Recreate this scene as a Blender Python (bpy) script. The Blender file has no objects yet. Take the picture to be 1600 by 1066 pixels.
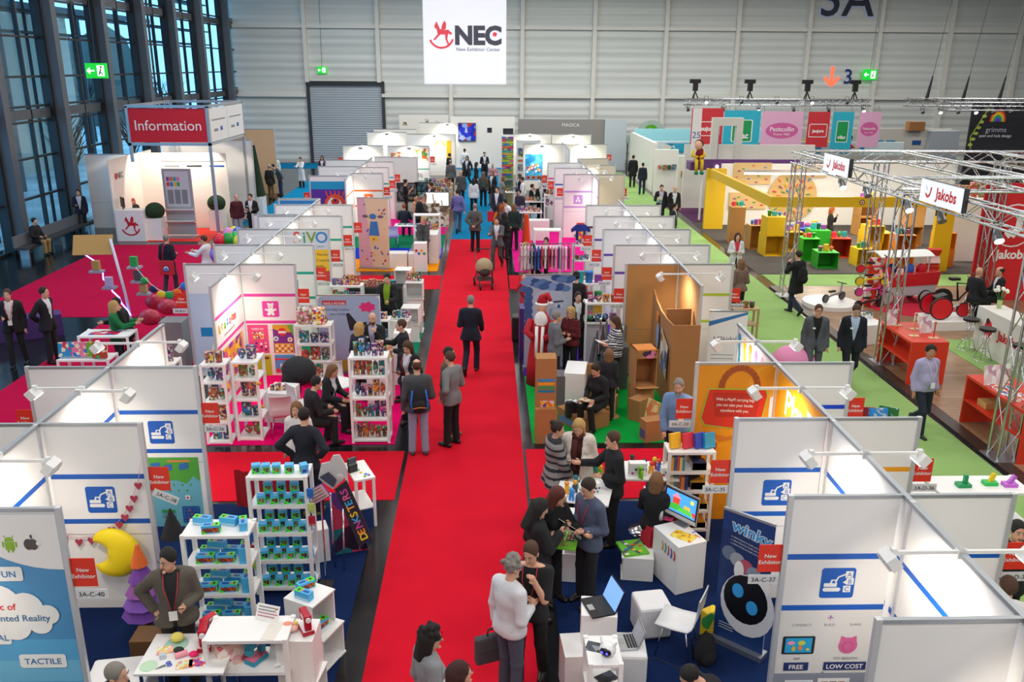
import bpy,math,random
import numpy as np
from mathutils import Matrix,Vector
random.seed(7)
SC=bpy.context.scene
COL=SC.collection
PI=math.pi
R=math.radians
# ---------------------------------------------------------------- camera
CAM_Z=6.5
YAW,PITCH,ROLL,FPX=0.0292917,0.3083461,0.0062246,1352.486
_f=np.array([math.sin(YAW)*math.cos(PITCH),math.cos(YAW)*math.cos(PITCH),-math.sin(PITCH)])
_r0=np.array([math.cos(YAW),-math.sin(YAW),0.0])
_u0=np.cross(_r0,_f)
CAM_R=_r0*math.cos(ROLL)+_u0*math.sin(ROLL)
CAM_U=_u0*math.cos(ROLL)-_r0*math.sin(ROLL)
CAM_F=_f
cam_data=bpy.data.cameras.new('camera')
cam_data.sensor_width=36.0
cam_data.lens=FPX/1600*36
cam_data.clip_end=400
cam=bpy.data.objects.new('camera',cam_data)
COL.objects.link(cam)
cam.matrix_world=Matrix(((CAM_R[0],CAM_U[0],-CAM_F[0],0),(CAM_R[1],CAM_U[1],-CAM_F[1],0),
(CAM_R[2],CAM_U[2],-CAM_F[2],CAM_Z),(0,0,0,1)))
SC.camera=cam
# ---------------------------------------------------------------- view, world, hall lights with an added fill row
SC.view_settings.view_transform='Standard'
SC.view_settings.look='None'
SC.view_settings.gamma=1
SC.view_settings.use_curve_mapping=False
SC.view_settings.exposure=0.0
SC.cycles.use_denoising=True
SC.cycles.max_bounces=6
SC.cycles.diffuse_bounces=3
SC.cycles.glossy_bounces=3
SC.cycles.transparent_max_bounces=12
SC.cycles.sample_clamp_indirect=4.0
SC.cycles.caustics_reflective=False
SC.cycles.caustics_refractive=False
world=bpy.data.worlds.new('overcast sky')
SC.world=world
world.use_nodes=True
world.node_tree.nodes['Background'].inputs[0].default_value=(0.24,0.54,0.80,1)
world.node_tree.nodes['Background'].inputs[1].default_value=3.3
HALL_W=375
def overhead_light(x,y,w=HALL_W,sx=5.0,sy=2.0,z=11.9,col=(1.0,0.985,0.955)):
 d=bpy.data.lights.new('hall_or_fill_light','AREA')
 d.shape='RECTANGLE'; d.size=sx; d.size_y=sy; d.energy=w; d.color=col
 o=bpy.data.objects.new('hall_or_fill_light',d)
 o.location=(x,y,z); COL.objects.link(o)
for hx in(-10,-1,8,17,28):
 for hy,k in((-4,.4),(1,1.0),(11,.9),(21,.95),(31,.95),(41,1),(51,2.0)):  # first row, behind the camera, is added fill to brighten camera-facing panels
  overhead_light(hx,hy,HALL_W*k*(.75 if hx>12 and hy>50 else 1))
  # ---------------------------------------------------------------- pixel (1600 x 1066) to place
def _ray(px,py):
 return CAM_R*((px-800)/FPX)-CAM_U*((py-533)/FPX)+CAM_F
def at(px,py,z=0.0):
 """Point at height z seen at pixel px, py."""
 d=_ray(px,py); t=(z-CAM_Z)/d[2]
 return Vector((d[0]*t,d[1]*t,z))
def atx(px,py,X):
 d=_ray(px,py); t=X/d[0]
 return Vector((X,d[1]*t,CAM_Z+d[2]*t))
def aty(px,py,Y):
 d=_ray(px,py); t=Y/d[1]
 return Vector((d[0]*t,Y,CAM_Z+d[2]*t))
 # ---------------------------------------------------------------- materials
_M={}
def srgb(c):
 if isinstance(c,str):
  c=c.lstrip('#'); c=c if len(c)==6 else ''.join(x*2 for x in c); c=tuple(int(c[i:i+2],16)/255 for i in(0,2,4))
 return tuple((x/12.92 if x<=0.04045 else((x+0.055)/1.055)**2.4)for x in c)+(1.0,)
def new_mat(name):
 m=bpy.data.materials.new(name); m.use_nodes=True
 nt=m.node_tree; return m,nt,nt.nodes['Principled BSDF']
def mat(col,rough=0.55,metal=0.0,emit=0.0,bump=0.0,bscale=60.0,vary=0.0):
 """Plain procedural paint, cloth, plastic or metal; col is an sRGB hex."""
 k=(col,rough,metal,emit,bump,bscale,vary)
 if k in _M:return _M[k]
 m,nt,b=new_mat('paint_'+str(col).lstrip('#'))
 c=srgb(col)
 b.inputs['Base Color'].default_value=c
 b.inputs['Roughness'].default_value=rough
 b.inputs['Metallic'].default_value=metal
 if emit:
  b.inputs['Emission Color'].default_value=c
  b.inputs['Emission Strength'].default_value=emit
 if bump or vary:
  tc=nt.nodes.new('ShaderNodeTexCoord'); n=nt.nodes.new('ShaderNodeTexNoise')
  n.inputs['Scale'].default_value=bscale; n.inputs['Detail'].default_value=4
  nt.links.new(tc.outputs['Object'],n.inputs['Vector'])
  if bump:
   bp=nt.nodes.new('ShaderNodeBump'); bp.inputs['Strength'].default_value=bump
   bp.inputs['Distance'].default_value=0.02
   nt.links.new(n.outputs['Fac'],bp.inputs['Height']); nt.links.new(bp.outputs['Normal'],b.inputs['Normal'])
  if vary:
   mx=nt.nodes.new('ShaderNodeMix'); mx.data_type='RGBA'
   mx.inputs[6].default_value=tuple(x*(1-vary)for x in c[:3])+(1,)
   mx.inputs[7].default_value=tuple(min(1,x*(1+vary))for x in c[:3])+(1,)
   nt.links.new(n.outputs['Fac'],mx.inputs[0]); nt.links.new(mx.outputs[2],b.inputs['Base Color'])
 _M[k]=m; return m
def cloth(col):return mat(col,0.9,0,0,0.35,90,0.18)
def prt(cols,scale=14.0,rough=0.45,seed=0.0,stretch=(1,1,1)):
 """Busy colour print: irregular patches of the given colours."""
 k=('print',tuple(cols),scale,rough,seed,stretch)
 if k in _M:return _M[k]
 m,nt,b=new_mat('print')
 tc=nt.nodes.new('ShaderNodeTexCoord'); mp=nt.nodes.new('ShaderNodeMapping')
 mp.inputs['Location'].default_value=(seed,seed*1.7,seed*.6); mp.inputs['Scale'].default_value=stretch
 v=nt.nodes.new('ShaderNodeTexVoronoi'); v.inputs['Scale'].default_value=scale
 sp=nt.nodes.new('ShaderNodeSeparateColor')
 r=nt.nodes.new('ShaderNodeValToRGB'); r.color_ramp.interpolation='CONSTANT'
 el=r.color_ramp.elements
 n=len(cols)
 while len(el)<n:el.new(0.5)
 for i,c in enumerate(cols):
  el[i].position=i/n; el[i].color=srgb(c)
 nt.links.new(tc.outputs['Object'],mp.inputs['Vector']); nt.links.new(mp.outputs['Vector'],v.inputs['Vector'])
 nt.links.new(v.outputs['Color'],sp.inputs[0]); nt.links.new(sp.outputs[0],r.inputs[0])
 nt.links.new(r.outputs[0],b.inputs['Base Color']); b.inputs['Roughness'].default_value=rough
 _M[k]=m; return m
def glass_mat(name,tint=(0.9,0.95,1),gl=0.12):
 if name in _M:return _M[name]
 m=bpy.data.materials.new(name); m.use_nodes=True; nt=m.node_tree; nt.nodes.clear()
 o=nt.nodes.new('ShaderNodeOutputMaterial'); t=nt.nodes.new('ShaderNodeBsdfTransparent')
 t.inputs[0].default_value=tint+(1,)
 g=nt.nodes.new('ShaderNodeBsdfGlossy'); g.inputs['Roughness'].default_value=0.03
 x=nt.nodes.new('ShaderNodeMixShader'); x.inputs[0].default_value=gl
 nt.links.new(t.outputs[0],x.inputs[1]); nt.links.new(g.outputs[0],x.inputs[2]); nt.links.new(x.outputs[0],o.inputs[0])
 _M[name]=m; return m
WHITE=mat('#eceae6',0.5); PANEL=mat('#f3f1ef',0.45); ALU=mat('#b9bec4',0.35,0.85); STEEL=mat('#c9ccd0',0.22,1.0)
BLACK=mat('#141416',0.5); DGREY=mat('#3a3c40',0.6); NEXRED=mat('#e0341f',0.55); BLUE=mat('#0b57b5',0.5)
MAG=mat('#e0409f',0.5); TEALST=mat('#12a08a',0.5); PURP=mat('#5b3fa0',0.5); LILAC=mat('#b78fd6',0.5)
ORNG=mat('#f06a2a',0.5); YELL=mat('#f2cf1d',0.5); CARD=mat('#a9743f',0.8,bump=.1,vary=.06); INK=mat('#23252c',0.6); LEAFST=mat('#b7cf3a',0.5)
PW=mat('#f4f3f0',0.6); REDP=mat('#c81f2c',0.5)
# ---------------------------------------------------------------- mesh builder
_TXT={}
def _text_mesh(s,bold=0.0):
 k=(s,bold)
 if k in _TXT:return _TXT[k]
 c=bpy.data.curves.new('t','FONT'); c.body=s; c.size=1.0; c.offset=bold; c.resolution_u=3
 o=bpy.data.objects.new('t',c); COL.objects.link(o)
 dg=bpy.context.evaluated_depsgraph_get()
 me=o.evaluated_get(dg).to_mesh()
 vs=[tuple(v.co)for v in me.vertices]; fs=[tuple(p.vertices)for p in me.polygons]
 o.evaluated_get(dg).to_mesh_clear()
 bpy.data.objects.remove(o); bpy.data.curves.remove(c)
 xs=[v[0]for v in vs]or[0,1]
 _TXT[k]=(vs,fs,min(xs),max(xs)); return _TXT[k]
def rotz(a):
 return Matrix.Rotation(a,3,'Z')
class MB:
 def __init__(s):s.v=[]; s.f=[]; s.mi=[]; s.ms=[]; s.sm=[]
 def _m(s,m):
  if m not in s.ms:s.ms.append(m)
  return s.ms.index(m)
 def add(s,vs,fs,m,smooth=False):
  b=len(s.v); s.v+=[tuple(v)for v in vs]; k=s._m(m)
  for f in fs:s.f.append(tuple(i+b for i in f)); s.mi.append(k); s.sm.append(smooth)
  return s
 def box(s,c,d,m,rz=0.0,rx=0.0,ry=0.0,rm=None):
  x,y,z=d[0]/2,d[1]/2,d[2]/2
  q=[Vector(p)for p in((-x,-y,-z),(x,-y,-z),(x,y,-z),(-x,y,-z),(-x,-y,z),(x,-y,z),(x,y,z),(-x,y,z))]
  if rm is None and(rz or rx or ry):
   rm=Matrix.Rotation(rz,3,'Z')@Matrix.Rotation(ry,3,'Y')@Matrix.Rotation(rx,3,'X')
  if rm is not None:q=[rm@p for p in q]
  c=Vector(c)
  return s.add([p+c for p in q],[(0,3,2,1),(4,5,6,7),(0,1,5,4),(1,2,6,5),(2,3,7,6),(3,0,4,7)],m)
 def bx(s,x0,x1,y0,y1,z0,z1,m):
  return s.box(((x0+x1)/2,(y0+y1)/2,(z0+z1)/2),(abs(x1-x0),abs(y1-y0),abs(z1-z0)),m)
 def quad(s,a,b,c,d,m):return s.add([a,b,c,d],[(0,1,2,3)],m)
 def slab(s,pts,n,t,m):
  """Polygon pts (3-D, in order) given thickness t along n."""
  n=Vector(n).normalized(); k=len(pts); pts=[Vector(p)for p in pts]
  vs=pts+[p-n*t for p in pts]
  fs=[tuple(range(k)),tuple(range(2*k-1,k-1,-1))]+[(i,i+k,(i+1)%k+k,(i+1)%k)for i in range(k)]
  return s.add(vs,fs,m)
 def cyl(s,a,b,r0,m,r1=None,seg=10,cap=True,smooth=True):
  r1=r0 if r1 is None else r1; a=Vector(a); b=Vector(b); d=(b-a).normalized()
  u=d.orthogonal().normalized(); w=d.cross(u); vs=[]
  for p,r in((a,r0),(b,r1)):
   for i in range(seg):
    t=2*PI*i/seg; vs.append(p+u*(r*math.cos(t))+w*(r*math.sin(t)))
  s.add(vs,[(i,(i+1)%seg,seg+(i+1)%seg,seg+i)for i in range(seg)],m,smooth)
  if cap:s.add(vs,[tuple(range(seg-1,-1,-1)),tuple(range(seg,2*seg))],m)
  return s
 def tube(s,pts,r,m,seg=6,closed=False):
  pts=[Vector(p)for p in pts]; n=len(pts); vs=[]
  rr=r if isinstance(r,(list,tuple))else[r]*n
  u=None
  for i,p in enumerate(pts):
   a=pts[i-1]if(i or closed)else p; b=pts[(i+1)%n]if(i<n-1 or closed)else p
   d=(b-a).normalized()if(b-a).length>1e-9 else Vector((0,0,1))
   if u is None:u=d.orthogonal().normalized()
   else:
    u=u-d*u.dot(d); u=u.normalized()if u.length>1e-6 else d.orthogonal().normalized()
   w=d.cross(u)
   for k in range(seg):
    t=2*PI*k/seg; vs.append(p+u*(rr[i]*math.cos(t))+w*(rr[i]*math.sin(t)))
  fs=[]
  for i in range(n if closed else n-1):
   j=(i+1)%n
   for k in range(seg):fs.append((i*seg+k,i*seg+(k+1)%seg,j*seg+(k+1)%seg,j*seg+k))
  if not closed:fs+=[tuple(range(seg-1,-1,-1)),tuple(range((n-1)*seg,n*seg))]
  return s.add(vs,fs,m,True)
 def ell(s,c,r,m,seg=12,rings=8,rm=None):
  if not isinstance(r,(tuple,list)):r=(r,r,r)
  c=Vector(c); vs=[]; fs=[]
  for i in range(rings+1):
   a=PI*i/rings
   for k in range(seg):
    t=2*PI*k/seg
    p=Vector((r[0]*math.sin(a)*math.cos(t),r[1]*math.sin(a)*math.sin(t),r[2]*math.cos(a)))
    vs.append((rm@p if rm is not None else p)+c)
  for i in range(rings):
   for k in range(seg):
    fs.append((i*seg+k,(i+1)*seg+k,(i+1)*seg+(k+1)%seg,i*seg+(k+1)%seg))
  return s.add(vs,fs,m,True)
 def lathe(s,prof,c,m,seg=16,rm=None):
  c=Vector(c); vs=[]; n=len(prof)
  for(r,z)in prof:
   for k in range(seg):
    t=2*PI*k/seg; p=Vector((r*math.cos(t),r*math.sin(t),z)); vs.append((rm@p if rm is not None else p)+c)
  fs=[(i*seg+k,i*seg+(k+1)%seg,(i+1)*seg+(k+1)%seg,(i+1)*seg+k)for i in range(n-1)for k in range(seg)]
  return s.add(vs,fs,m,True)
 def text(s,t,o,u,v,size,m,align='c',bold=0.0,sx=1.0):
  vs,fs,x0,x1=_text_mesh(t,bold); o=Vector(o); u=Vector(u); v=Vector(v)
  off={'c':-(x0+x1)/2,'l':-x0,'r':-x1}[align]
  return s.add([o+u*((p[0]+off)*size*sx)+v*(p[1]*size)for p in vs],fs,m)
 def build(s,name,parent=None,bevel=0.0,loc=None,rz=0.0):
  me=bpy.data.meshes.new(name); me.from_pydata(s.v,[],s.f)
  for m in s.ms:me.materials.append(m)
  me.polygons.foreach_set('material_index',s.mi); me.polygons.foreach_set('use_smooth',s.sm); me.update()
  o=bpy.data.objects.new(name,me); COL.objects.link(o)
  if parent is not None:o.parent=parent
  if loc is not None:o.location=loc
  if rz:o.rotation_euler.z=rz
  if bevel:
   b=o.modifiers.new('bevel','BEVEL'); b.width=bevel; b.segments=2; b.limit_method='ANGLE'
  return o
class Sheet:
 """Drawing surface: metres along u, v from o; each layer lies 2 mm before the last."""
 def __init__(s,mb,o,u,v,step=0.002):
  s.mb=mb; s.o=Vector(o); s.u=Vector(u).normalized(); s.v=Vector(v).normalized(); s.n=s.u.cross(s.v); s.step=step; s.c=0
 def p(s,x,y,l=1):return s.o+s.u*x+s.v*y+s.n*(s.step*l)
 def poly(s,pts,m,l=1):
  s.c+=.1; l+=s.c
  s.mb.add([s.p(x,y,l)for x,y in pts],[tuple(range(len(pts)))],m); return s
 def rect(s,x0,y0,x1,y1,m,l=1):return s.poly([(x0,y0),(x1,y0),(x1,y1),(x0,y1)],m,l)
 def disc(s,x,y,r,m,l=1,ry=None,a0=0,a1=2*PI,seg=20):
  ry=ry or r
  return s.poly([(x+r*math.cos(a0+(a1-a0)*i/seg),y+ry*math.sin(a0+(a1-a0)*i/seg))for i in range(seg+(0 if a1-a0>6.28 else 1))],m,l)
 def rrect(s,x0,y0,x1,y1,r,m,l=1,seg=5):
  pts=[]
  for cx,cy,a in((x1-r,y1-r,0),(x0+r,y1-r,90),(x0+r,y0+r,180),(x1-r,y0+r,270)):
   pts+=[(cx+r*math.cos(R(a+90*i/seg)),cy+r*math.sin(R(a+90*i/seg)))for i in range(seg+1)]
  return s.poly(pts,m,l)
 def line(s,pts,w,m,l=1):
  for(x0,y0),(x1,y1)in zip(pts,pts[1:]):
   d=math.hypot(x1-x0,y1-y0)or 1; nx,ny=-(y1-y0)/d*w/2,(x1-x0)/d*w/2
   s.poly([(x0-nx,y0-ny),(x1-nx,y1-ny),(x1+nx,y1+ny),(x0+nx,y0+ny)],m,l)
  return s
 def text(s,t,x,y,size,m,l=2,align='c',bold=0.0,rot=0.0,sx=1.0):
  u=s.u*math.cos(rot)+s.v*math.sin(rot); v=s.v*math.cos(rot)-s.u*math.sin(rot); s.c+=.1; l+=s.c
  s.mb.text(t,s.p(x,y,l),u,v,size,m,align,bold,sx); return s
  # ---------------------------------------------------------------- things
def tag(o,label=None,cat=None,group=None,kind=None):
 if label:o['label']=label
 if cat:o['category']=cat
 if group:o['group']=group
 if kind:o['kind']=kind
 return o
def thing(name,label,cat,loc=(0,0,0),rz=0.0,group=None):
 o=bpy.data.objects.new(name,None); COL.objects.link(o); o.empty_display_size=0.1
 o.location=loc; o.rotation_euler.z=rz
 return tag(o,label,cat,group)
def struct(name,mb):
 o=mb.build(name); o['kind']='structure'; return o
def dup(root,loc=None,rz=None,label=None,group=None,scale=None):
 def cp(o,par):
  c=o.copy(); COL.objects.link(c)
  if par is not None:c.parent=par
  for ch in list(o.children):cp(ch,c)
  return c
 r=cp(root,None)
 if loc is not None:r.location=loc
 if rz is not None:r.rotation_euler.z=rz
 if label:r['label']=label
 if group:r['group']=group
 if scale:r.scale=scale if isinstance(scale,(tuple,list))else(scale,)*3
 return r
ORD=['first','second','third','fourth','fifth','sixth','seventh','eighth','ninth','tenth','eleventh','twelfth','thirteenth','fourteenth','fifteenth','sixteenth']
# ---------------------------------------------------------------- hall shell
HX0,HX1,HY0,HY1,HZ=-17.6,42.0,-5.0,61.5,13.0
def floor_mat():
 m,nt,b=new_mat('hall floor'); L=nt.links.new
 tc=nt.nodes.new('ShaderNodeTexCoord'); n=nt.nodes.new('ShaderNodeTexNoise')
 n.inputs['Scale'].default_value=0.9; n.inputs['Detail'].default_value=8
 br=nt.nodes.new('ShaderNodeTexBrick'); br.offset=0; br.inputs['Scale'].default_value=1
 br.inputs['Brick Width'].default_value=4.8; br.inputs['Row Height'].default_value=4.8; br.inputs['Mortar Size'].default_value=0.012
 br.inputs['Color1'].default_value=srgb('#232427'); br.inputs['Color2'].default_value=srgb('#1f2023'); br.inputs['Mortar'].default_value=srgb('#1c1c20')
 mx=nt.nodes.new('ShaderNodeMix'); mx.data_type='RGBA'; mx.blend_type='MULTIPLY'; mx.inputs[0].default_value=0.5
 rr=nt.nodes.new('ShaderNodeMapRange'); rr.inputs[3].default_value=0.07; rr.inputs[4].default_value=0.24
 L(tc.outputs['Object'],n.inputs['Vector']); L(tc.outputs['Object'],br.inputs['Vector'])
 L(br.outputs['Color'],mx.inputs[6]); L(n.outputs['Fac'],mx.inputs[7]); L(mx.outputs[2],b.inputs['Base Color'])
 L(n.outputs['Fac'],rr.inputs[0]); L(rr.outputs[0],b.inputs['Roughness'])
 return m
struct('floor',MB().bx(HX0,HX1,HY0,HY1+.3,-0.2,0,floor_mat()))
struct('ceiling',MB().bx(HX0,HX1,HY0,HY1+.3,HZ,HZ+.2,mat('#c9c9c6',.8)))
WALLM=None
def ribbed():
 m,nt,b=new_mat('ribbed sheet cladding'); L=nt.links.new
 tc=nt.nodes.new('ShaderNodeTexCoord'); w=nt.nodes.new('ShaderNodeTexWave'); w.bands_direction='Z'
 w.inputs['Scale'].default_value=0.62; w.inputs['Distortion'].default_value=0
 n=nt.nodes.new('ShaderNodeTexNoise'); n.inputs['Scale'].default_value=1.2
 mp=nt.nodes.new('ShaderNodeMapping'); mp.inputs['Scale'].default_value=(0.05,0.05,4)
 r=nt.nodes.new('ShaderNodeValToRGB'); e=r.color_ramp.elements
 e[0].position=0.3; e[0].color=srgb('#d3d5d0'); e[1].position=.75; e[1].color=srgb('#e6e8e3')
 bp=nt.nodes.new('ShaderNodeBump'); bp.inputs['Strength'].default_value=0.6; bp.inputs['Distance'].default_value=.06
 L(tc.outputs['Object'],w.inputs['Vector']); L(tc.outputs['Object'],mp.inputs[0]); L(mp.outputs[0],n.inputs['Vector'])
 L(n.outputs['Fac'],r.inputs[0]); L(r.outputs[0],b.inputs['Base Color'])
 L(w.outputs['Fac'],bp.inputs['Height']); L(bp.outputs['Normal'],b.inputs['Normal']); b.inputs['Roughness'].default_value=.5
 return m
WALLM=ribbed()
# far wall with the roller door opening
mb=MB()
mb.bx(HX0,-12.1,HY1,HY1+.3,0,HZ,WALLM); mb.bx(-7.1,HX1,HY1,HY1+.3,0,HZ,WALLM); mb.bx(-12.1,-7.1,HY1,HY1+.3,5.35,HZ,WALLM)
struct('wall_far',mb)
GREYW=mat('#e6e3da',.5)
for i in range(11):
 x=-12.12+4.83*i
 struct('trim_%d'%(i+1),MB().bx(x-.13,x+.13,HY1-.34,HY1-.001,0 if i>1 else 5.35,HZ,GREYW))
xs=[HX0]+[-12.12+4.83*i for i in range(11)]+[HX1]
for k,z in enumerate((4.45,8.85)):
 mb=MB()
 for a,b in zip(xs,xs[1:]):
  if k==0 and-13<a<-8:continue
  mb.bx(a+.14,b-.14,HY1-.26,HY1-.002,z-.06,z+.16,GREYW)
 struct('trim_%d'%(12+k),mb)
def shutter_mat():
 m,nt,b=new_mat('roller slats'); L=nt.links.new
 tc=nt.nodes.new('ShaderNodeTexCoord'); w=nt.nodes.new('ShaderNodeTexWave'); w.bands_direction='Z'; w.inputs['Scale'].default_value=2.1
 bp=nt.nodes.new('ShaderNodeBump'); bp.inputs['Strength'].default_value=.7; bp.inputs['Distance'].default_value=.04
 L(tc.outputs['Object'],w.inputs['Vector']); L(w.outputs['Fac'],bp.inputs['Height']); L(bp.outputs['Normal'],b.inputs['Normal'])
 b.inputs['Base Color'].default_value=srgb('#aeb6bd'); b.inputs['Roughness'].default_value=.45
 return m
d=thing('roller_door','grey ribbed roller door in dark frame in the far hall wall','door',(-9.6,HY1,0)); d['kind']='structure'; d.name='door_1'
MB().bx(-2.45,2.45,-.05,.05,0,5.2,shutter_mat()).build('curtain',d)
mb=MB(); mb.bx(-2.62,-2.42,-.22,.1,0,5.35,DGREY).bx(2.42,2.62,-.22,.1,0,5.35,DGREY).bx(-2.62,2.62,-.25,.1,5.15,5.42,mat('#2b2d30',.5)); mb.build('frame',d)
# glass facade
FX=-16.95
FRM=mat('#54585e',.45,.3); FRD=mat('#2a2d31',.45,.3); CLM=mat('#596068',.5,.1)
GL=glass_mat('facade glass',(.80,.93,1.0),.08)
cy=[26.2,30.75,35.15,39.75,44.3,48.7,53.3,58.6]
ci=0
for y in cy:
 ci+=1
 mb=MB(); mb.bx(FX+.05,-16.35,y-.02,y+.38,0,HZ,CLM); mb.bx(FX-.1,FX+.25,y-.16,y+.54,0,HZ,FRD)
 struct('trim_%d'%(20+ci),mb)
mb=MB(); mb.bx(FX+.1,-16.9,10,HY1,4.5,4.85,FRM); mb.bx(FX+.1,-16.9,10,HY1,8.85,9.2,FRM); struct('trim_30',mb)
ys=[10,14,18,22]+cy+[HY1]
wn=0
for a,b in zip(ys,ys[1:]):
 wn+=1
 w=thing('window_%d'%wn,None,None,(FX,0,0)); w['kind']='structure'
 MB().bx(-.02,.0,a+.3,b,0.02,HZ,GL).build('pane',w)
 mb=MB()
 for z in(.05,1.7,3.12,4.4,4.95,6.0,7.4,8.8,9.3,10.6,11.8):mb.bx(-.05,.08,a+.3,b,z-.04,z+.04,FRD)
 m_=(a+b)/2+.6
 mb.bx(-.05,.1,m_-.04,m_+.04,0,HZ,FRD); mb.build('frame',w)
struct('wall_left',MB().bx(HX0-.2,FX-.02,HY0,10,0,HZ,mat('#8a8d90',.7)))
struct('wall_right',MB().bx(HX1,HX1+.2,HY0,HY1,0,HZ,WALLM))
struct('wall_near',MB().bx(HX0,HX1,HY0-.2,HY0,0,HZ,mat('#b5b3ad',.7)))
# outside
def paving():
 m,nt,b=new_mat('wet forecourt'); L=nt.links.new
 tc=nt.nodes.new('ShaderNodeTexCoord'); n=nt.nodes.new('ShaderNodeTexNoise'); n.inputs['Scale'].default_value=.35; n.inputs['Detail'].default_value=5
 r=nt.nodes.new('ShaderNodeValToRGB'); e=r.color_ramp.elements; e[0].position=.35; e[0].color=srgb('#9aa0a4'); e[1].position=.7; e[1].color=srgb('#dfe3e6')
 L(tc.outputs['Object'],n.inputs['Vector']); L(n.outputs['Fac'],r.inputs[0]); L(r.outputs[0],b.inputs['Base Color']); b.inputs['Roughness'].default_value=.35
 return m
struct('ground_outside',MB().bx(-120,FX-.02,-20,140,-.25,-.05,paving()))
o=thing('entrance_building','brown clad building outside behind the glass facade','building',(-30,42,-.05))
mb=MB(); mb.bx(-8,2.0,-14,20,0,9.5,mat('#c8b4a0',.8,bump=.3,bscale=2)); mb.build('wall',o)
mb=MB()
for k in range(7):mb.bx(2.0,2.1,-13,5,.6+1.25*k,1.25+1.25*k,mat('#8a98a2',.2))
mb.build('window_band',o)
mb=MB()
for k in range(26):mb.bx(1.6,5.2,-16+k*1.6,-15.2+k*1.6,9.4,9.55,mat('#3b4046',.5))
mb.bx(5.2,5.4,-16,26,9.3,9.6,DGREY); mb.build('canopy',o)
for k in range(5):MB().cyl((5.3,-13+9*k,0),(5.3,-13+9*k,9.3),.22,mat('#4c545b',.5),seg=12).build('post',o)
o=thing('sun_louver','horizontal sun louvers hung outside the upper glass facade','louver',(FX-1.2,24,0))
for k in range(7):MB().bx(-.9,.1,0,36,7.6+.8*k,7.68+.8*k,mat('#3c444c',.5)).build('slat',o)
for k in range(9):MB().cyl((-.4,4.5*k,-.05),(-.4,4.5*k,12.6),.07,FRD,seg=6).build('post',o)
rnd=random.Random(5); mb=MB()
for k in range(70):mb.ell((-40-24*rnd.random()-k*.5,95+1.1*k+8*rnd.random(),2),(4,4,4+5*rnd.random()),mat('#4a5350',.95),7,5)
tag(mb.build('treeline'),'dark line of trees far beyond the forecourt','trees',kind='stuff')
o=thing('office_block','long pale building with window bands across the forecourt','building',(-96,90,-.05))
MB().bx(-10,6,-40,40,0,9,mat('#86909a',.8)).build('wall',o)
mb=MB()
for k in range(3):mb.bx(6,6.1,-38,38,1+2.7*k,2.6+2.7*k,mat('#2f3b45',.2))
mb.build('window_band',o)
def bare_tree(x,y,h,sd,lab):
 rnd=random.Random(sd); t=thing('bare_tree',lab,'tree',(x,y,-.05)); mb=MB(); bk=mat('#3a3733',.9)
 mb.cyl((0,0,0),(0,0,h*.45),.14,bk,.09,7)
 for k in range(26):
  a=rnd.random()*6.28; z=h*(.25+.3*rnd.random()); l=h*.45*(.5+rnd.random()*.6)
  p=Vector((0,0,z)); q=p+Vector((math.cos(a)*l*.45,math.sin(a)*l*.45,l*.8)); mb.tube([p,(p+q)/2+Vector((0,0,-.1)),q],[.05,.03,.01],bk,5)
  for j in range(3):
   r_=p.lerp(q,.4+.2*j); a2=a+rnd.uniform(-1,1); mb.tube([r_,r_+Vector((math.cos(a2)*.6,math.sin(a2)*.6,.7))],[.02,.006],bk,4)
 mb.build('trunk',t)
for k,(x,y,h)in enumerate(((-20.6,36.5,4.5),(-20.8,44.5,5),(-20.6,52,5),(-23,66,7),(-26,70,7),(-34,78,8))):
 bare_tree(x,y,h,k,'bare winter tree outside, %s along the glass facade'%ORD[k])
for k,(x,y,c)in enumerate(((-33,68,'#b8bec4'),(-36,74,'#4a2a2a'),(-39,80,'#d5d9dc'),(-42,86,'#2c3440'))):
 car=thing('car','%s car parked outside beyond the glass facade'%('silver','dark red','white','dark blue')[k],'car',(x,y,-.05),R(20))
 MB().slab([(-2.1,.85,.35),(2.1,.85,.35),(2.1,.85,.8),(1.2,.85,.92),(.6,.85,1.42),(-1.1,.85,1.42),(-1.8,.85,.95),(-2.1,.85,.85)],(0,1,0),1.7,mat(c,.3)).build('body',car)
 for sx in(-1.3,1.3):
  for sy in(-.75,.75):MB().cyl((sx,sy-.1,.33),(sx,sy+.1,.33),.33,BLACK,seg=14).build('wheel',car)
  # ---------------------------------------------------------------- carpets
def carpet_mat(col,sc=220):
 m,nt,b=new_mat('needle felt '+col); L=nt.links.new
 tc=nt.nodes.new('ShaderNodeTexCoord'); n=nt.nodes.new('ShaderNodeTexNoise'); n.inputs['Scale'].default_value=sc; n.inputs['Detail'].default_value=2
 n2=nt.nodes.new('ShaderNodeTexNoise'); n2.inputs['Scale'].default_value=1.6; n2.inputs['Detail'].default_value=6
 mx=nt.nodes.new('ShaderNodeMix'); mx.data_type='RGBA'; c=srgb(col)
 mx.inputs[6].default_value=tuple(x*.88 for x in c[:3])+(1,); mx.inputs[7].default_value=tuple(min(1,x*1.1)for x in c[:3])+(1,)
 bp=nt.nodes.new('ShaderNodeBump'); bp.inputs['Strength'].default_value=.25; bp.inputs['Distance'].default_value=.01
 L(tc.outputs['Object'],n.inputs['Vector']); L(tc.outputs['Object'],n2.inputs['Vector']); L(n2.outputs['Fac'],mx.inputs[0]); L(mx.outputs[2],b.inputs['Base Color'])
 L(n.outputs['Fac'],bp.inputs['Height']); L(bp.outputs['Normal'],b.inputs['Normal']); b.inputs['Roughness'].default_value=.95
 b.inputs['Specular IOR Level'].default_value=.1
 return m
CRED,CMAG,CTEAL,CGRN,CNAVY=carpet_mat('#d0142c'),carpet_mat('#b9083f'),carpet_mat('#007aa8'),carpet_mat('#8fb26b'),carpet_mat('#12254f')
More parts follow.
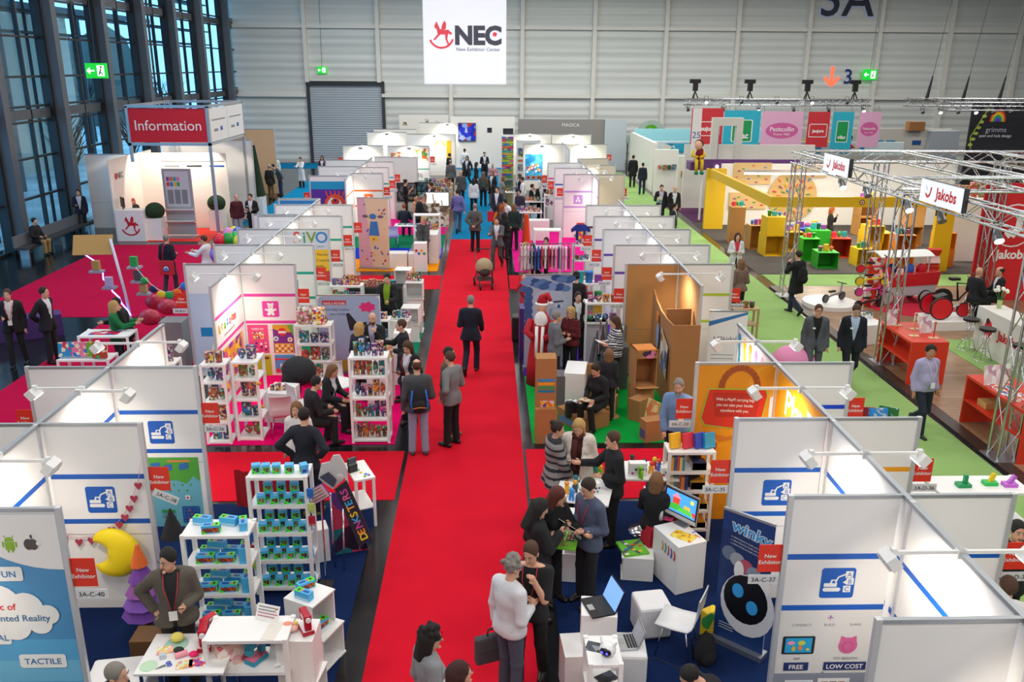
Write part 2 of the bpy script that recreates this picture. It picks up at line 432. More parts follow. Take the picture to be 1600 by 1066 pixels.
def carpet(name,label,x0,x1,y0,y1,m,h=.008):
 o=MB().bx(x0,x1,y0,y1,0,h,m).build(name); return tag(o,label,'carpet')
carpet('aisle_carpet','long bright red carpet running down the central aisle',-1.40,.61,3.0,24.46,CRED)
carpet('aisle_carpet','red carpet of the central aisle beyond the seam, up to the blue one',-1.42,.64,24.48,33.5,CRED)
carpet('aisle_carpet','blue carpet at the far end of the central aisle',-1.43,.66,33.52,57.5,CTEAL)
carpet('aisle_carpet','red carpet of the cross aisle beside the table box rack',-5.18,-1.47,12.2,14.0,CRED)
carpet('aisle_carpet','red carpet of the cross aisle behind the toy testing tables',.66,4.05,12.2,14.05,CRED)
carpet('aisle_carpet','small red carpet of the second cross aisle beside the pencil stand',-4.9,-1.46,25.6,27.4,CRED)
carpet('aisle_carpet','small red carpet strip of the second cross aisle beside the stroller',.68,4.0,25.6,27.4,CRED)
carpet('stand_carpet','pink carpet of the bubble toy stand',-5.2,-1.68,14.3,18.0,carpet_mat('#e8006a'))
carpet('stand_carpet','dark green carpet of the book stand',-5.2,-1.66,18.1,22.0,carpet_mat('#0d7a5c'))
carpet('stand_carpet','brown carpet of the pencil stand',-5.2,-1.66,22.1,25.5,carpet_mat('#3a2f28'))
carpet('stand_carpet','orange carpet under the tall printed banner',-5.2,-1.66,28.0,29.9,carpet_mat('#f0920a'))
carpet('stand_carpet','royal blue carpet strip behind the orange carpet',-5.2,-1.66,29.92,31.8,carpet_mat('#0b35b8'))
carpet('stand_carpet','green carpet strip behind the royal blue carpet',-5.2,-1.66,31.82,34.5,carpet_mat('#067a55'))
carpet('stand_carpet','magenta carpet behind the green strip',-5.2,-1.66,34.52,38.5,carpet_mat('#d2107e'))
carpet('stand_carpet','navy carpet of the toy box stand',-5.2,-1.70,4.0,12.1,CNAVY)
carpet('stand_carpet','navy carpet of the robot and tablet book stands',.84,4.05,4.0,12.1,CNAVY)
carpet('stand_carpet','bright green carpet of the cardboard toy stand',.80,4.05,14.3,17.85,carpet_mat('#0b9a3c'))
carpet('stand_carpet','purple carpet behind the cardboard toy stand',.80,4.05,17.9,22.0,carpet_mat('#4a1f9c'))
carpet('stand_carpet','pink carpet of the children clothes stand',.9,4.05,27.9,35.4,carpet_mat('#e0148a'))
carpet('aisle_carpet','large crimson carpet in front of the information booth',-14.1,-6.6,22.6,32.4,CMAG)
carpet('aisle_carpet','crimson carpet beside the back walls of the toy stands',-10.1,-6.6,8.0,22.0,CMAG)
carpet('aisle_carpet','blue carpet of the aisle beyond the information booth',-10.5,-6.5,36.6,55.0,CTEAL)
carpet('aisle_carpet','blue carpet along the far wall before the roller door',-16.0,5.0,57.6,60.9,CTEAL)
carpet('aisle_carpet','long light green carpet of the aisle beside the vehicle stand',6.2,8.62,6.0,56.0,CGRN)
carpet('aisle_carpet','light green cross carpet between vehicle stand and yellow stand',9.0,22.0,25.95,27.5,CGRN)
def wood_mat():
 m,nt,b=new_mat('wood planks'); L=nt.links.new
 tc=nt.nodes.new('ShaderNodeTexCoord'); br=nt.nodes.new('ShaderNodeTexBrick')
 br.inputs['Scale'].default_value=1; br.inputs['Brick Width'].default_value=1.3; br.inputs['Row Height'].default_value=.16; br.inputs['Mortar Size'].default_value=.003
 br.inputs['Color1'].default_value=srgb('#b08a68'); br.inputs['Color2'].default_value=srgb('#94704f'); br.inputs['Mortar'].default_value=srgb('#5b4330')
 mp=nt.nodes.new('ShaderNodeMapping'); mp.inputs['Scale'].default_value=(1,14,1); n=nt.nodes.new('ShaderNodeTexNoise'); n.inputs['Scale'].default_value=2.5
 mx=nt.nodes.new('ShaderNodeMix'); mx.data_type='RGBA'; mx.blend_type='MULTIPLY'; mx.inputs[0].default_value=.35
 L(tc.outputs['Object'],br.inputs['Vector']); L(tc.outputs['Object'],mp.inputs[0]); L(mp.outputs[0],n.inputs['Vector']); L(br.outputs[0],mx.inputs[6]); L(n.outputs['Fac'],mx.inputs[7])
 L(mx.outputs[2],b.inputs['Base Color']); b.inputs['Roughness'].default_value=.35
 return m
o=thing('stand_floor','wood plank floor of the vehicle stand with dark edging','floor',(8.72,9.0,0))
MB().bx(.28,13,0,16.85,0,.03,wood_mat()).build('boards',o); MB().bx(0,.27,0,16.85,0,.04,mat('#3a2c24',.4)).build('edging',o)
carpet('stand_carpet','light green carpet around the bar counter of the vehicle stand',11.1,16.5,10.0,20.3,CGRN,.04)
carpet('stand_carpet','dark grey carpet of the yellow wooden toy stand',8.9,22,27.6,37.4,carpet_mat('#55504c'))
carpet('stand_carpet','dark purple carpet of the stand with the seated doll',9.0,16,37.5,46.0,carpet_mat('#54304f'))
# ---------------------------------------------------------------- booth walls, arm lamps, exhibitor signs
HW=2.5
RAILM=mat('#aeb3b8',.4,.6); POSTM=mat('#d3d5d8',.4,.4)
def icon(sh,x,z,s,kind,col):
 """Rounded pictogram square with a white figure."""
 sh.rrect(x,z,x+s,z+s,s*.09,col,1)
 q=lambda pts,m=PW,l=2:sh.poly([(x+a*s,z+b*s)for a,b in pts],m,l)
 if kind=='digger':
  q([(.12,.22),(.56,.22),(.6,.27),(.6,.31),(.56,.35),(.12,.35),(.08,.31),(.08,.27)])
  q([(.1,.38),(.48,.38),(.48,.5),(.44,.62),(.3,.62),(.27,.5),(.1,.5)])
  q([(.33,.5),(.43,.5),(.41,.58),(.34,.58)],col,3)
  sh.line([(x+.42*s,z+.5*s),(x+.5*s,z+.7*s),(x+.72*s,z+.8*s)],s*.05,PW,2)
  q([(.7,.82),(.74,.6),(.64,.52),(.76,.46)])
  for a,b,t,rr in((.7,.68,'A',0),(.74,.45,'B',0),(.67,.2,'C',0)):
   q([(a,b),(a+.22,b),(a+.22,b+.22),(a,b+.22)],PW,3)
   sh.text(t,x+(a+.11)*s,z+(b+.035)*s,s*.21,col,4)
 elif kind=='bear':
  for a,b,r_ in((.5,.68,.17),(.37,.82,.07),(.63,.82,.07)):sh.disc(x+a*s,z+b*s,r_*s,PW,2)
  sh.disc(x+.5*s,z+.38*s,.19*s,PW,3,.2*s)
  for a,b in((.26,.46),(.74,.46)):sh.disc(x+a*s,z+b*s,.12*s,PW,4,.07*s)
  for a in(.37,.63):sh.disc(x+a*s,z+.18*s,.1*s,PW,4,.09*s)
  for a in(.44,.56):sh.disc(x+a*s,z+.72*s,.022*s,col,5)
  sh.disc(x+.5*s,z+.62*s,.05*s,col,5,.03*s)
 elif kind=='crayon':
  q([(.2,.75),(.2,.3),(.3,.2),(.4,.2),(.4,.35),(.32,.35),(.32,.75)]); q([(.5,.2),(.8,.2),(.8,.5),(.5,.5)])
 elif kind=='face':
  sh.disc(x+.45*s,z+.5*s,.27*s,PW,2); sh.disc(x+.66*s,z+.38*s,.16*s,PW,3); sh.disc(x+.62*s,z+.4*s,.06*s,col,4); sh.disc(x+.32*s,z+.62*s,.1*s,col,4)
 elif kind=='baby':
  sh.disc(x+.5*s,z+.68*s,.13*s,PW,2); q([(.2,.2),(.8,.2),(.7,.5),(.3,.5)]); sh.disc(x+.5*s,z+.3*s,.1*s,col,3)
 else:
  q([(.25,.25),(.75,.25),(.75,.75),(.25,.75)]); sh.disc(x+.5*s,z+.5*s,.15*s,col,3)
def wing(Y,x0,x1,label,stripe=None,ic=None,front=None,h=HW,pm=None,name='booth_partition',ics=.35,side=True):
 """Partition across the row at Y; x0 is its free end, x1 where it joins the back wall."""
 x1+=.032 if x0>x1 else-.032
 t=thing(name,label,'partition',((x0+x1)/2,Y,0)); t['kind']='thing'
 a,b=min(x0,x1),max(x0,x1); cx=(a+b)/2; w=b-a
 MB().bx(-w/2+.02,w/2-.02,-.012,.012,0,h-.03,pm or PANEL).build('panel',t)
 MB().bx(-w/2,w/2,-.02,.02,h-.035,h,RAILM).build('top_rail',t); MB().bx(-w/2+.02,w/2-.02,-.014,.014,1.04,1.047,RAILM).build('panel_seam',t)
 ex=x0-cx
 MB().bx(ex-.025,ex+.025,-.025,.025,0,h+.004,POSTM).build('post',t)
 if stripe:
  for z in(1.19,1.785):
   MB().bx(-w/2+.025,w/2-.025,-.0155,.0155,z,z+.062,stripe).build('stripe',t)
 if ic:
  mb=MB(); sh=Sheet(mb,(0,-.013,0),(1,0,0),(0,0,1)); cxi=(x0+x1)/2-cx+(.0 if x0>x1 else .02)
  icon(sh,cxi-ics/2,1.335,ics,ic,stripe); mb.build('pictogram',t)
 if front:
  mb=MB(); sh=Sheet(mb,(-w/2,-.013,0),(1,0,0),(0,0,1)); front(sh,w); mb.build('graphic',t)
 return t
def ridge(x,y0,y1,label,stripes=(),pm=None,h=HW,seams=2.0):
 """Back wall along the row; stripes: (side, y0, y1, material)."""
 t=thing('booth_back_wall',label,'partition',(x,y0,0)); t['kind']='thing'; L=y1-y0
 MB().bx(-.014,.014,0,L,0,h-.03,pm or PANEL).build('panel',t)
 MB().bx(-.028,.028,0,L,h-.04,h,RAILM).build('top_rail',t)
 k=0.0
 while k<=L+.01:
  MB().bx(-.025,.025,k-.025,k+.025,0,h+.003,POSTM).build('post',t); k+=seams
 for sd,a,b,m in stripes:
  for z in(1.19,1.785):
   MB().bx(sd*.014,sd*.0185,a-y0,b-y0,z,z+.062,m).build('stripe',t)
 return t
LAMPW=95
_lampm=mat('#e6e6e4',.4); _lamp_on=mat('#fff3df',.5,0,14.0)
_lamp_proto={}
def lamp(x,y,sd,label,reach=.62,z=HW,on=True,w=None):
 """Arm floodlight clipped on a back wall's rail at (x, y), reaching out to side sd and shining back on the wall."""
 t=thing('arm_lamp',label,'lamp',(x,y,z),0 if sd>0 else PI,'arm lamps on the booth back walls')
 if 'a' not in _lamp_proto:
  mb=MB(); mb.bx(-.035,.045,-.03,.03,-.06,.02,_lampm); mb.bx(0,reach-.05,-.014,.014,-.02,.012,_lampm); mb.bx(-.01,.012,-.012,.012,-.16,0,_lampm)
  _lamp_proto['a']=mb.build('arm',t)
  mb=MB(); rm=Matrix.Rotation(R(38),3,'Y')
  mb.box((reach,0,-.07),(.10,.20,.13),_lampm,rm=rm); mb.box((reach-.02,0,-.01),(.05,.05,.1),_lampm)
  for k in range(4):mb.box(Vector((reach,0,-.07))+rm@Vector((.055,-.07+.047*k,0)),(.03,.008,.11),_lampm,rm=rm)
  _lamp_proto['h']=mb.build('lamp_head',t,bevel=.006)
  mb=MB(); mb.box(Vector((reach,0,-.07))+rm@Vector((-.02,0,-.067)),(.055,.16,.006),_lamp_on,rm=rm); _lamp_proto['g']=mb.build('lamp_glass',_lamp_proto['h'])
 else:
  for k in('a','h','g'):
   c=_lamp_proto[k].copy(); COL.objects.link(c); c.parent=t if k!='g' else hd_
   if k=='h':hd_=c
 d=bpy.data.lights.new('arm_lamp_light','SPOT'); d.energy=w or LAMPW; d.spot_size=R(150); d.spot_blend=.9; d.shadow_soft_size=.07; d.color=(1.0,.90,.76)
 o=bpy.data.objects.new('arm_lamp_light',d); COL.objects.link(o); o.parent=t
 o.location=(reach-.06,0,-.17); o.rotation_euler=(Vector((-.62,0,-.78))).to_track_quat('-Z','Y').to_euler()
 return t
_signs=0
TAGM=mat('#dfe0e2',.5)
def nsign(x,Y,sd,num,where,z=1.64,tw=.31,full=True,tilt=0):
 """Red square sign and booth number plate sticking out sideways from a partition's post at (x, Y)."""
 t=thing('exhibitor_sign','red new exhibitor sign on %s'%where,'sign',(x,Y,z),0,'red new exhibitor signs')
 mb=MB(); mb.bx(.02*sd,.26*sd,-.004,.004,0,.31,NEXRED); mb.bx(.0,.03*sd,-.006,.006,.05,.08,ALU)
 sh=Sheet(mb,(.14*sd,-.0045,0),(1,0,0),(0,0,1)); sh.text('New',0,.165,.062,PW,2,bold=.012); sh.text('Exhibitor',0,.095,.062,PW,2,bold=.012)
 mb.build('board',t)
 if num:
  p=thing('booth_number_plate','white plate reading %s under a red sign'%num,'sign',(x,Y-.008,z-.12),0,'white booth number plates')
  mb=MB(); c=.16*sd+.03*sd; mb.box((c,0,.04),(tw,.006,.105),TAGM,ry=tilt)
  sh=Sheet(mb,(c,-.0042,.04),(1,0,0),(0,0,1)); sh.text(num,0,-.026,.072,INK,2,rot=-tilt); mb.build('plate',p)
 return t
 # ---- left row of stands ------------------------------------------------------
LX,LF,LB=-5.24,-4.06,-6.36 # back wall, wing ends towards the centre and the far side
RX,RF,RB=4.11,2.97,5.19
def poster_magic(sh,w):
 sky=mat('#4f92c4',.45); sh.rect(.02,.05,w-.03,2.44,sky,1)
 for k,c in enumerate(('#3f83bb','#5aa5d2','#74bde0','#5aa9d8')):sh.rect(.02,.05+k*.25,w-.03,.3+k*.25,mat(c,.45),2)
 sh.poly([(w-.9+.9*math.cos(a),2.44+.0-.62*math.sin(a))for a in[PI/14*k for k in range(1,14)]][:7]+[(w-.03,1.86),(w-.03,2.44)],PANEL,3)if False else None
 sh.poly([(w-.93,2.44)]+[(w-.93+.9*(1-math.cos(R(9*k))),2.44-.60*math.sin(R(9*k)))for k in range(1,11)]+[(w-.03,2.44)],PANEL,3)
 g=mat('#8ab52d',.5); b=mat('#4b4440',.5)
 gx,gz=w-.5,2.12
 sh.rect(gx-.045,gz-.06,gx+.045,gz+.03,g,4); sh.disc(gx,gz+.035,.045,g,4,a0=0,a1=PI); sh.rect(gx-.07,gz-.03,gx-.053,gz+.03,g,4); sh.rect(gx+.053,gz-.03,gx+.07,gz+.03,g,4)
 sh.line([(gx-.03,gz+.07),(gx-.045,gz+.1)],.008,g,4); sh.line([(gx+.03,gz+.07),(gx+.045,gz+.1)],.008,g,4); sh.rect(gx-.03,gz-.085,gx-.012,gz-.06,g,4); sh.rect(gx+.012,gz-.085,gx+.03,gz-.06,g,4)
 ax=w-.3; sh.disc(ax-.022,gz-.0,.045,b,4,.06); sh.disc(ax+.022,gz-.0,.045,b,4,.06); sh.disc(ax+.012,gz+.085,.012,b,4,.022); sh.disc(ax+.075,gz+.01,.025,PANEL,5)
 def tab(x0,x1,z,t):
  sh.rrect(x0,z,x1,z+.16,.03,PW,4); sh.text(t,(x0+x1)/2,z+.045,.095,mat('#3a78ae',.5),5,bold=.015)
 tab(w-.74,w-.43,1.72,'FUN'); tab(.1,w-.66,1.0,'DIGITAL'); tab(w-.62,w-.16,.72,'TACTILE')
 cz=1.34
 for dx,dz,r_ in((-.95,.02,.2),(-.72,.12,.22),(-.46,.08,.17),(-.26,.0,.11),(-.35,-.1,.12),(-.6,-.13,.16),(-.85,-.12,.15)):sh.disc(w+dx,cz+dz,r_,PW,4)
 sh.rect(w-1.0,cz-.12,w-.3,cz+.1,PW,4)
 sh.text('Magic of',w-.72,cz+.06,.1,mat('#d8202c',.5),5,bold=.02); sh.text('Augmented Reality',w-.24,cz-.07,.1,mat('#3f6f9b',.5),5,'r',bold=.015)
wing(7.42,LF,LX,'blue sky poster wall about fun digital and tactile augmented reality',front=poster_magic)
wing(9.45,LF,LX,'white partition with blue stripes and digger sign behind the moon pillow',BLUE,'digger')
def poster_geo(sh,w):
 x0=w-.60; x1=w-.10
 sh.rect(x0-.5,.0,x1,1.12,mat('#6db4c9',.5),1); sh.poly([(x0-.5,1.12),(x1,1.12),(x1,.74),(x1-.1,.82),(x1-.2,.70),(x1-.34,.76),(x0-.5,.72)],mat('#53a33a',.5),2)
 for k in range(14):sh.rect(x0-.4+(k*.37%.8),.58+(k%4)*.045,x0-.37+(k*.37%.8),.61+(k%4)*.045,mat('#53a33a',.5),3)
 for a,b,s in((.02,.93,.13),(.2,.9,.12),(.42,.92,.13)):sh.poly([(x0-.2+a,b),(x0-.2+a+s,b+.03),(x0-.2+a+s,b+.12),(x0-.2+a,b+.1)],mat('#2f6cb0',.5),4)
 sh.rect(x0+.06,1.05,x0+.38,1.08,mat('#d88a4a',.5),4)
 sh.rect(x1-.3,.08,x1-.06,.34,mat('#3168b5',.5),4)
 for k in range(6):
  sh.line([(x1-.3+k*.048,.08),(x1-.3+k*.048,.34)],.008,mat('#20468a',.5),5); sh.line([(x1-.3,.08+k*.052),(x1-.06,.08+k*.052)],.008,mat('#20468a',.5),5)
 for a,b in((x1-.22,.15),(x1-.17,.22),(x1-.2,.28)):sh.disc(a,b,.016,mat('#d9482b',.5),6)
 for a,b in((x0-.05,.44),(x0+.26,.45)):sh.rrect(a,b,a+.07,b+.07,.01,PW,4); sh.disc(a+.035,b+.035,.018,mat('#c23b44',.5),5)
 sh.rect(x0-.1,.24,x0+.09,.29,mat('#2f8f4b',.5),4); sh.text('LERPPA',x0,.16,.06,INK,4)
wing(11.45,LF,LX,'white partition with digger sign and green and blue puzzle cube poster',BLUE,'digger',front=poster_geo)
for Y,lab,m in((9.45,'white partition on the back side of the digger sign partition by the red floor',None),(11.45,'white partition facing the crimson carpet beside the boxed game tables',None)):
 wing(Y,LB,LX,lab,m)
ridge(LX,3.4,13.55,'long white back wall with arm lamps behind the toy box stand',[(1,3.4,9.4,BLUE),(1,9.5,11.4,BLUE),(1,11.5,12.1,BLUE)])
def poster_kraze(sh,w):
 x=.04; a=mat('#e8508a',.5); pk=prt(('#e23f7d','#f07fa6','#b3266b','#f6c33d','#e23f7d','#7a2a8f','#e85890'),26)
 sh.rect(x,.52,x+.44,1.16,a,1); sh.rect(x+.1,.84,x+.34,1.0,prt(('#f6d24a','#d9342f','#7a2a8f','#ffffff'),40),2)
 for i in range(4):
  for j in range(3):sh.disc(x+.07+i*.1,.58+j*.075+(i%2)*.02,.026,mat(('#ffffff','#f8b4c8','#d9247a','#5a2a86')[(i+j)%4],.5),3)
 sh.text('bubble fun',x+.22,1.05,.06,PW,3,bold=.02)
 y0=x+.54; sh.rect(y0,.52,y0+.44,1.16,mat('#7a2f8c',.5),1); sh.poly([(y0,1.16),(y0+.44,1.16),(y0+.44,1.0),(y0+.2,.98),(y0,1.08)],mat('#d8a42a',.5),2); sh.poly([(y0+.3,1.16),(y0+.44,1.16),(y0+.44,.9)],mat('#6db33c',.5),3)
 sh.disc(y0+.2,1.0,.09,mat('#d9342f',.5),3); sh.rect(y0+.12,.97,y0+.28,1.02,PW,4); sh.rect(y0+.02,.52,y0+.42,.74,mat('#f2b91d',.5),2)
 for i in range(6):
  for j in range(3):sh.disc(y0+.06+i*.064,.56+j*.065,.02,mat('#8a3aa0' if(i+j)%2 else '#ffffff',.5),3)
 for a_,b_ in((.06,.85),(.36,.83)):sh.disc(y0+a_,b_,.055,PW,4); sh.disc(y0+a_,b_,.03,mat('#3c8fd0' if a_<.2 else '#e3a22b',.5),5)
 sh.rect(x,.0,x+.46,.48,mat('#b7c52f',.5),1); sh.rect(x+.07,.38,x+.42,.44,mat('#7a3a2c',.5),2); sh.disc(x+.1,.3,.04,mat('#2d77b8',.5),2)
 y1=x+.54; sh.rect(y1,.08,y1+.44,.48,mat('#4a9fd4',.5),1); sh.rect(y1,.36,y1+.44,.4,mat('#d9344a',.5),2); sh.text('Primo',y1+.24,.2,.11,PW,2,bold=.03); sh.disc(y1+.06,.12,.05,mat('#d9342f',.5),3)
wing(17.97,LF,LX,'white partition with magenta stripes, teddy bear sign and bubble posters',MAG,'bear',front=poster_kraze)
wing(20.02,LF,LX,'white partition with teal stripes behind the bear sign partition',TEALST,'crayon',ics=.33)
def poster_sivo(sh,w):
 sh.rect(.02,1.3,w-.03,2.42,mat('#dcdcec',.5),1)
 for t,x,c in(('S',.33,'#d9483b'),('i',.52,'#2f9e57'),('V',.70,'#7a9b2f'),('O',.96,'#3a86c8')):sh.text(t,x,2.14,.40,mat(c,.5),2,bold=.02)
 sh.text('more',.92,2.02,.09,mat('#3a76b0',.5),2)
 sh.rect(.5,1.4,w-.02,1.96,mat('#f4bf2f',.5),2)
 for k,t in enumerate(('Your Pencils','Your Crayons','Pastels')):sh.text(t,.84,1.8-k*.15,.1,INK,3)
 sh.poly([(.5,1.4),(w-.02,1.4),(w-.02,1.1),(.7,1.2)],mat('#c93a36',.5),2)
wing(22.05,LF,LX,'partition with rainbow lettered pencil poster and yellow price panel',None,None,poster_sivo)
wing(24.1,LF,LX,'white partition with teal stripes and empty front behind the pencil poster',TEALST)
wing(26.1,LF,LX,'plain grey white partition beside the second cross aisle',TEALST)
wing(34.05,LF,LX,'white partition with orange stripes and orange face sign',ORNG,'face')
wing(36.1,LF,LX,'white partition with teal stripe half hidden behind the orange striped one',TEALST)
wing(38.2,LF,LX,'white partition with light blue stripe next to the easel stand',mat('#4aa8d8',.5))
ridge(LX,16.02,27.3,'long white back wall behind the pencil and book stands',[(1,16.05,17.95,MAG),(1,18.0,22,TEALST)])
ridge(LX,32.3,40.2,'white back wall with orange stripes near the far end',[(1,32.3,34.0,ORNG)])
def poster_sky(sh,w):
 sh.rect(.02,.1,w-.02,1.85,mat('#c9d6ec',.5),1); sh.rect(.2,.9,w-.1,1.1,mat('#1a8ac8',.5)); sh.disc(w*.8,1.45,.12,mat('#3a8ad0',.5)); sh.disc(w*.72,1.52,.07,REDP); sh.disc(w*.62,.6,.28,PW); sh.rect(w*.5,.45,w*.8,.75,prt(('#f0c82a','#d8402a','#3a9a5a','#f0e0a0'),20)); sh.rect(.3,.2,w-.1,.26,PURP)
wing(17.97,LB,LX,'pale blue poster partition of stand 3A-B-31 behind the bear sign',front=poster_sky)
for Y,x1_,lab in((20.02,LB,'plain pale partition on the crimson carpet side behind stand 3A-B-31'),(22.05,LB,'pale partition beside the balloons on the crimson carpet side'),(24.1,LB,'pale partition behind the purple poster partition'),(26.1,LB,'pale partition near the blue mountain poster')):
 wing(Y,x1_,LX,lab)
def poster_mount(sh,w):
 sh.rect(0.02,1.6,w-.02,2.44,mat('#2b7fbf',.5),1); sh.poly([(.3,1.6),(.5,1.9),(.62,1.84),(.8,2.0),(w-.03,1.7),(w-.03,1.6)],PW,2); sh.rect(.05,2.2,.5,2.24,PW,2)
wing(27.3,LB-.15,LX,'blue poster partition with snowy mountains',front=poster_mount)
def poster_purple(sh,w):
 sh.rect(.02,1.6,w-.02,2.1,mat('#5a2f6a',.5),1)
wing(24.3,LB-.2,LX,'pale partition with purple poster band',front=poster_purple)
def poster_monster(sh,w):
 sh.rect(.02,1.98,w-.02,2.28,mat('#149cc9',.5),1); sh.rect(.02,.9,w-.02,1.98,mat('#5a2c9c',.5),1); a=mat('#ee5428',.5)
 sh.disc(w-.52,1.38,.42,a,2)
 for k in range(5):sh.line([(w-.8+k*.14,1.7),(w-.86+k*.17,1.92)],.05,a,2)
 sh.disc(w-.55,1.42,.27,PW,3,.24); sh.disc(w-.52,1.52,.16,mat('#d9342f',.5),4,.13); sh.disc(w-.52,1.56,.05,INK,5); sh.disc(w-.66,1.62,.05,PW,5)
 sh.disc(w-.55,1.3,.2,mat('#b8252a',.5),4,.09,a0=PI,a1=2*PI)
wing(33.2,LB-.35,LX,'partition with orange one eyed monster poster on purple',front=poster_monster)
wing(36.4,LB-.6,LX,'white partition stepped behind the monster poster partition')
wing(38.9,LB-.75,LX,'small white partition second behind the monster poster')
# far left rows
P2=mat('#f3efe6',.5)
wing(46.1,-7.5,LX-.12,'brightly lit white partition with tiny blue logo near the far wall',pm=P2)
def poster_art(sh,w):
 for x,z,c in((.18,1.95,1),(.5,2.0,2),(.52,1.62,3),(.18,1.6,4)):sh.rect(x,z-.16,x+.28,z+.18,prt(('#c98a5a','#7a4a3a','#e5c39a','#b0343a'),9,seed=c),1)
 for x in(1.35,1.78):sh.rect(x-.02,1.7,x+.36,2.38,PW,1); sh.rect(x,1.72,x+.34,2.36,prt(('#e0562f','#f0a83a','#f4e6c8','#5a8f3a'),7,seed=x),2)
 sh.rect(0.1,1.28,w-.02,1.33,TEALST,1); sh.rect(.1,.66,w-.02,.71,TEALST,1); sh.text('Art   Balls',1.2,.88,.34,mat('#6a6a70',.5),1,sx=.9)
wing(46.0,-3.02,LX,'white partition with framed pictures and script lettering',front=poster_art)
for i,(px,py,x0,x1_,z,lab)in enumerate(((573,206,-7.5,-5.0,2.5,'bright white partition with small red print'),(584,201,-7.4,-4.6,2.5,'white partition edge just behind the small red print'),)):
 wing(55.6+i*2.6,x0,x1_,lab,pm=P2)
def poster_yel(sh,w):
 sh.rect(.05,.2,w-.3,2.4,PW,1); sh.rect(w-.55,.8,w-.25,2.1,mat('#f2c21d',.5),2)
 for k in range(6):sh.disc(w-.95+.3*math.cos(R(20+28*k)),1.75+.3*math.sin(R(20+28*k)),.07,mat('#f2b21d',.5),2)
 for k in range(5):sh.rect(.5+k*.2,1.45,.62+k*.2,1.62,mat('#c98a12',.5),2)
wing(54.2,-1.95,-4.95,'white partition with yellow dotted hand print design',front=poster_yel,pm=P2)
wing(58.5,-1.0,-4.5,'white partition end wall behind the yellow print',pm=P2,h=2.9)
def poster_sketch(sh,w):
 for k,(x,z)in enumerate(((.4,2.7),(1.5,2.5),(2.6,2.8),(1.9,2.9),(2.9,2.45))):sh.poly([(x-.15,z-.12),(x+.15,z-.1),(x+.1,z+.1),(x-.12,z+.12)],prt(('#3a3a3a','#c9a23a','#8a8a8a','#ddd'),9,seed=k),1)
wing(60.4,-2.6,-6.0,'tall white end wall with small sketches at the far end',h=3.35,front=poster_sketch,pm=P2)
# ---- right row ---------------------------------------------------------------
wing(5.56,RF,RX,'blank white partition nearest below the gallery')
def poster_connect(sh,w):
 g=mat('#6b6f78',.5); nb=mat('#22306a',.5)
 sh.rect(.02,.05,w-.02,1.19,mat('#e4e2df',.5),1); sh.rect(.02,.05,w-.02,.42,mat('#8d93a0',.5),2)
 for k,(t,x)in enumerate((('CONNECT',.26),('BUILD',.55),('SHARE',.82))):sh.text(t,x,1.0,.042,g,2)
 for dx,dz,c in((-.03,0,'#d9557a'),(.03,0,'#8a5ab0'),(0,.03,'#5a6ac0'),(0,-.03,'#d98a9a')):sh.line([(.55,1.1),(.55+dx,1.1+dz)],.012,mat(c,.5),2)
 sh.rrect(.08,.66,.42,.88,.02,mat('#23252a',.5),2); sh.rect(.11,.68,.39,.86,mat('#2aa6d8',.5),3)
 for x,z,rx,rz,c in((.17,.80,.04,.025,'#e8a0c0'),(.2,.73,.02,.03,'#f0c03a'),(.28,.8,.04,.03,'#c8d45a'),(.27,.74,.025,.03,'#e88a4a'),(.35,.72,.02,.015,'#f0d060')):sh.disc(x,z,rx,mat(c,.5),4,rz)
 pk=mat('#d8679a',.5); sh.disc(.77,.76,.10,pk,2,.1); sh.poly([(.68,.8),(.69,.88),(.76,.85),(.78,.85),(.85,.88),(.86,.8)],pk,2); sh.disc(.77,.75,.06,mat('#c4507f',.5),3); sh.disc(.77,.75,.05,pk,4)
 sh.text('APP',.25,.59,.04,g,2); sh.text('TOY BEACON',.76,.59,.04,g,2)
 sh.rect(.12,.46,.38,.56,nb,3); sh.text('FREE',.25,.48,.075,PW,4,bold=.02); sh.rect(.54,.46,.99,.56,nb,3); sh.text('LOW COST',.765,.48,.075,PW,4,bold=.02)
 sh.poly([(.52,.42),(.56,.42),(.54,.45)],mat('#8d93a0',.5),2)
 sh.rect(.15,.12,.45,.34,PW,3); sh.rect(.17,.14,.43,.32,mat('#2aa6d8',.5),4); sh.rect(.5,.12,.84,.36,PW,3)
 for k in range(3):sh.rect(.54+k*.09,.2,.61+k*.09,.32,mat(('#9a7a6a','#6a5a50','#b08a7a')[k],.5),4)
wing(7.55,RF,RX,'white partition with blue stripes and connect build share poster',BLUE,'digger',front=poster_connect)
wing(9.5,RF,RX,'white partition with blue stripes and digger sign behind booth 3A-C-37',BLUE,'digger')
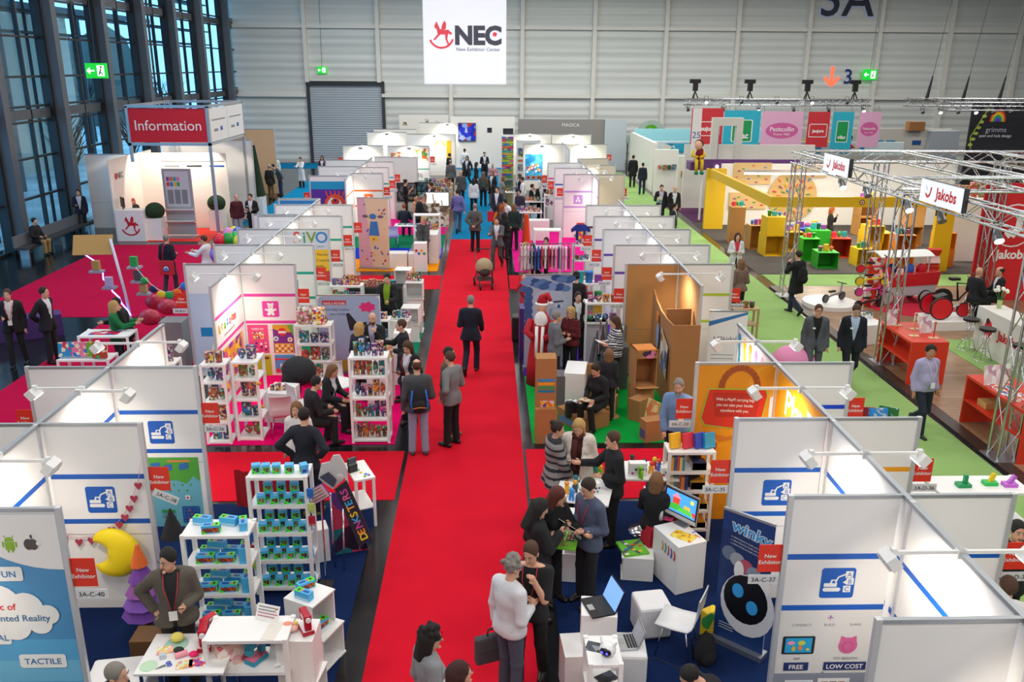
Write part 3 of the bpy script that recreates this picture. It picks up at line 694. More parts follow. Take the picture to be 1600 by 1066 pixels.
def poster_bag(sh,w):
 o1=mat('#e79a1c',.5); rd=mat('#d3301f',.5); lg=mat('#9fc63a',.5)
 sh.rect(.02,.2,w-.02,2.46,o1,1); sh.disc(w-.1,2.2,.25,mat('#eaa62e',.5),2); sh.disc(w-.05,2.26,.18,o1,3)
 arc=[(.63+.26*math.cos(R(a)),2.12+.3*math.sin(R(a)))for a in range(-10,200,15)]
 sh.line(arc,.09,mat('#9a4a1e',.5),3)
 sh.poly([(.19,2.12),(1.02,2.10),(1.06,2.02),(.98,1.46),(.92,1.43),(.16,1.54),(.09,1.66)],lg,4); sh.poly([(.2,2.1),(1.01,2.08),(1.04,2.0),(.96,1.48),(.9,1.45),(.17,1.56),(.11,1.66)],rd,5)
 sh.poly([(.26,2.05),(.95,2.03),(.9,1.66),(.3,1.68)],mat('#b8261a',.5),6)
 for k,t in enumerate(('With a PlayPl carrying bag','you can take your books','anywhere with you')):sh.text(t,.58,1.92-k*.085,.062,PW,7,bold=.012,rot=R(-3),sx=.85)
 ap=mat('#a8331a',.5); sh.disc(.22,1.22,.085,ap,3); sh.disc(.29,1.22,.085,ap,3); sh.line([(.25,1.28),(.23,1.37)],.015,ap,3)
 sh.poly([(.2,1.44),(.5,1.36),(.75,1.42),(.7,1.34),(.4,1.28)],mat('#c9741c',.5),3)
wing(11.53,RF,RX,'orange partition poster with big red carrying bag and apple',front=poster_bag,pm=mat('#e79a1c',.5))
def back_d(col):
 def f(sh,w):sh.rect(.02,1.785,w-.03,1.847,col,1); sh.rect(.02,1.19,w-.03,1.25,col,1)
 return f
wing(5.56,RB,RX,'blank white partition at the near right corner facing the green aisle')
wing(7.55,RB,RX,'blank white partition beside the sign for stand 3A-D-38',front=back_d(BLUE))
wing(9.5,RB,RX,'white partition with orange stripe by the toy construction shelves',front=back_d(mat('#f0a21d',.5)))
wing(11.53,RB,RX,'white partition with blue stripe beside the board game boxes',front=back_d(mat('#1040d0',.5)))
ridge(RX,3.4,13.5,'long white back wall with arm lamps behind the robot and tablet book stands',[(-1,3.4,5.5,BLUE),(-1,5.6,7.5,BLUE),(-1,7.6,9.45,BLUE)])
cb=mat('#b8864f',.8,bump=.08,vary=.05)
wing(17.97,RF-.02,RX,'brown cardboard clad partition of the cardboard toy stand',pm=cb)
def d_leaf(sh,w):
 sh.rect(.02,1.785,w-.03,1.847,LEAFST,1); sh.rect(.02,1.19,w-.03,1.25,LEAFST,1); icon(sh,-.05,1.33,.35,'x',LEAFST)
wing(17.97,RB+.05,RX,'white partition with lime stripes next to booth sign 3A-D-30',front=d_leaf)
for Y,st,c,lab,labd in((20.02,PURP,None,'white partition with purple stripes behind the cardboard wall','pale partition on the green aisle side behind the cardboard wall'),
(22.07,PURP,None,'white partition with purple stripes beside the carved wood shelf','pale partition second along the green aisle'),
(24.1,PURP,None,'white partition with purple stripes near booth sign 3A-C-25','lilac tinted partition third along the green aisle'),
(26.1,mat('#5a2f2a',.5),None,'white partition with dark brown stripe at the second cross aisle','pale partition fourth along the green aisle')):
 wing(Y,RF+.02,RX,lab,st); wing(Y,RB+.05,RX,labd)
ridge(RX,16.04,18.0,'brown cardboard back wall of the cardboard toy stand',pm=cb)
ridge(RX,18.04,27.2,'white back wall behind the clothes and carved wood stands',[(-1,18.1,26,PURP)])
wing(33.9,RF,RX,'white partition with lilac stripes and baby sign behind the hung T-shirt',LILAC,'baby')
wing(36.0,RF-.2,RX,'white partition with blue stripe behind the lilac one',BLUE)
wing(38.0,RF-.35,RX,'white partition with pink stripe second behind the lilac one',MAG)
wing(33.9,RB+.15,RX,'beige partition with small blue stripe on the green aisle',pm=mat('#d9cdb8',.5))
wing(37.2,RB+.25,RX,'beige partition edge second back on the green aisle',pm=mat('#ded3c2',.5))
wing(39.9,RB+.3,RX,'beige partition edge third back on the green aisle',pm=mat('#e2d8c8',.5))
ridge(RX,32.1,40.0,'bright white back wall beside the baby sign partition',[(-1,32.1,33.9,LILAC)])
def poster_paint(sh,w):
 x=.1; sh.rect(x,.55,x+.95,1.95,prt(('#2f9fd8','#3fb2e0','#1f86c4','#5cc0e8'),4),1)
 for k in range(16):sh.disc(x+.12+(k*.29%.75),1.0+(k*.17%.4),.07,mat(('#ffffff','#d9342f','#f5f5f5','#f0b03a')[k%4],.5),2)
 for k in range(3):sh.disc(x+.18+k*.28,.7,.11,mat('#e2672a',.5),2); sh.disc(x+.18+k*.28,.7,.06,mat('#5a2a1a',.5),3)
wing(47.5,1.94,RX,'partition with blue painting kit poster at the far end',front=poster_paint,pm=P2)
wing(47.3,6.42,RX,'brightly lit blank partition at the far end by the green aisle',pm=P2)
ridge(RX,44.0,48.6,'short lit back wall end beside the blue painting kit poster',pm=P2)
wing(54.2,6.35,RX-.2,'overexposed white partition before the grey stand at the far end',pm=P2)
wing(54.6,1.2,4.0,'white lit partition between sign tower and grey stand',pm=P2)
def on_wall(t,y0,f):
 mb=MB(); f(Sheet(mb,Vector(y0)-t.location,(0,1 if y0[0]<0 else-1,0),(0,0,1))); mb.build('graphic',t)
def g_or(s):
 s.rect(0,.1,1.9,2.44,mat('#e79a1c',.5)); s.text('PlayPl',1.05,1.95,.5,PW,2,bold=.02)
 for x,z,r_ in((.5,1.55,.16),(.72,1.62,.18),(.62,1.4,.2),(.9,1.5,.14)):s.disc(x,z,r_,PW)
 for k in range(4):s.rect(.45,1.4+.07*k,.9,1.42+.07*k,mat('#7ab02a',.5))
def g_kid(s):
 for k,c in enumerate(('#1f9ab0','#f0c81a','#e87a2a','#e85a9a','#f08ab0','#3a9ad0')):s.line([(.15+.3*k,1.7),(.2+.3*k,2.0),(.12+.3*k,2.25)],.1,mat(c,.5)); s.disc(.14+.3*k,2.3,.08,mat(c,.5))
w_=[o for o in bpy.data.objects if o.name.startswith('booth_back_wall')]
for o in w_:
 if 'robot' in o['label']:on_wall(o,(RX-.016,11.47,0),g_or); on_wall(o,(RX-.016,13.45,0),g_kid)
 if 'pencil and book' in o['label']:
  def g_kr(s):
   for k,c in enumerate('krazoom'):s.text(c,.25+.17*k,1.48+.03*(k%2),.26,mat(('#e8c01a','#f0a01a','#6ab02a','#3a9ad0','#e05aa0','#f07a2a','#e0303a')[k],.5),2,bold=.03)
   s.text('www.krazoom.de',.85,1.34,.1,GY0); s.rect(.3,.2,1.7,1.1,prt(('#e8a02a','#7a3aa0','#e05a8a','#f0d02a','#d8a05a'),7))
  GY0=mat('#7a7a80',.5); on_wall(o,(LX+.016,16.05,0),g_kr)
  # arm lamps
lrow=[(6.6,'the poster wall'),(8.45,'the moon pillow'),(10.5,'the digger sign'),(12.55,'the cross aisle'),(17.0,'the bear sign'),(19.0,'the teal striped stand'),(21.0,'the pencil poster'),(23.05,'the yellow price panel'),(25.1,'the second cross aisle'),(33.2,'the orange face sign'),(35.1,'the teal stripe'),(37.2,'the easel stand')]
for i,(y,w_)in enumerate(lrow):
 lamp(LX,y,1,'white arm lamp above %s, aisle side, lamp %s along the back wall'%(w_,ORD[i]),w=60 if i<2 else None)
for i,y in enumerate((8.6,10.6,12.5,17.0,19.0,21.0,23.2,25.2,34,36.5)):
 lamp(LX,y,-1,'white arm lamp reaching over the crimson carpet side, %s along'%ORD[i],w=30)
for i,y in enumerate((4.6,6.5,8.5,10.5,12.5,17.0,19.0,21.0,23.1,25.1,33.0,35.0,37.0)):
 lamp(RX,y,-1,'white arm lamp over the right stands, centre side, %s along the back wall'%ORD[i],w=75 if i==5 else None)
 if i:lamp(RX,y,1,'white arm lamp over the green aisle side, %s along the back wall'%ORD[i-1],w=40)
for x,y,l in((-6.5,46.1,'the tiny blue logo'),(-4.0,46.0,'the framed pictures'),(-6.2,55.6,'the small red print'),(-3.2,54.2,'the yellow print'),(2.9,47.5,'the painting kit poster'),(5.2,47.3,'the blank end partition'),(5.2,54.2,'the white end partition'),(2.6,54.6,'the lit partition by the tower'),(-2.6,58.5,'the end wall')):
 o=lamp(x,y,1,'small white arm lamp over %s at the far end'%l,w=110,z=2.9 if y==58.5 else HW); o.rotation_euler.z=-PI/2
 # signs
nsign(LF,7.42,1,'3A-C-40','the augmented reality poster wall')
nsign(LF,9.45,1,'3A-C-38','the partition behind the moon pillow',z=1.62,tilt=R(26))
nsign(LF,11.45,1,'3A-C-36','the puzzle cube poster partition')
nsign(LF,17.97,1,'3A-C-32','the bear sign partition')
nsign(LF,20.02,1,'3A-C-30','the first teal striped partition')
nsign(LF,22.05,1,'3A-C-28','the pencil poster partition')
nsign(LF,24.1,1,'3A-C-26','the second teal striped partition')
nsign(LF,26.1,1,None,'the plain partition at the second cross aisle')
for k,(Y,n)in enumerate(((34.05,'3A-C-20'),(36.1,'3A-C-18'),(38.2,None),(46.0,'3A-C-12'))):nsign(LF if Y<45 else-3.0,Y,1,n,('the orange striped partition','the teal partition behind the orange one','the light blue striped partition','the framed pictures partition')[k])
nsign(LB,11.45,-1,None,'the partition by the boxed game tables',z=1.55)
nsign(LB,17.97,-1,'3A-B-31','the pale partition beside the string of lights',z=1.55)
nsign(LB-.35,33.2,-1,'3A-B-25','the monster poster partition',z=1.55)
nsign(-7.5,46.1,-1,None,'the lit partition near the roller door',z=1.55)
for Y,n,w_ in((7.55,'3A-C-37','the connect build share partition'),(9.5,'3A-C-35','the blue striped partition beside the book shelf'),(11.53,'3A-C-33','the red bag poster partition'),(17.97,'3A-C-29','the cardboard clad partition'),
(20.02,'3A-C-27','the purple striped partition behind the cardboard'),(22.07,'3A-C-25','the partition beside the carved wood shelf'),(24.1,'3A-C-23','the partition beside the clothes rail'),(26.1,'3A-C-21','the brown striped partition'),(33.9,'3A-C-19','the lilac striped partition'),(36.0,None,'the partition behind the lilac one'),(38.0,'3A-C-15','the pink striped partition')):
 nsign(RF-(.0 if Y<35 else .2 if Y<37 else .35),Y,-1,n,w_)
for Y,n,w_ in((7.55,'3A-D-38','the corner partition at the green aisle'),(9.5,'3A-D-36','the orange striped partition'),(11.53,None,'the partition next to the board games'),(17.97,'3A-D-30','the lime striped partition'),(26.1,None,'the fourth pale partition'),(33.9,'3A-D-20','the beige partition with bottles'),(47.3,None,'the blank end partition')):
 nsign(RB if Y<40 else 6.42,Y,1,n,w_)
 # ---------------------------------------------------------------- people: one continuous body surface, clothes and hair as children
class Field:
 """Signed distance field on a grid, turned into one closed mesh."""
 def __init__(s,lo,hi,h):
  s.lo=np.array(lo,float); s.h=h; s.n=np.maximum(4,np.ceil((np.array(hi)-s.lo)/h).astype(int)+1)
  s.F=np.full(s.n,1.0)
  s.ax=[s.lo[i]+h*np.arange(s.n[i])for i in range(3)]
 def _blk(s,lo,hi):
  a=np.clip(((np.array(lo)-s.lo)/s.h).astype(int),0,s.n-1); b=np.clip(((np.array(hi)-s.lo)/s.h).astype(int)+2,1,s.n)
  sl=tuple(slice(a[i],b[i])for i in range(3))
  return sl,s.ax[0][sl[0]][:,None,None],s.ax[1][sl[1]][None,:,None],s.ax[2][sl[2]][None,None,:]
 def _mix(s,sl,d,k,sub=False):
  f=s.F[sl]
  if sub:d=-d; h=np.clip(.5-.5*(d-f)/k,0,1); s.F[sl]=f*h+d*(1-h)+k*h*(1-h)
  else:h=np.clip(.5+.5*(d-f)/k,0,1); s.F[sl]=d*(1-h)+f*h-k*h*(1-h)
 def cap(s,a,b,ra,rb,k=.02,sub=False):
  a=np.array(a,float); b=np.array(b,float); r=max(ra,rb)+2*k+2*s.h
  if np.any(np.maximum(a,b)+r<s.lo)or np.any(np.minimum(a,b)-r>s.lo+s.h*s.n):return
  sl,x,y,z=s._blk(np.minimum(a,b)-r,np.maximum(a,b)+r); e=b-a
  t=np.clip(((x-a[0])*e[0]+(y-a[1])*e[1]+(z-a[2])*e[2])/(e@e+1e-12),0,1)
  d=np.sqrt((x-a[0]-t*e[0])**2+(y-a[1]-t*e[1])**2+(z-a[2]-t*e[2])**2)-(ra+t*(rb-ra))
  s._mix(sl,d,k,sub)
 def ell(s,c,r,k=.02,rm=None,sub=False):
  c=np.array(c,float); r=np.array(r,float); m=r.max()+2*k+2*s.h
  sl,x,y,z=s._blk(c-m,c+m); p=[x-c[0],y-c[1],z-c[2]]
  if rm is not None:p=[rm[0][i]*p[0]+rm[1][i]*p[1]+rm[2][i]*p[2]for i in range(3)]
  k0=np.sqrt(sum((p[i]/r[i])**2 for i in range(3))); k1=np.sqrt(sum((p[i]/r[i]**2)**2 for i in range(3)))+1e-9
  s._mix(sl,k0*(k0-1)/k1,k,sub)
 def cut(s,p,n):
  p=np.array(p,float); n=np.array(n,float); n/=np.linalg.norm(n)
  s.F=np.maximum(s.F,(s.ax[0][:,None,None]-p[0])*n[0]+(s.ax[1][None,:,None]-p[1])*n[1]+(s.ax[2][None,None,:]-p[2])*n[2])
 def mesh(s):
  F=s.F.copy()
  for i in range(3):
   sl=[slice(None)]*3; sl[i]=0; F[tuple(sl)]=np.maximum(F[tuple(sl)],s.h*.5); sl[i]=-1; F[tuple(sl)]=np.maximum(F[tuple(sl)],s.h*.5)
  S=F<0; c=np.array(F.shape)-1
  P=np.zeros(tuple(c)+(3,)); N=np.zeros(tuple(c))
  for ax in range(3):
   o=[i for i in range(3)if i!=ax]
   for u in(0,1):
    for v in(0,1):
     sa=[None]*3; sb=[None]*3
     sa[ax]=slice(0,c[ax]); sb[ax]=slice(1,c[ax]+1)
     for q,w in((o[0],u),(o[1],v)):sa[q]=sb[q]=slice(w,w+c[q])
     A=F[tuple(sa)]; B=F[tuple(sb)]; m=(A<0)!=(B<0); t=A[m]/(A[m]-B[m])
     off=np.zeros((t.size,3)); off[:,ax]=t; off[:,o[0]]=u; off[:,o[1]]=v
     P[m]+=off; N[m]+=1
  idx=np.full(tuple(c),-1); act=N>0; idx[act]=np.arange(act.sum())
  V=(P[act]/N[act][:,None]+np.argwhere(act))*s.h+s.lo
  Q=[]
  for ax in range(3):
   u,v=[(1,2),(2,0),(0,1)][ax]
   sa=[None]*3; sb=[None]*3
   sa[ax]=slice(0,c[ax]); sb[ax]=slice(1,c[ax]+1)
   for q in(u,v):sa[q]=sb[q]=slice(1,c[q])
   a=S[tuple(sa)]; b=S[tuple(sb)]
   for m,flip in((a&~b,0),(~a&b,1)):
    ii=np.argwhere(m)
    if not len(ii):continue
    ii[:,u]+=1; ii[:,v]+=1
    def cell(du,dv):
     j=ii.copy(); j[:,u]+=du; j[:,v]+=dv; return idx[j[:,0],j[:,1],j[:,2]]
    q=np.stack([cell(-1,-1),cell(0,-1),cell(0,0),cell(-1,0)],1)
    Q.append(q[:,::-1]if flip else q)
  return V,(np.concatenate(Q)if Q else np.zeros((0,4),int))
def np_obj(name,V,Q,mats_,parent,mi=None,extra=None):
 me=bpy.data.meshes.new(name); vs=V.tolist(); fs=Q.tolist()
 m2=list(mi)if mi is not None else[0]*len(fs)
 if extra is not None:
  b=len(vs); vs+=extra.v; fs+=[tuple(i+b for i in f)for f in extra.f]
  mats_=list(mats_); m2=[int(i)for i in m2]
  for k in extra.mi:
   if extra.ms[k]not in mats_:mats_.append(extra.ms[k])
   m2.append(mats_.index(extra.ms[k]))
 me.from_pydata(vs,[],fs)
 for m in mats_:me.materials.append(m)
 me.polygons.foreach_set('material_index',[int(i)for i in m2]); me.polygons.foreach_set('use_smooth',[True]*len(fs)); me.update()
 o=bpy.data.objects.new(name,me); COL.objects.link(o); o.parent=parent; return o
ARMS=dict(down=((.05,-.03,-.29),(.065,.05,-.54)),swf=((.04,.1,-.27),(.03,.27,-.46)),swb=((.06,-.15,-.25),(.06,-.2,-.5)),bent=((.06,-.03,-.29),(-.05,.22,-.26)),
hip=((.2,-.12,-.22),(.03,.02,-.40)),chin=((.0,.14,-.27),(-.1,.2,-.02)),cross=((.06,.06,-.28),(-.2,.2,-.24)),back=((.1,-.14,-.25),(-.1,-.17,-.42)),
pocket=((.14,-.1,-.26),(.05,.05,-.44)),reach=((.03,.2,-.2),(-.02,.45,-.16)),table=((.07,.12,-.26),(-.03,.37,-.26)),phone=((.04,.1,-.26),(-.08,.3,-.12)),
mouth=((.05,.16,-.2),(-.1,.24,.06)),lap=((.08,.06,-.28),(-.06,.3,-.31)),low=((.03,.1,-.28),(-.02,.2,-.52)),wide=((.16,.1,-.22),(.22,.32,-.16)),bag=((.06,-.01,-.29),(.07,.02,-.55)))
SKIN={'l':'#d6a488','p':'#e2b79d','t':'#b98561','d':'#8a5a3c','w':'#d79a7c'}
HAIRC={'k':'#15120f','n':'#2c1d14','b':'#4a3020','c':'#7a5636','y':'#b8935a','g':'#85807a','r':'#5a2418','o':'#9c4a1c','s':'#b9b6b0','u':'#3a1613'}
SHOE=mat('#17150f',.35)
npeople=0
def person(label,x,y,face,h=1.76,top='suit',tc='#1c1d22',leg='#1a1b20',hair='short',hc='n',skin='l',arms=('down','down'),pose='stand',lean=0,head=(0,0),res=.02,
fem=False,fat=0.0,shirt='#dcdfe6',lan=None,badge=False,tie=None,glasses=False,scarf=None,shoe=None,z=0.0,seat=.46,twist=0,beard=False,group=None,stripes=None,skirt=None,legs=True,name='person',fill=None,low=False):
 """face: direction looked in, degrees clockwise from straight away from the gallery (180 looks back at it)."""
 global npeople; npeople+=1
 root=thing(name,label,'person',(x,y,z),-R(face),group)
 s=h/1.78; V=lambda*a:np.array(a,float)
 sit=pose in('sit','perch'); hz=(seat+.07)if sit else(.93*s if pose!='crouch' else .42)
 if pose=='perch':hz=seat+.07
 Hc=V(0,0,hz)
 lr=R(lean); U=V(0,math.sin(lr),math.cos(lr)); Fd=V(0,math.cos(lr),-math.sin(lr)); tw=R(twist)
 Xd=V(math.cos(tw),-math.sin(tw)*math.cos(lr),math.sin(tw)*math.sin(lr))if twist else V(1,0,0); Fd=np.cross(U,Xd)
 T=lambda a,b,c:Hc+(Xd*a+Fd*b+U*c)*s
 sw=.155 if fem else .172
 # legs
 def leg_pts():
  if pose=='walk':return[((.10,0,0),(.10,.2,-.42),(.09,.20,-.86)),((-.10,0,0),(-.10,.04,-.45),(-.09,-.33,-.75))]
  if pose=='step':return[((.10,0,0),(.11,.1,-.44),(.11,.1,-.86)),((-.10,0,0),(-.11,-.02,-.44),(-.12,-.14,-.85))]
  if pose=='sit':return[((.09,.02,0),(.12,.43,.0),(.12,.42,-(hz-.08)/s)),((-.09,.02,0),(-.11,.43,.01),(-.13,.36,-(hz-.08)/s))]
  if pose=='perch':return[((.09,.02,0),(.12,.4,-.1),(.12,.48,-min(.55,(hz-.08)/s))),((-.09,.02,0),(-.11,.38,-.14),(-.13,.3,-min(.58,(hz-.08)/s)))]
  if pose=='crouch':return[((.09,.02,0),(.14,.42,.1),(.12,.1,-.33)),((-.09,.02,0),(-.16,.4,.02),(-.12,.02,-.33))]
  if pose=='wide':return[((.10,0,0),(.17,.03,-.43),(.22,0,-.85)),((-.10,0,0),(-.15,0,-.43),(-.2,-.02,-.85))]
  return[((.09,0,0),(.10,.02,-.43),(.11,0,-.85)),((-.09,0,0),(-.10,.03,-.43),(-.12,.03,-.85))]
 LP=[[Hc+V(*p)*s for p in L]for L in leg_pts()]
 S={1:T(sw,-.01,.47),-1:T(-sw,-.01,.47)}
 AP={}
 for sd,nm in((1,arms[0]),(-1,arms[1])):
  e,w=ARMS[nm]if isinstance(nm,str)else nm
  E_=S[sd]+(Xd*e[0]*sd+Fd*e[1]+U*e[2])*s; W_=S[sd]+(Xd*w[0]*sd+Fd*w[1]+U*w[2])*s
  E_=S[sd]+(E_-S[sd])/np.linalg.norm(E_-S[sd])*.295*s; W_=E_+(W_-E_)/(np.linalg.norm(W_-E_)+1e-9)*.255*s
  AP[sd]=(S[sd],E_,W_)
  # head frame
 hy,hp=R(head[0]),R(head[1]); hx=V(math.cos(hy),-math.sin(hy),0); hf0=V(math.sin(hy),math.cos(hy),0)
 hf=hf0*math.cos(hp)-V(0,0,1)*math.sin(hp); hu=np.cross(hx,hf); HC=T(0,.02,.70)+hf*.02*s
 hm=(hx,hf,hu)
 hs=s**.5
 Hh=lambda a,b,c:HC+(hx*a+hf*b+hu*c)*hs
 sk=mat(SKIN[skin],.55); hr=res
 lo=np.min([p for L in LP for p in L]+[p for A in AP.values()for p in A]+[HC],0)-.24; hi=np.max([p for L in LP for p in L]+[p for A in AP.values()for p in A]+[HC],0)+.26
 lo[2]=max(lo[2],-.01)
 def torso(f,g,neck=True,k=.05,lowest=True):
  f.ell(T(0,0,.0),V(.155+(.015 if fem else 0),.115+fat*.5,.13)*s+g,k,(Xd,Fd,U))
  f.ell(T(0,.01+fat*.5,.16),V(.125 if fem else .145,.10+fat,.16)*s+g+fat*.3,k,(Xd,Fd,U))
  f.ell(T(0,0,.35),V(.15 if fem else .172,.112+fat*.4,.18)*s+g,k,(Xd,Fd,U))
  if fem:f.ell(T(.07,.08,.33),V(.065,.05,.06)*s+g,.04,(Xd,Fd,U)); f.ell(T(-.07,.08,.33),V(.065,.05,.06)*s+g,.04,(Xd,Fd,U))
  f.cap(T(-sw+.03,-.01,.46),T(sw-.03,-.01,.46),.062*s+g,.062*s+g,k)
  f.cap(T(-.09,-.01,.49),T(.09,-.01,.49),.055*s+g,.055*s+g,k)
 def arm(f,sd,g,t=1.0,k=.025):
  a,b,c=AP[sd]; f.cap(a,b,.055*s+g,.043*s+g,k); f.cap(b,b+(c-b)*t,.042*s+g,(.030 if g<.008 else .036)*s+g,k)
 def legf(f,g,t=1.0,k=.03):
  for a,b,c in LP:f.cap(a,b,.082*s+g+fat*.15,.055*s+g,k); f.cap(b,b+(c-b)*t,.055*s+g,(.038+(.02 if g>.008 else 0))*s+g*.6,k)
 f=Field(lo,hi,res)
 torso(f,-.004); legf(f,-.006)
 f.cap(T(0,-.01,.5),HC-hu*.05*hs,.056*s,.05*s,.03)
 for sd in(1,-1):
  arm(f,sd,0)
  a,b,c=AP[sd]; d=(c-b)/np.linalg.norm(c-b); f.cap(c,c+d*.075*s,.03*s,.034*s,.015)
  # head
 f.ell(Hh(0,-.012,.025),V(.074,.095,.098)*hs,.02,hm); f.ell(Hh(0,.025,-.055),V(.056,.066,.066)*hs,.03,hm)
 if res<.03:
  f.cap(Hh(0,.088,.01),Hh(0,.105,-.028),.009,.014,.012)
  for a in(1,-1):f.ell(Hh(.077*a,-.01,-.012),V(.010,.022,.032)*hs,.008,hm); f.ell(Hh(.032*a,.098,.012),V(.018,.016,.012)*hs,.012,hm,True)
  f.ell(Hh(0,.088,-.105),V(.022,.02,.016)*hs,.02,hm)
 Vv,Q=f.mesh()
 ex=MB(); lipm=mat('#a8564e',.5)
 ct=Vv[Q].mean(1)-HC if len(Q)else np.zeros((0,3))
 hl=np.stack([ct@hx,ct@hf,ct@hu],1)/hs
 mi=((np.abs(hl[:,0])<.024)&(hl[:,1]>.06)&(np.abs(hl[:,2]+.066)<.009)).astype(int)
 if res<.03:
  for a in(1,-1):
   ex.ell(Hh(.031*a,.0765,.010),.0118,mat('#cfc6bd',.3),8,6); ex.ell(Hh(.031*a,.0845,.0095),.0062,mat('#1d1512',.2),6,5)
   ex.tube([Hh(.014*a,.097,.030),Hh(.032*a,.097,.036),Hh(.05*a,.086,.030)],.0045,mat(HAIRC[hc],.8),4)
  if mi.sum()<2:ex.ell(Hh(0,.091,-.066),(.022,.008,.006),lipm,8,4,Matrix((hx,hf,hu)).transposed())
  # fingers
 for sd in(1,-1):
  a,b,c=AP[sd]; d=(c-b)/np.linalg.norm(c-b); nm=arms[0 if sd>0 else 1]
  ref=Fd if abs(d@U)>.75 else U
  sdv=np.cross(d,np.cross(ref,d)); sdv/=np.linalg.norm(sdv)+1e-9 # thumb side
  pn=np.cross(sdv,d)*sd; curl=.9 if nm in('bag','phone','hip','cross')else .45
  P0=c+d*.075*s
  for k in range(4):
   o_=sdv*(.024-.016*k)*s; L=(.072,.082,.076,.058)[k]*s; p=P0+o_-d*.01; pts=[p]
   for j in range(3):
    an=curl*(j+.4)*.8; p=p+(d*math.cos(an)+pn*math.sin(an)*-1)*L/3; pts.append(p)
   ex.tube([Vector(q)for q in pts],[.0095*s,.009*s,.0085*s,.006*s],sk,5)
  p=c+d*.03*s+sdv*.026*s; q=p+(d*.6+sdv*.6-pn*.3)*.035*s; r_=q+(d*.85+sdv*.1-pn*.4)*.03*s
  ex.tube([Vector(p),Vector(q),Vector(r_)],[.013*s,.0105*s,.008*s],sk,5)
 np_obj('body',Vv,Q,[sk,lipm],root,mi,ex)
 # trousers, skirt, shoes
 lm=cloth(leg)
 if legs:
  f=Field(lo,np.minimum(hi,np.maximum.reduce([p for L in LP for p in L]+[T(0,0,.2)])+.2),res)
  f.ell(T(0,0,-.0),V(.162,.122+fat*.5,.14)*s+.006,.05,(Xd,Fd,U)); legf(f,.012,.97)
  if skirt:f.cap(T(0,.0,.0),T(0,.02,-.5)if not sit else T(0,.3,-.08),.15*s,.19*s,.05)
  f.cut(T(0,0,.12),U); a,b=f.mesh(); np_obj('skirt' if skirt else 'trousers',a,b,[lm],root)
  for L in LP:
   c=L[2]; an=(c-L[1])/np.linalg.norm(c-L[1]); fd=V(0,1,0)if abs(an[2])>.5 else V(0,-an[2],an[1])
   if pose=='walk' and c[1]<0:fd=V(0,.55,-.83)
   if pose=='crouch':fd=V(0,1,0)
   q=res*.8; f=Field(c-.26,c+.26,max(.012,q))
   base=c-V(0,0,.035)*s if fd[1]>.9 else c; f.cap(base-fd*.05*s,base+fd*.06*s,.042*s,.045*s,.02); f.cap(base+fd*.06*s-V(0,0,.008),base+fd*.16*s-V(0,0,.012),.044*s,.036*s,.02); f.cap(c,c+(L[1]-c)*.12,.04*s,.042*s,.02)
   if fd[1]>.9:f.cut(V(0,0,base[2]-.045*s),(0,0,-1))
   a,b=f.mesh(); np_obj('shoe',a,b,[mat(shoe,.5)if shoe else SHOE],root)
   # top
 def garment(nm,g,m,hem,sl=.96,open_=False,k=.05,collar=True,flare=0.0,mi_=None):
  f=Field(lo-.03,hi+.03,res); torso(f,g,k=k)
  for sd in(1,-1):
   if sl>0.0:
    a,b,c=AP[sd]
    if sl<.5:f.cap(a,a+(b-a)*sl*2,.062*s+g,.056*s+g,.025)
    else:arm(f,sd,g,(sl-.5)*2)
  if hem<-.02:
   if sit:f.cap(T(-.09,.02,.0),T(-.1,.28,.0),.09*s+g,.085*s+g,.05); f.cap(T(.09,.02,.0),T(.1,.28,.0),.09*s+g,.085*s+g,.05)
   else:
    for a in(-.07,.07):f.cap(T(a,0,0),T(a*(1.1+flare),0,hem+.04),(.10+fat*.4)*s+g,(.115+flare*.05)*s+g,.06)
   if not sit:f.cut(T(0,0,hem),-U)
  else:f.cut(T(0,0,hem),-U)
  if collar:f.cap(T(0,-.015,.50),T(0,-.0,.555),.062*s,.06*s,.02)
  f.cut(T(0,.02,.565 if collar else .53),U)
  if open_:
   X=f.ax[0][:,None,None]-Hc[0]; Y_=f.ax[1][None,:,None]-Hc[1]; Z_=f.ax[2][None,None,:]-Hc[2]
   px=X*Xd[0]+Y_*Xd[1]+Z_*Xd[2]; py=X*Fd[0]+Y_*Fd[1]+Z_*Fd[2]; pz=(X*U[0]+Y_*U[1]+Z_*U[2])/s
   w_=np.where(pz>.1,.012+.075*np.clip((pz-.1)/.42,0,1.1),.004+.11*np.clip((.1-pz),0,.5))if top!='cardigan' and top!='fur' else np.full(pz.shape,.05)+.03*np.clip(pz*3,-1,1)
   f.F=np.maximum(f.F,-np.maximum(np.abs(px)-w_*s,.02-py))
  a,b=f.mesh(); mi=None; ms=[m]
  if stripes and len(b):
   zc=(a[b].mean(1)-Hc)@U; mi=((zc*stripes[1])%1>stripes[2]).astype(int); ms=[m,cloth(stripes[0])]
  np_obj(nm,a,b,ms,root,mi)
 tm=cloth(tc)
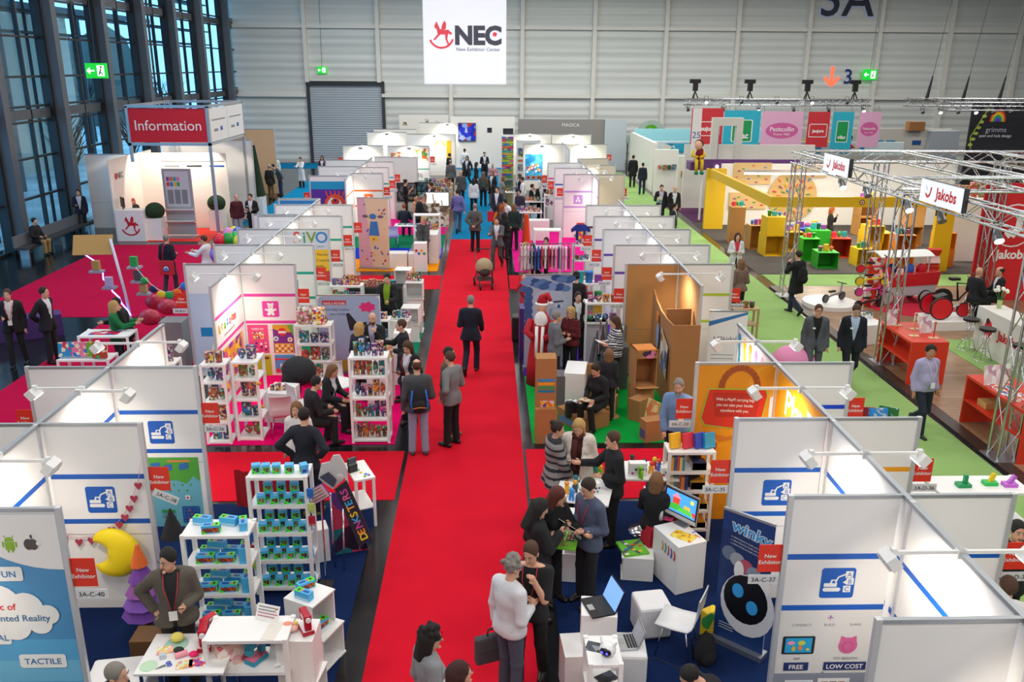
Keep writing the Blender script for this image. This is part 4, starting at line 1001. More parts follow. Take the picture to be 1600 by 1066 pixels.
 if top in('suit','jacket','cardigan','coat'):
  garment('shirt',.006,cloth(shirt),-.02,.93)
  garment({'suit':'jacket','jacket':'jacket','cardigan':'cardigan','coat':'coat'}[top],.020,tm,-.16 if top=='suit' else(-.08 if top!='coat' else-.34),.97,open_=True,flare=.2)
 elif top=='dress':garment('dress',.010,tm,-.55,.9,flare=.3)
 elif top=='fur':garment('coat',.05,mat(tc,.95,0,0,.9,45,.25),-.25,.94,open_=True,flare=.3); garment('top',.008,cloth(shirt),-.3,0,flare=.3)
 elif top=='poncho':garment('sweater',.035,tm,-.2,.9,flare=.5)
 elif top=='tee':garment('shirt',.012,tm,-.10,.42,collar=False)
 elif top=='vest':garment('shirt',.012,cloth(shirt),-.02,.95); garment('vest',.03,tm,-.08,0,open_=False)
 elif top=='hoodie':
  garment('hoodie',.026,tm,-.1,.96)
 else:garment('sweater' if top=='sweater' else 'shirt',.016,tm,-.12 if top=='sweater' else-.06,.95)
 # hair
 hcol=mat(HAIRC[hc],.75,0,0,.5,120,.3)
 if hair!='bald':
  f=Field(HC-.36,HC+.22,max(.009,res*.7))
  f.ell(Hh(0,-.02,.034),V(.083,.102,.100)*hs,.02,hm)
  if hair=='balding':f.ell(Hh(0,.02,.13),V(.085,.12,.075)*hs,.01,hm,True); f.ell(Hh(0,.09,-.02),V(.09,.09,.16),.01,hm,True); f.cut(Hh(0,0,-.055),-hu)
  elif hair in('short','curly','bun','pony'):
   f.ell(Hh(0,.112,-.03),V(.088,.085,.112)*hs,.012,hm,True); f.ell(Hh(0,.05,-.09),V(.1,.075,.075)*hs,.012,hm,True); f.cut(Hh(0,0,-.075),-hu)
  else:
   L={'bob':-.13,'long':-.27,'wild':-.2}.get(hair,-.2)
   for a in(1,-1):f.cap(Hh(.066*a,-.015,0),Hh(.075*a,-.02,L),.034,.026,.02)
   f.cap(Hh(0,-.075,.02),Hh(0,-.10,L),.062,.045,.04); f.cap(Hh(.04,-.07,0),Hh(.05,-.085,L),.05,.035,.03); f.cap(Hh(-.04,-.07,0),Hh(-.05,-.085,L),.05,.035,.03)
   f.ell(Hh(0,.115,-.04),V(.062,.09,.112)*hs,.012,hm,True)
  if hair in('curly','wild'):
   rd=random.Random(npeople)
   for k in range(26):
    a=rd.uniform(-PI,PI); b=rd.uniform(-.2,1.4)
    p=Hh(.085*math.cos(a)*math.cos(b),-.03+.1*math.sin(a)*math.cos(b),.04+.1*math.sin(b))
    if(p-HC)@hf<.06:f.ell(p,V(.026,.026,.026),.01)
  if hair=='bun':f.ell(Hh(0,-.1,.09),V(.045,.045,.04),.012)
  if hair=='pony':f.cap(Hh(0,-.1,.03),Hh(0,-.15,-.18),.035,.018,.02)
  if beard:pass
  a,b=f.mesh(); np_obj('hair',a,b,[hcol],root)
 if beard:
  f=Field(HC-.2,HC+.16,max(.009,res*.7)); f.ell(Hh(0,.032,-.07),V(.062,.066,.062)*hs,.01,hm); f.ell(Hh(0,.09,-.02),V(.05,.05,.035),.01,hm,True); f.cut(Hh(0,.02,-.03),hu+hf*-.35); f.cut(Hh(0,0,0),-hf); a,b=f.mesh(); np_obj('beard',a,b,[hcol],root)
 mt=Matrix((hx,hf,hu)).transposed()
 if glasses:
  mb=MB(); gm=mat('#1b1b1e',.3)
  for a in(1,-1):
   mb.tube([Hh(.032*a+.02*math.cos(t),.107,.008+.016*math.sin(t))for t in[PI/5*k for k in range(10)]],.0022,gm,4,True); mb.tube([Hh(.052*a,.104,.012),Hh(.08*a,.0,.01)],.0022,gm,4)
  mb.tube([Hh(-.012,.108,.012),Hh(.012,.108,.012)],.0022,gm,4); mb.build('glasses',root)
 fr=.15+fat*1.2+(.03 if top in('suit','jacket','cardigan','coat','vest')else 0)+(.03 if fem else 0)
 if tie:MB().slab([T(-.02,.125,.5),T(.02,.125,.5),T(.035,fr,.15),T(0,fr+.005,.1),T(-.035,fr,.15)],Fd,.008,mat(tie,.5)).build('tie',root)
 if lan:
  mb=MB()
  for a in(1,-1):mb.tube([Vector(T(.055*a,-.06,.545)),Vector(T(.075*a,.06,.53)),Vector(T(.07*a,fr*.88,.42)),Vector(T(.015*a,fr,.16))],.006,mat(lan,.6),4)
  mb.build('lanyard',root)
 if lan or badge:
  c=Vector(T(0 if lan else .08,fr+.012,.10 if lan else .36)); MB().box(c,(.085 if lan else .06,.005,.11 if lan else .035),mat('#eef0f2',.4),rm=Matrix((Xd,Fd,U)).transposed()).build('badge',root)
 if scarf:
  mb=MB(); mb.tube([Vector(T(.075*math.cos(t),-.005+.085*math.sin(t),.545+.015*math.sin(3*t)))for t in[PI/6*k for k in range(12)]],.038*s,cloth(scarf),7,True)
  mb.tube([Vector(T(.03,.1,.52)),Vector(T(.04,fr,.35)),Vector(T(.03,fr,.05))],[.04,.045,.035],cloth(scarf),7); mb.build('scarf',root)
 root['_wr']=[list(map(float,AP[1][2]+(AP[1][2]-AP[1][1])*.3)),list(map(float,AP[-1][2]+(AP[-1][2]-AP[-1][1])*.3))][0]
 root['_wl']=list(map(float,AP[-1][2]+(AP[-1][2]-AP[-1][1])*.3))
 root['_bk']=list(map(float,T(0,-.15,.3)))
 return root
def hand(p,right=True):
 """Where a person's palm is, in world coordinates."""
 v=Vector(p['_wr']if right else p['_wl']); v=rotz(p.rotation_euler.z)@v; return v+p.location
def back(p):
 return rotz(p.rotation_euler.z)@Vector(p['_bk'])+p.location
 # ---------------------------------------------------------------- furniture kit
RACKM=mat('#f1f0ee',.4); CHROME=mat('#d5d8dc',.12,1.0)
def rack(name,label,x,y,w,d,levels,rz=0,m=None,cat='shelf rack',pw=.045,back=False,group=None,t=.035):
 """Open post rack; (x, y) is its front-left foot, levels are shelf top heights."""
 m=m or RACKM; r=thing(name,label,cat,(x,y,0),rz,group); top=max(levels)
 for px in(0,w):
  for py in(0,d):MB().bx(px-pw/2,px+pw/2,py-pw/2,py+pw/2,0,top+.01,m).build('post',r)
 for z in levels:MB().bx(-pw/2+.004,w+pw/2-.004,-pw/2+.004,d+pw/2-.004,z-t,z,m).build('shelf',r)
 if back:MB().bx(0,w,d+.002,d+.012,0,top,m).build('back',r)
 return r
def cube(label,x,y,z,s,rz=0,open_='-y',m=None,name='display_cube',h=None,d=None,cat='display cube',group=None):
 m=m or RACKM; h=h or s; d=d or s; r=thing(name,label,cat,(x,y,z),rz,group); t=.018
 mb=MB(); mb.bx(-s/2,s/2,-d/2,d/2,0,t,m).bx(-s/2,s/2,-d/2,d/2,h-t,h,m)
 if open_!='-x':mb.bx(-s/2,-s/2+t,-d/2,d/2,t,h-t,m)
 if open_!='+x':mb.bx(s/2-t,s/2,-d/2,d/2,t,h-t,m)
 e=.001
 if open_!='-y':mb.bx(-s/2+t,s/2-t,-d/2+e,-d/2+t,t,h-t,m)
 if open_!='+y':mb.bx(-s/2+t,s/2-t,d/2-t,d/2-e,t,h-t,m)
 mb.build('carcass',r); return r
def block(name,label,cat,x,y,w,d,h,m,rz=0,z=0,bevel=.006,deco=None,group=None):
 r=thing(name,label,cat,(x,y,z),rz,group)
 MB().bx(-w/2,w/2,-d/2,d/2,0,h,m).build('body',r,bevel)
 if deco:
  mb=MB(); deco(mb,w,d,h); mb.build('graphic',r)
 return r
def table(label,x,y,w,d,h=.74,rz=0,m=None,legs='4',rnd=False,name='table',lm=None):
 m=m or RACKM; lm=lm or CHROME; r=thing(name,label,'table',(x,y,0),rz)
 if rnd:MB().cyl((0,0,h-.025),(0,0,h),w/2,m,seg=28).build('table_top',r)
 else:MB().bx(-w/2,w/2,-d/2,d/2,h-.028,h,m).build('table_top',r,.004)
 if legs=='4':
  for sx in(-1,1):
   for sy in(-1,1):MB().cyl((sx*(w/2-.05),sy*(d/2-.05),0),(sx*(w/2-.05),sy*(d/2-.05),h-.028),.02,lm,seg=8).build('leg',r)
 else:
  MB().cyl((0,0,.02),(0,0,h-.028),.035,lm,seg=12).build('column',r); MB().lathe([(.001,.03),(.1,.028),(.25,.012),(.25,0)],(0,0,0),lm,24).build('base',r)
 return r
_chair={}
def chair(label,x,y,rz,m=None,z=0,group=None,key='w'):
 """Moulded shell chair on thin chrome legs; faces +y before turning."""
 m=m or mat('#f4f4f4',.35)
 if key in _chair:return dup(_chair[key],(x,y,z),rz,label,group)
 r=thing('chair',label,'chair',(x,y,z),rz,group); w=.21
 prof=[(.22,.45),(.0,.435),(-.16,.445),(-.21,.50),(-.235,.62),(-.26,.86)]
 mb=MB(); vs=[]; n=len(prof)
 for o in(0,.016):
  for(py,pz)in prof:
   for sx in(-1,-.5,0,.5,1):vs.append((sx*(w-(.02 if pz>.6 else 0)),py-(o if pz>.55 else 0),pz-(0 if pz>.55 else o)-.012*(1-sx*sx)))
 fs=[]
 for i in range(n-1):
  for k in range(4):
   a=i*5+k; fs.append((a,a+5,a+6,a+1)); b=a+n*5; fs.append((b,b+1,b+6,b+5))
 for i in range(n-1):
  for k in(0,4):a=i*5+k; fs.append((a,a+n*5,a+5+n*5,a+5))
 for k in range(4):
  for i in(0,(n-1)*5):a=i+k; fs.append((a,a+1,a+1+n*5,a+n*5))
 mb.add(vs,fs,m,True); mb.build('shell',r)
 for sx in(-1,1):
  for sy in(-1,1):MB().tube([(sx*.15,sy*.13,.405),(sx*.19,sy*.2,0)],.009,CHROME,6).build('leg',r)
 MB().bx(-.15,.15,-.13,.13,.395,.405,CHROME).build('seat_frame',r)
 _chair[key]=r; return r
def pouf(label,x,y,s,h,rz=0,z=0):
 r=thing('pouf',label,'pouf',(x,y,z),rz); MB().bx(-s/2,s/2,-s/2,s/2,.02,h,mat('#eeeef0',.55)).build('cushion',r,.035); MB().bx(-s/2+.02,s/2-.02,-s/2+.02,s/2-.02,0,.02,DGREY).build('base',r); return r
_stool=[]
def stool(label,x,y,rz=0,h=.78):
 if _stool:return dup(_stool[0],(x,y,0.03),rz,label)
 r=thing('bar_stool',label,'stool',(x,y,0.03),rz)
 MB().cyl((0,0,h-.06),(0,0,h),.18,mat('#1c1c1f',.35),seg=20).build('seat',r,.015)
 mb=MB()
 for k in range(4):
  a=PI/4+k*PI/2; mb.tube([(.1*math.cos(a),.1*math.sin(a),h-.06),(.05*math.cos(a),.05*math.sin(a),.4),(.2*math.cos(a),.2*math.sin(a),.012)],.011,CHROME,6)
 mb.tube([(.2*math.cos(t),.2*math.sin(t),.012)for t in[PI/10*k for k in range(20)]],.011,CHROME,6,True); mb.tube([(.12*math.cos(t),.12*math.sin(t),.25)for t in[PI/10*k for k in range(20)]],.009,CHROME,6,True)
 mb.build('frame',r); _stool.append(r); return r
def flat(name,label,cat,x,y,z,w,d,m,rz=0,h=.004,rx=0,deco=None,group=None):
 """Sheet, book, leaflet or card lying (or tilted by rx about its lower edge)."""
 mb=MB(); rm=Matrix.Rotation(rx,3,'X'); mb.box(rm@Vector((0,d/2 if rx else 0,h/2)),(w,d,h),m,rm=rm)
 if deco:deco(Sheet(mb,rm@Vector((-w/2,0 if rx else-d/2,h+.0005)),(1,0,0),rm@Vector((0,1,0))),w,d)
 o=mb.build(name,None,0,(x,y,z),rz); return tag(o,label,cat,group)
_bp={}
def stock(kind,name,label,cat,x,y,z,dims,m,rz=0,group=None,rx=0,deco=None):
 """Copy of a small boxed item; kind picks the prototype."""
 if kind in _bp:
  o=dup(_bp[kind],(x,y,z),rz,label,group); return o
 o=thing(name,label,cat,(x,y,z),rz,group); w,d,h=dims
 rm=Matrix.Rotation(rx,3,'X'); mb=MB(); mb.box(rm@Vector((0,0,h/2)),dims,m,rm=rm); mb.build('body',o)
 if deco:
  mb=MB(); deco(mb,w,d,h); mb.build('print',o)
 _bp[kind]=o; return o
def book(label,x,y,z,w,d,h,m,rz=0,cat='book',name='book',group=None):
 mb=MB(); mb.bx(-w/2,w/2,-d/2,d/2,0,h*.12,m).bx(-w/2,w/2,-d/2,d/2,h*.88,h,m).bx(-w/2+.004,w/2-.004,-d/2,d/2-.004,h*.12,h*.88,PW).bx(-w/2,w/2,-d/2,-d/2+.004,0,h,m)
 return tag(mb.build(name,None,0,(x,y,z),rz),label,cat,group)
def upright(label,x,y,z,w,h,m,rz=0,cat='book',name='book',t=.015,lean=12,group=None):
 mb=MB(); rm=Matrix.Rotation(-R(lean),3,'X'); mb.box(rm@Vector((0,0,h/2))+Vector((0,0,t*.3)),(w,t,h),m,rm=rm)
 return tag(mb.build(name,None,0,(x,y,z),rz),label,cat,group)
def laptop(label,x,y,z,rz,lid,base='#2a2c30',open_=105,w=.34,d=.24):
 r=thing('laptop',label,'laptop',(x,y,z),rz); bm_=mat(base,.35,.3)
 MB().bx(-w/2,w/2,-d/2,d/2,0,.016,bm_).build('keyboard_base',r,.003)
 mb=MB(); sh=Sheet(mb,(-w/2,-d/2,.0165),(1,0,0),(0,1,0),.0006)
 for i in range(4):sh.rect(.03,.1+i*.032,w-.03,.126+i*.032,mat('#17181b',.5))
 sh.rect(w/2-.05,.02,w/2+.05,.085,mat('#3b3d42' if base[1]=='2' else '#a5a7aa',.4)); mb.build('keys',r)
 rm=Matrix.Rotation(R(open_-90),3,'X'); p0=Vector((0,d/2,.014)); mb=MB(); mb.box(p0+rm.inverted()@Vector((0,.004,d/2)),(w,.008,d),bm_,rm=rm.inverted())
 l=mb.build('lid',r)
 v=rm.inverted()@Vector((0,0,1)); mb=MB(); sh=Sheet(mb,p0+v*.01+Vector((-w/2+.012,-.003,0)),(1,0,0),v,.001); sh.rect(0,0,w-.024,d-.02,lid); mb.build('screen',l); return r
def rollup(name,label,x,y,w,h,rz,art,m=None,lean=0):
 r=thing(name,label,'banner',(x,y,0),rz); m=m or PW
 mb=MB(); mb.bx(-w/2,w/2,-.012,.0,.06,h,m); sh=Sheet(mb,(-w/2,-.0125,0),(1,0,0),(0,0,1)); art(sh,w,h); mb.build('print',r)
 MB().bx(-w/2-.02,w/2+.02,-.09,.09,0,.07,ALU).build('foot',r); MB().bx(-w/2,w/2,-.02,.01,h,h+.03,ALU).build('top_bar',r); return r
def truss(name,label,pts,s=.29,r=.024,step=.5,m=None,cat='truss',four=True):
 """Four-chord aluminium lattice beam along a straight line."""
 a,b=Vector(pts[0]),Vector(pts[1]); m=m or STEEL; L=(b-a).length; d=(b-a).normalized()
 up=Vector((0,0,1))if abs(d.z)<.9 else Vector((0,1,0)); u=d.cross(up).normalized(); v=u.cross(d).normalized()
 t=thing(name,label,cat,a); C=[(u*i+v*j)*s/2 for i,j in((-1,-1),(1,-1),(1,1),(-1,1))]
 for c in C:MB().cyl(c,c+d*L,r,m,seg=8).build('chord',t)
 n=max(2,int(L/step)); mb=MB()
 for f in range(4):
  p,q=C[f],C[(f+1)%4]
  for k in range(n):
   x0,x1=L*k/n,L*(k+1)/n
   if k%2:mb.cyl(p+d*x0,q+d*x1,r*.45,m,seg=5,cap=False)
   else:mb.cyl(q+d*x0,p+d*x1,r*.45,m,seg=5,cap=False)
 mb.build('lattice',t); return t
def fbox(A,B,C,top,z=0.0):
 """Footprint of a box from three base corners as seen (left, nearest, right) and its height from the top seen above the nearest corner."""
 a,b,c=at(*A,z),at(*B,z),at(*C,z); u=b-a; v=c-b; rz=math.atan2(u.y,u.x); w=u.length; d=abs(v.dot(Vector((-math.sin(rz),math.cos(rz),0))))
 if d<.05:d=v.length
 h=aty(top[0],top[1],b.y).z-z; n=Vector((-math.sin(rz),math.cos(rz),0)); ctr=a+u/2+n*d/2
 return ctr.x,ctr.y,w,d,h,rz
 # ---------------------------------------------------------------- the people
def hp(px,py,h,z=0.0):
 """Place of a person of height h whose head top is seen at the pixel."""
 p=at(px,py,z+h-.01); return p.x,p.y
PPL={}
def pp(px,py,label,face,h=1.76,z=0.0,sit=None,**k):
 hh=h
 if sit is not None:hh=h-.93*h/1.78+sit+.07; k['seat']=sit
 if k.get('pose')=='crouch':hh=h-.51
 x,y=hp(px,py,hh,z); d=math.hypot(y,CAM_Z)
 k.setdefault('res',.0125 if d<13 else .017 if d<19 else .024 if d<28 else .034)
 return person(label,x,y,face,h,z=z,**k)
B_='#17181c'; NV='#1a2236'; GY='#6a6c70'
def crowd():
# near
 pp(262,853,'man in brown grey jacket and red lanyard behind the white craft table',168,1.74,top='jacket',tc='#5a544c',shirt='#26272b',leg='#2a2522',hc='k',arms=('hip','bent'),lan='#b8303c',head=(35,8),res=.0115)
 pp(146,1028,'seated person in black with grey hair behind the blue poster wall',100,1.72,sit=.46,pose='sit',top='sweater',tc=B_,hc='g',arms=('table','table'),lean=15)
 pp(668,978,'woman with long black hair and grey top crossing the red carpet',60,1.66,fem=True,top='sweater',tc='#8d9094',hair='wild',hc='k',pose='step',arms=('bent','down'),head=(20,10))
 pp(713,1034,'dark red haired person in white at the bottom of the red carpet',70,1.64,fem=True,top='sweater',tc='#dcd8d0',hair='bob',hc='u',arms=('down','down'))
 pp(797,869,'man with curly grey hair and white shirt carrying a dark laptop bag',50,1.75,top='shirt',tc='#d8d8dc',leg='#4a5566',hair='curly',hc='g',arms=('bent','bag'),head=(12,18),fat=.03,res=.0115)
 pp(831,842,'man in black T-shirt with red lanyard touching his chin',195,1.79,top='tee',tc=B_,leg='#141416',hc='b',arms=('cross','chin'),lan='#c03040',head=(10,18),pose='step',res=.0115)
 pp(840,778,'woman in black hooded jacket looking at her phone',75,1.68,fem=True,top='hoodie',tc=B_,hair='long',hc='k',arms=('phone','bent'),head=(0,25))
 pp(862,753,'woman with red brown hair reaching for the green cloth book',140,1.68,fem=True,top='sweater',tc='#141417',hair='long',hc='r',arms=('bent','reach'),lean=8,head=(-30,20))
 pp(923,744,'man in blue grey sweater with red lanyard looking down at papers',235,1.78,top='sweater',tc='#4c566e',leg='#1b1c22',hc='n',arms=('bent','bent'),lan='#c22a4a',head=(0,22))
 pp(868,657,'woman in striped grey poncho with hand at her mouth',80,1.70,fem=True,top='poncho',tc='#8b8988',leg='#23283a',hair='bun',hc='n',arms=('low','mouth'),stripes=('#23252e',9,.62),head=(10,12))
 pp(905,652,'blond woman in white fur coat and brown dress reading a brochure',195,1.71,fem=True,top='fur',tc='#d9d0c6',shirt='#4a1f18',leg='#2a2226',hair='long',hc='y',arms=('bent','bent'),scarf='#471a16',head=(0,22))
 pp(962,672,'man in black sweater and white collar behind the round tables',262,1.77,top='sweater',tc=B_,leg='#121214',hc='b',arms=('reach','bent'),head=(0,10))
 pp(1026,738,'woman with straight blond hair seated before the computer screen',30,1.68,fem=True,sit=.5,pose='sit',top='sweater',tc=B_,hair='bob',hc='c',arms=('table','table'))
 pp(1084,695,'dark haired woman in black jacket seated with a phone by the book shelf',285,1.68,fem=True,sit=.5,pose='sit',top='jacket',tc=B_,hair='long',hc='k',arms=('phone','phone'),head=(0,18))
 pp(1062,589,'bearded man in blue shirt behind the booth sign',205,1.80,top='shirt',tc='#6f8fb8',leg='#23273a',hc='g',beard=True,arms=('low','bent'),head=(-5,12))
 pp(1138,1004,'crouching person in black with a badge ribbon holding the head',250,1.72,sit=.3,pose='perch',top='tee',tc=B_,leg='#3a4048',hc='k',arms=('chin','mouth'),lean=35,head=(0,30))
 pp(939,563,'young woman in black seated on a cardboard box reading',225,1.70,fem=True,sit=.46,pose='sit',top='sweater',tc=B_,leg='#131316',hair='bun',hc='n',arms=('lap','lap'),lean=10,head=(0,25),shoe='#1a1a1c')
 pp(952,545,'child with blond hair behind the cardboard car box',10,1.45,fem=True,hair='bob',hc='c',top='sweater',tc='#22242a')
 pp(893,478,'blond woman in red and black plaid shirt with folded arms',215,1.70,fem=True,top='shirt',tc='#7a1420',leg=B_,hair='long',hc='y',arms=('cross','cross'),stripes=('#1a1114',26,.5),glasses=True,head=(-20,5))
 pp(868,485,'grey haired man in grey pullover talking with the plaid shirt woman',75,1.74,top='sweater',tc='#6b6e73',leg='#22242a',hc='g',arms=('bent','down'),fat=.03)
 pp(866,443,'man in white shirt behind the red robed figure',215,1.78,top='shirt',tc='#e6e6ea',leg='#26303e',hc='k',head=(20,12))
 pp(901,425,'person in black seen from behind at the white shelves',5,1.74,top='sweater',tc=B_,leg='#27324a',hair='curly',hc='k',arms=('bent','bent'))
 pp(903,455,'dark haired woman in black blazer beside the plaid shirt woman',170,1.66,fem=True,top='jacket',tc=B_,hair='pony',hc='n')
 pp(963,493,'woman in black and white checked shirt reading a leaflet',255,1.68,fem=True,top='shirt',tc='#d8d6d8',leg=B_,hair='long',hc='b',arms=('bent','bent'),stripes=('#2c2a33',22,.45),head=(0,15))
 # left middle
 pp(473,637,'man in navy pullover with hands on hips seen from behind',12,1.78,top='sweater',tc='#191c28',leg='#14151c',hc='k',arms=('hip','hip'),pose='step',head=(-10,5),shoe='#4a5a1a')
 pp(463,626,'blond woman facing the man in the navy pullover',185,1.64,fem=True,top='shirt',tc='#e2ddda',hair='long',hc='c')
 pp(478,588,'dark haired person in black suit seated at the round table',60,1.74,sit=.46,pose='sit',top='jacket',tc=B_,hc='k',arms=('table','table'),lean=12,head=(10,15))
 pp(507,565,'woman with long light brown hair seated writing at the round table',110,1.68,fem=True,sit=.46,pose='sit',top='jacket',tc='#1d1f26',hair='long',hc='c',arms=('table','table'),lean=12,head=(0,20))
 pp(582,487,'bald bearded man in black suit gesturing between the shelves',188,1.78,top='suit',tc=B_,shirt='#b8b4d4',hair='bald',hc='b',beard=True,arms=('bent','mouth'),badge=True)
 pp(560,503,'blond woman seen from behind facing the bald man',40,1.66,fem=True,top='jacket',tc=NV,hair='bob',hc='y')
 pp(629,498,'man in black jacket leaning on the counter opposite the bald man',265,1.74,top='sweater',tc=B_,hc='b',arms=('reach','bent'))
 pp(637,531,'woman with wavy brown hair holding a tablet at the counter',200,1.68,fem=True,top='jacket',tc=B_,hair='long',hc='b',arms=('bent','bent'),lan='#c03038',head=(0,22))
 p=pp(651,561,'man in grey hoodie and light jeans wearing a blue backpack',350,1.78,top='hoodie',tc='#45474b',leg='#8f9bb4',hair='balding',hc='b',arms=('bent','down'),shoe='#3a3c40'); PPL['pack']=p
 pp(705,548,'man in light grey sweater and black trousers on the red carpet',305,1.80,top='sweater',tc='#77797c',leg='#121216',hc='b',arms=('bent','pocket'),head=(0,5))
 pp(699,541,'man in brown jacket half hidden by the light grey sweater',100,1.76,top='jacket',tc='#5a4638',shirt='#8a7a70',leg='#3a1c1a',hc='k',badge=True,shoe='#8a6a48')
 pp(735,461,'man in navy suit walking away down the red carpet',8,1.80,pose='walk',tc='#141a2c',leg='#141a2c',hc='g',arms=('swf','bent'))
 pp(605,426,'young man in black cardigan and green shirt at the black counter',195,1.75,top='cardigan',tc='#17171a',shirt='#7fa01e',hc='k',arms=('table','table'),head=(-15,12))
 p=pp(777,338,'man in grey suit pushing the stroller away down the aisle',195,1.78,tc='#565a60',leg='#4a4644',hc='k',pose='walk',arms=('reach','reach'),shoe='#2a1c16'); PPL['stroll']=p
 pp(742,317,'man in grey jacket holding a paper roll behind his back',15,1.80,tc='#55554f',leg='#141416',hair='balding',hc='g',arms=('back','back'),fat=.03)
 pp(661,338,'woman in dark grey cardigan with hands clasped beside the white counter',190,1.68,fem=True,top='jacket',tc='#4b4f52',shirt='#3a3d40',hair='pony',hc='y',arms=('low','low'),glasses=True)
 pp(645,360,'woman in grey sweater bending down between the white cubes',75,1.68,fem=True,pose='crouch',top='sweater',tc='#8f918e',leg='#1d2433',hair='bun',hc='b',lean=25)
 pp(631,318,'man in dark suit seated on a cream chair',5,1.74,sit=.46,pose='sit',tc=NV,hair='short',hc='o',arms=('table','table'))
 pp(651,303,'man in black suit leaning over the table of prints',70,1.78,tc=B_,hc='g',lean=15,arms=('table','table'))
 pp(673,284,'man in dark suit standing beside the easels',240,1.78,tc='#20242c',hc='n')
 pp(633,280,'woman in black photographing before the dark framed pictures',80,1.66,fem=True,top='tee',tc=B_,hair='bun',hc='k',arms=('phone','phone'))
 pp(715,295,'man in violet blue shirt and jeans striding down the blue carpet',350,1.80,pose='walk',top='shirt',tc='#6a68a8',leg='#4a5f7c',hc='n',arms=('swb','swf'))
 pp(720,266,'grey haired man in dark sweater walking toward the gallery',190,1.76,top='sweater',tc='#4f4f52',hair='balding',hc='g',arms=('bent','down'))
 pp(704,249,'man in grey suit with his back turned before the white stand',350,1.78,tc='#5b5c60',hair='balding',hc='g')
 pp(702,239,'person in black beside the far left counters',60,1.74,top='coat',tc=B_,hc='k')
 pp(740,278,'woman in white knit top seen from behind on the blue carpet',5,1.68,fem=True,top='sweater',tc='#e4e4e8',leg=B_,hair='long',hc='n')
 p=pp(755,268,'woman with green grey backpack and black leggings on the blue carpet',2,1.68,fem=True,top='jacket',tc='#5a4a3a',leg=B_,hair='long',hc='c'); PPL['pack2']=p
 pp(730,243,'woman in black walking below the wall screen',200,1.70,fem=True,top='coat',tc='#26262a',hair='long',hc='b',pose='walk',arms=('swf','swb'))
 pp(744,253,'dark haired woman in black blazer left of the far tower',90,1.64,fem=True,top='jacket',tc=B_,hair='bob',hc='n')
 pp(757,237,'person in black coat near the far white door',175,1.74,top='coat',tc='#1a1b20',hc='k',arms=('bent','bent'))
 pp(726,232,'person in white shirt below the wall screen',350,1.72,top='shirt',tc='#dfe2e8',hc='n')
 pp(770,254,'man in pink checked shirt near the toy tower',195,1.74,top='shirt',tc='#c0909c',leg='#22242c',hair='bald',arms=('bent','bent'))
 pp(769,266,'blond person in dark coat walking with a bag',210,1.70,fem=True,top='coat',tc='#26242a',hair='bob',hc='c',leg='#8a7a6a')
 pp(782,274,'blond woman in grey coat leaning over the balloon table',95,1.68,fem=True,top='coat',tc='#8b8c8a',hair='bob',hc='c',lean=12)
 p=pp(777,291,'man in dark suit carrying a red shopping bag',200,1.76,tc='#1c2233',hc='k'); PPL['red2']=p
 pp(776,316,'woman in black with orange sleeves at the crowded table',110,1.68,fem=True,top='vest',tc=B_,shirt='#e08a1c',hair='bob',hc='b',lean=10)
 pp(784,319,'woman with copper hair beside the crowded table',80,1.68,fem=True,top='coat',tc='#5a4a42',hair='bob',hc='o')
 pp(797,309,'man in white shirt and red tie bending over the crowded table',250,1.74,top='shirt',tc='#eeeef2',hc='k',tie='#a02030',lean=15,head=(0,20))
 pp(788,331,'woman with dark hair in black leaning to the crowded table',40,1.68,fem=True,top='jacket',tc='#141417',hair='long',hc='k',arms=('bent','bent'))
 pp(803,318,'blond person in dark green jacket seen from behind at the table',8,1.74,fem=True,top='jacket',tc='#16302c',hair='bob',hc='c')
 pp(812,296,'man in dark checked shirt seated across the crowded table',215,1.74,sit=.5,pose='sit',top='shirt',tc='#3a2f44',hc='n')
 pp(831,287,'man in black suit seated sideways at the far counter',100,1.74,sit=.55,pose='sit',tc=B_,hc='n')
 pp(846,285,'man in black suit and white shirt seated behind the far counter',185,1.76,sit=.55,pose='sit',tc=B_,hc='k',arms=('table','table'))
 pp(817,276,'man in white shirt standing before the painting kit poster',280,1.74,top='shirt',tc='#eceaf0',hc='b',leg='#3a2a22')
 pp(812,271,'woman in black standing by the painting kit poster',250,1.68,fem=True,top='jacket',tc=B_,hair='bob',hc='b')
 pp(854,370,'man in black jacket with tan collar seated at the carved wood stand',200,1.76,sit=.5,pose='sit',top='cardigan',tc='#17181e',shirt='#d8b888',hc='n')
 pp(833,380,'child with black hair in dark clothes at the carved wood stand',20,1.55,sit=.5,pose='sit',top='sweater',tc='#1a1b20',hc='k')
 pp(820,378,'blond woman seated at the carved wood stand',60,1.66,fem=True,sit=.5,pose='sit',top='sweater',tc='#b8b4ac',hair='pony',hc='y')
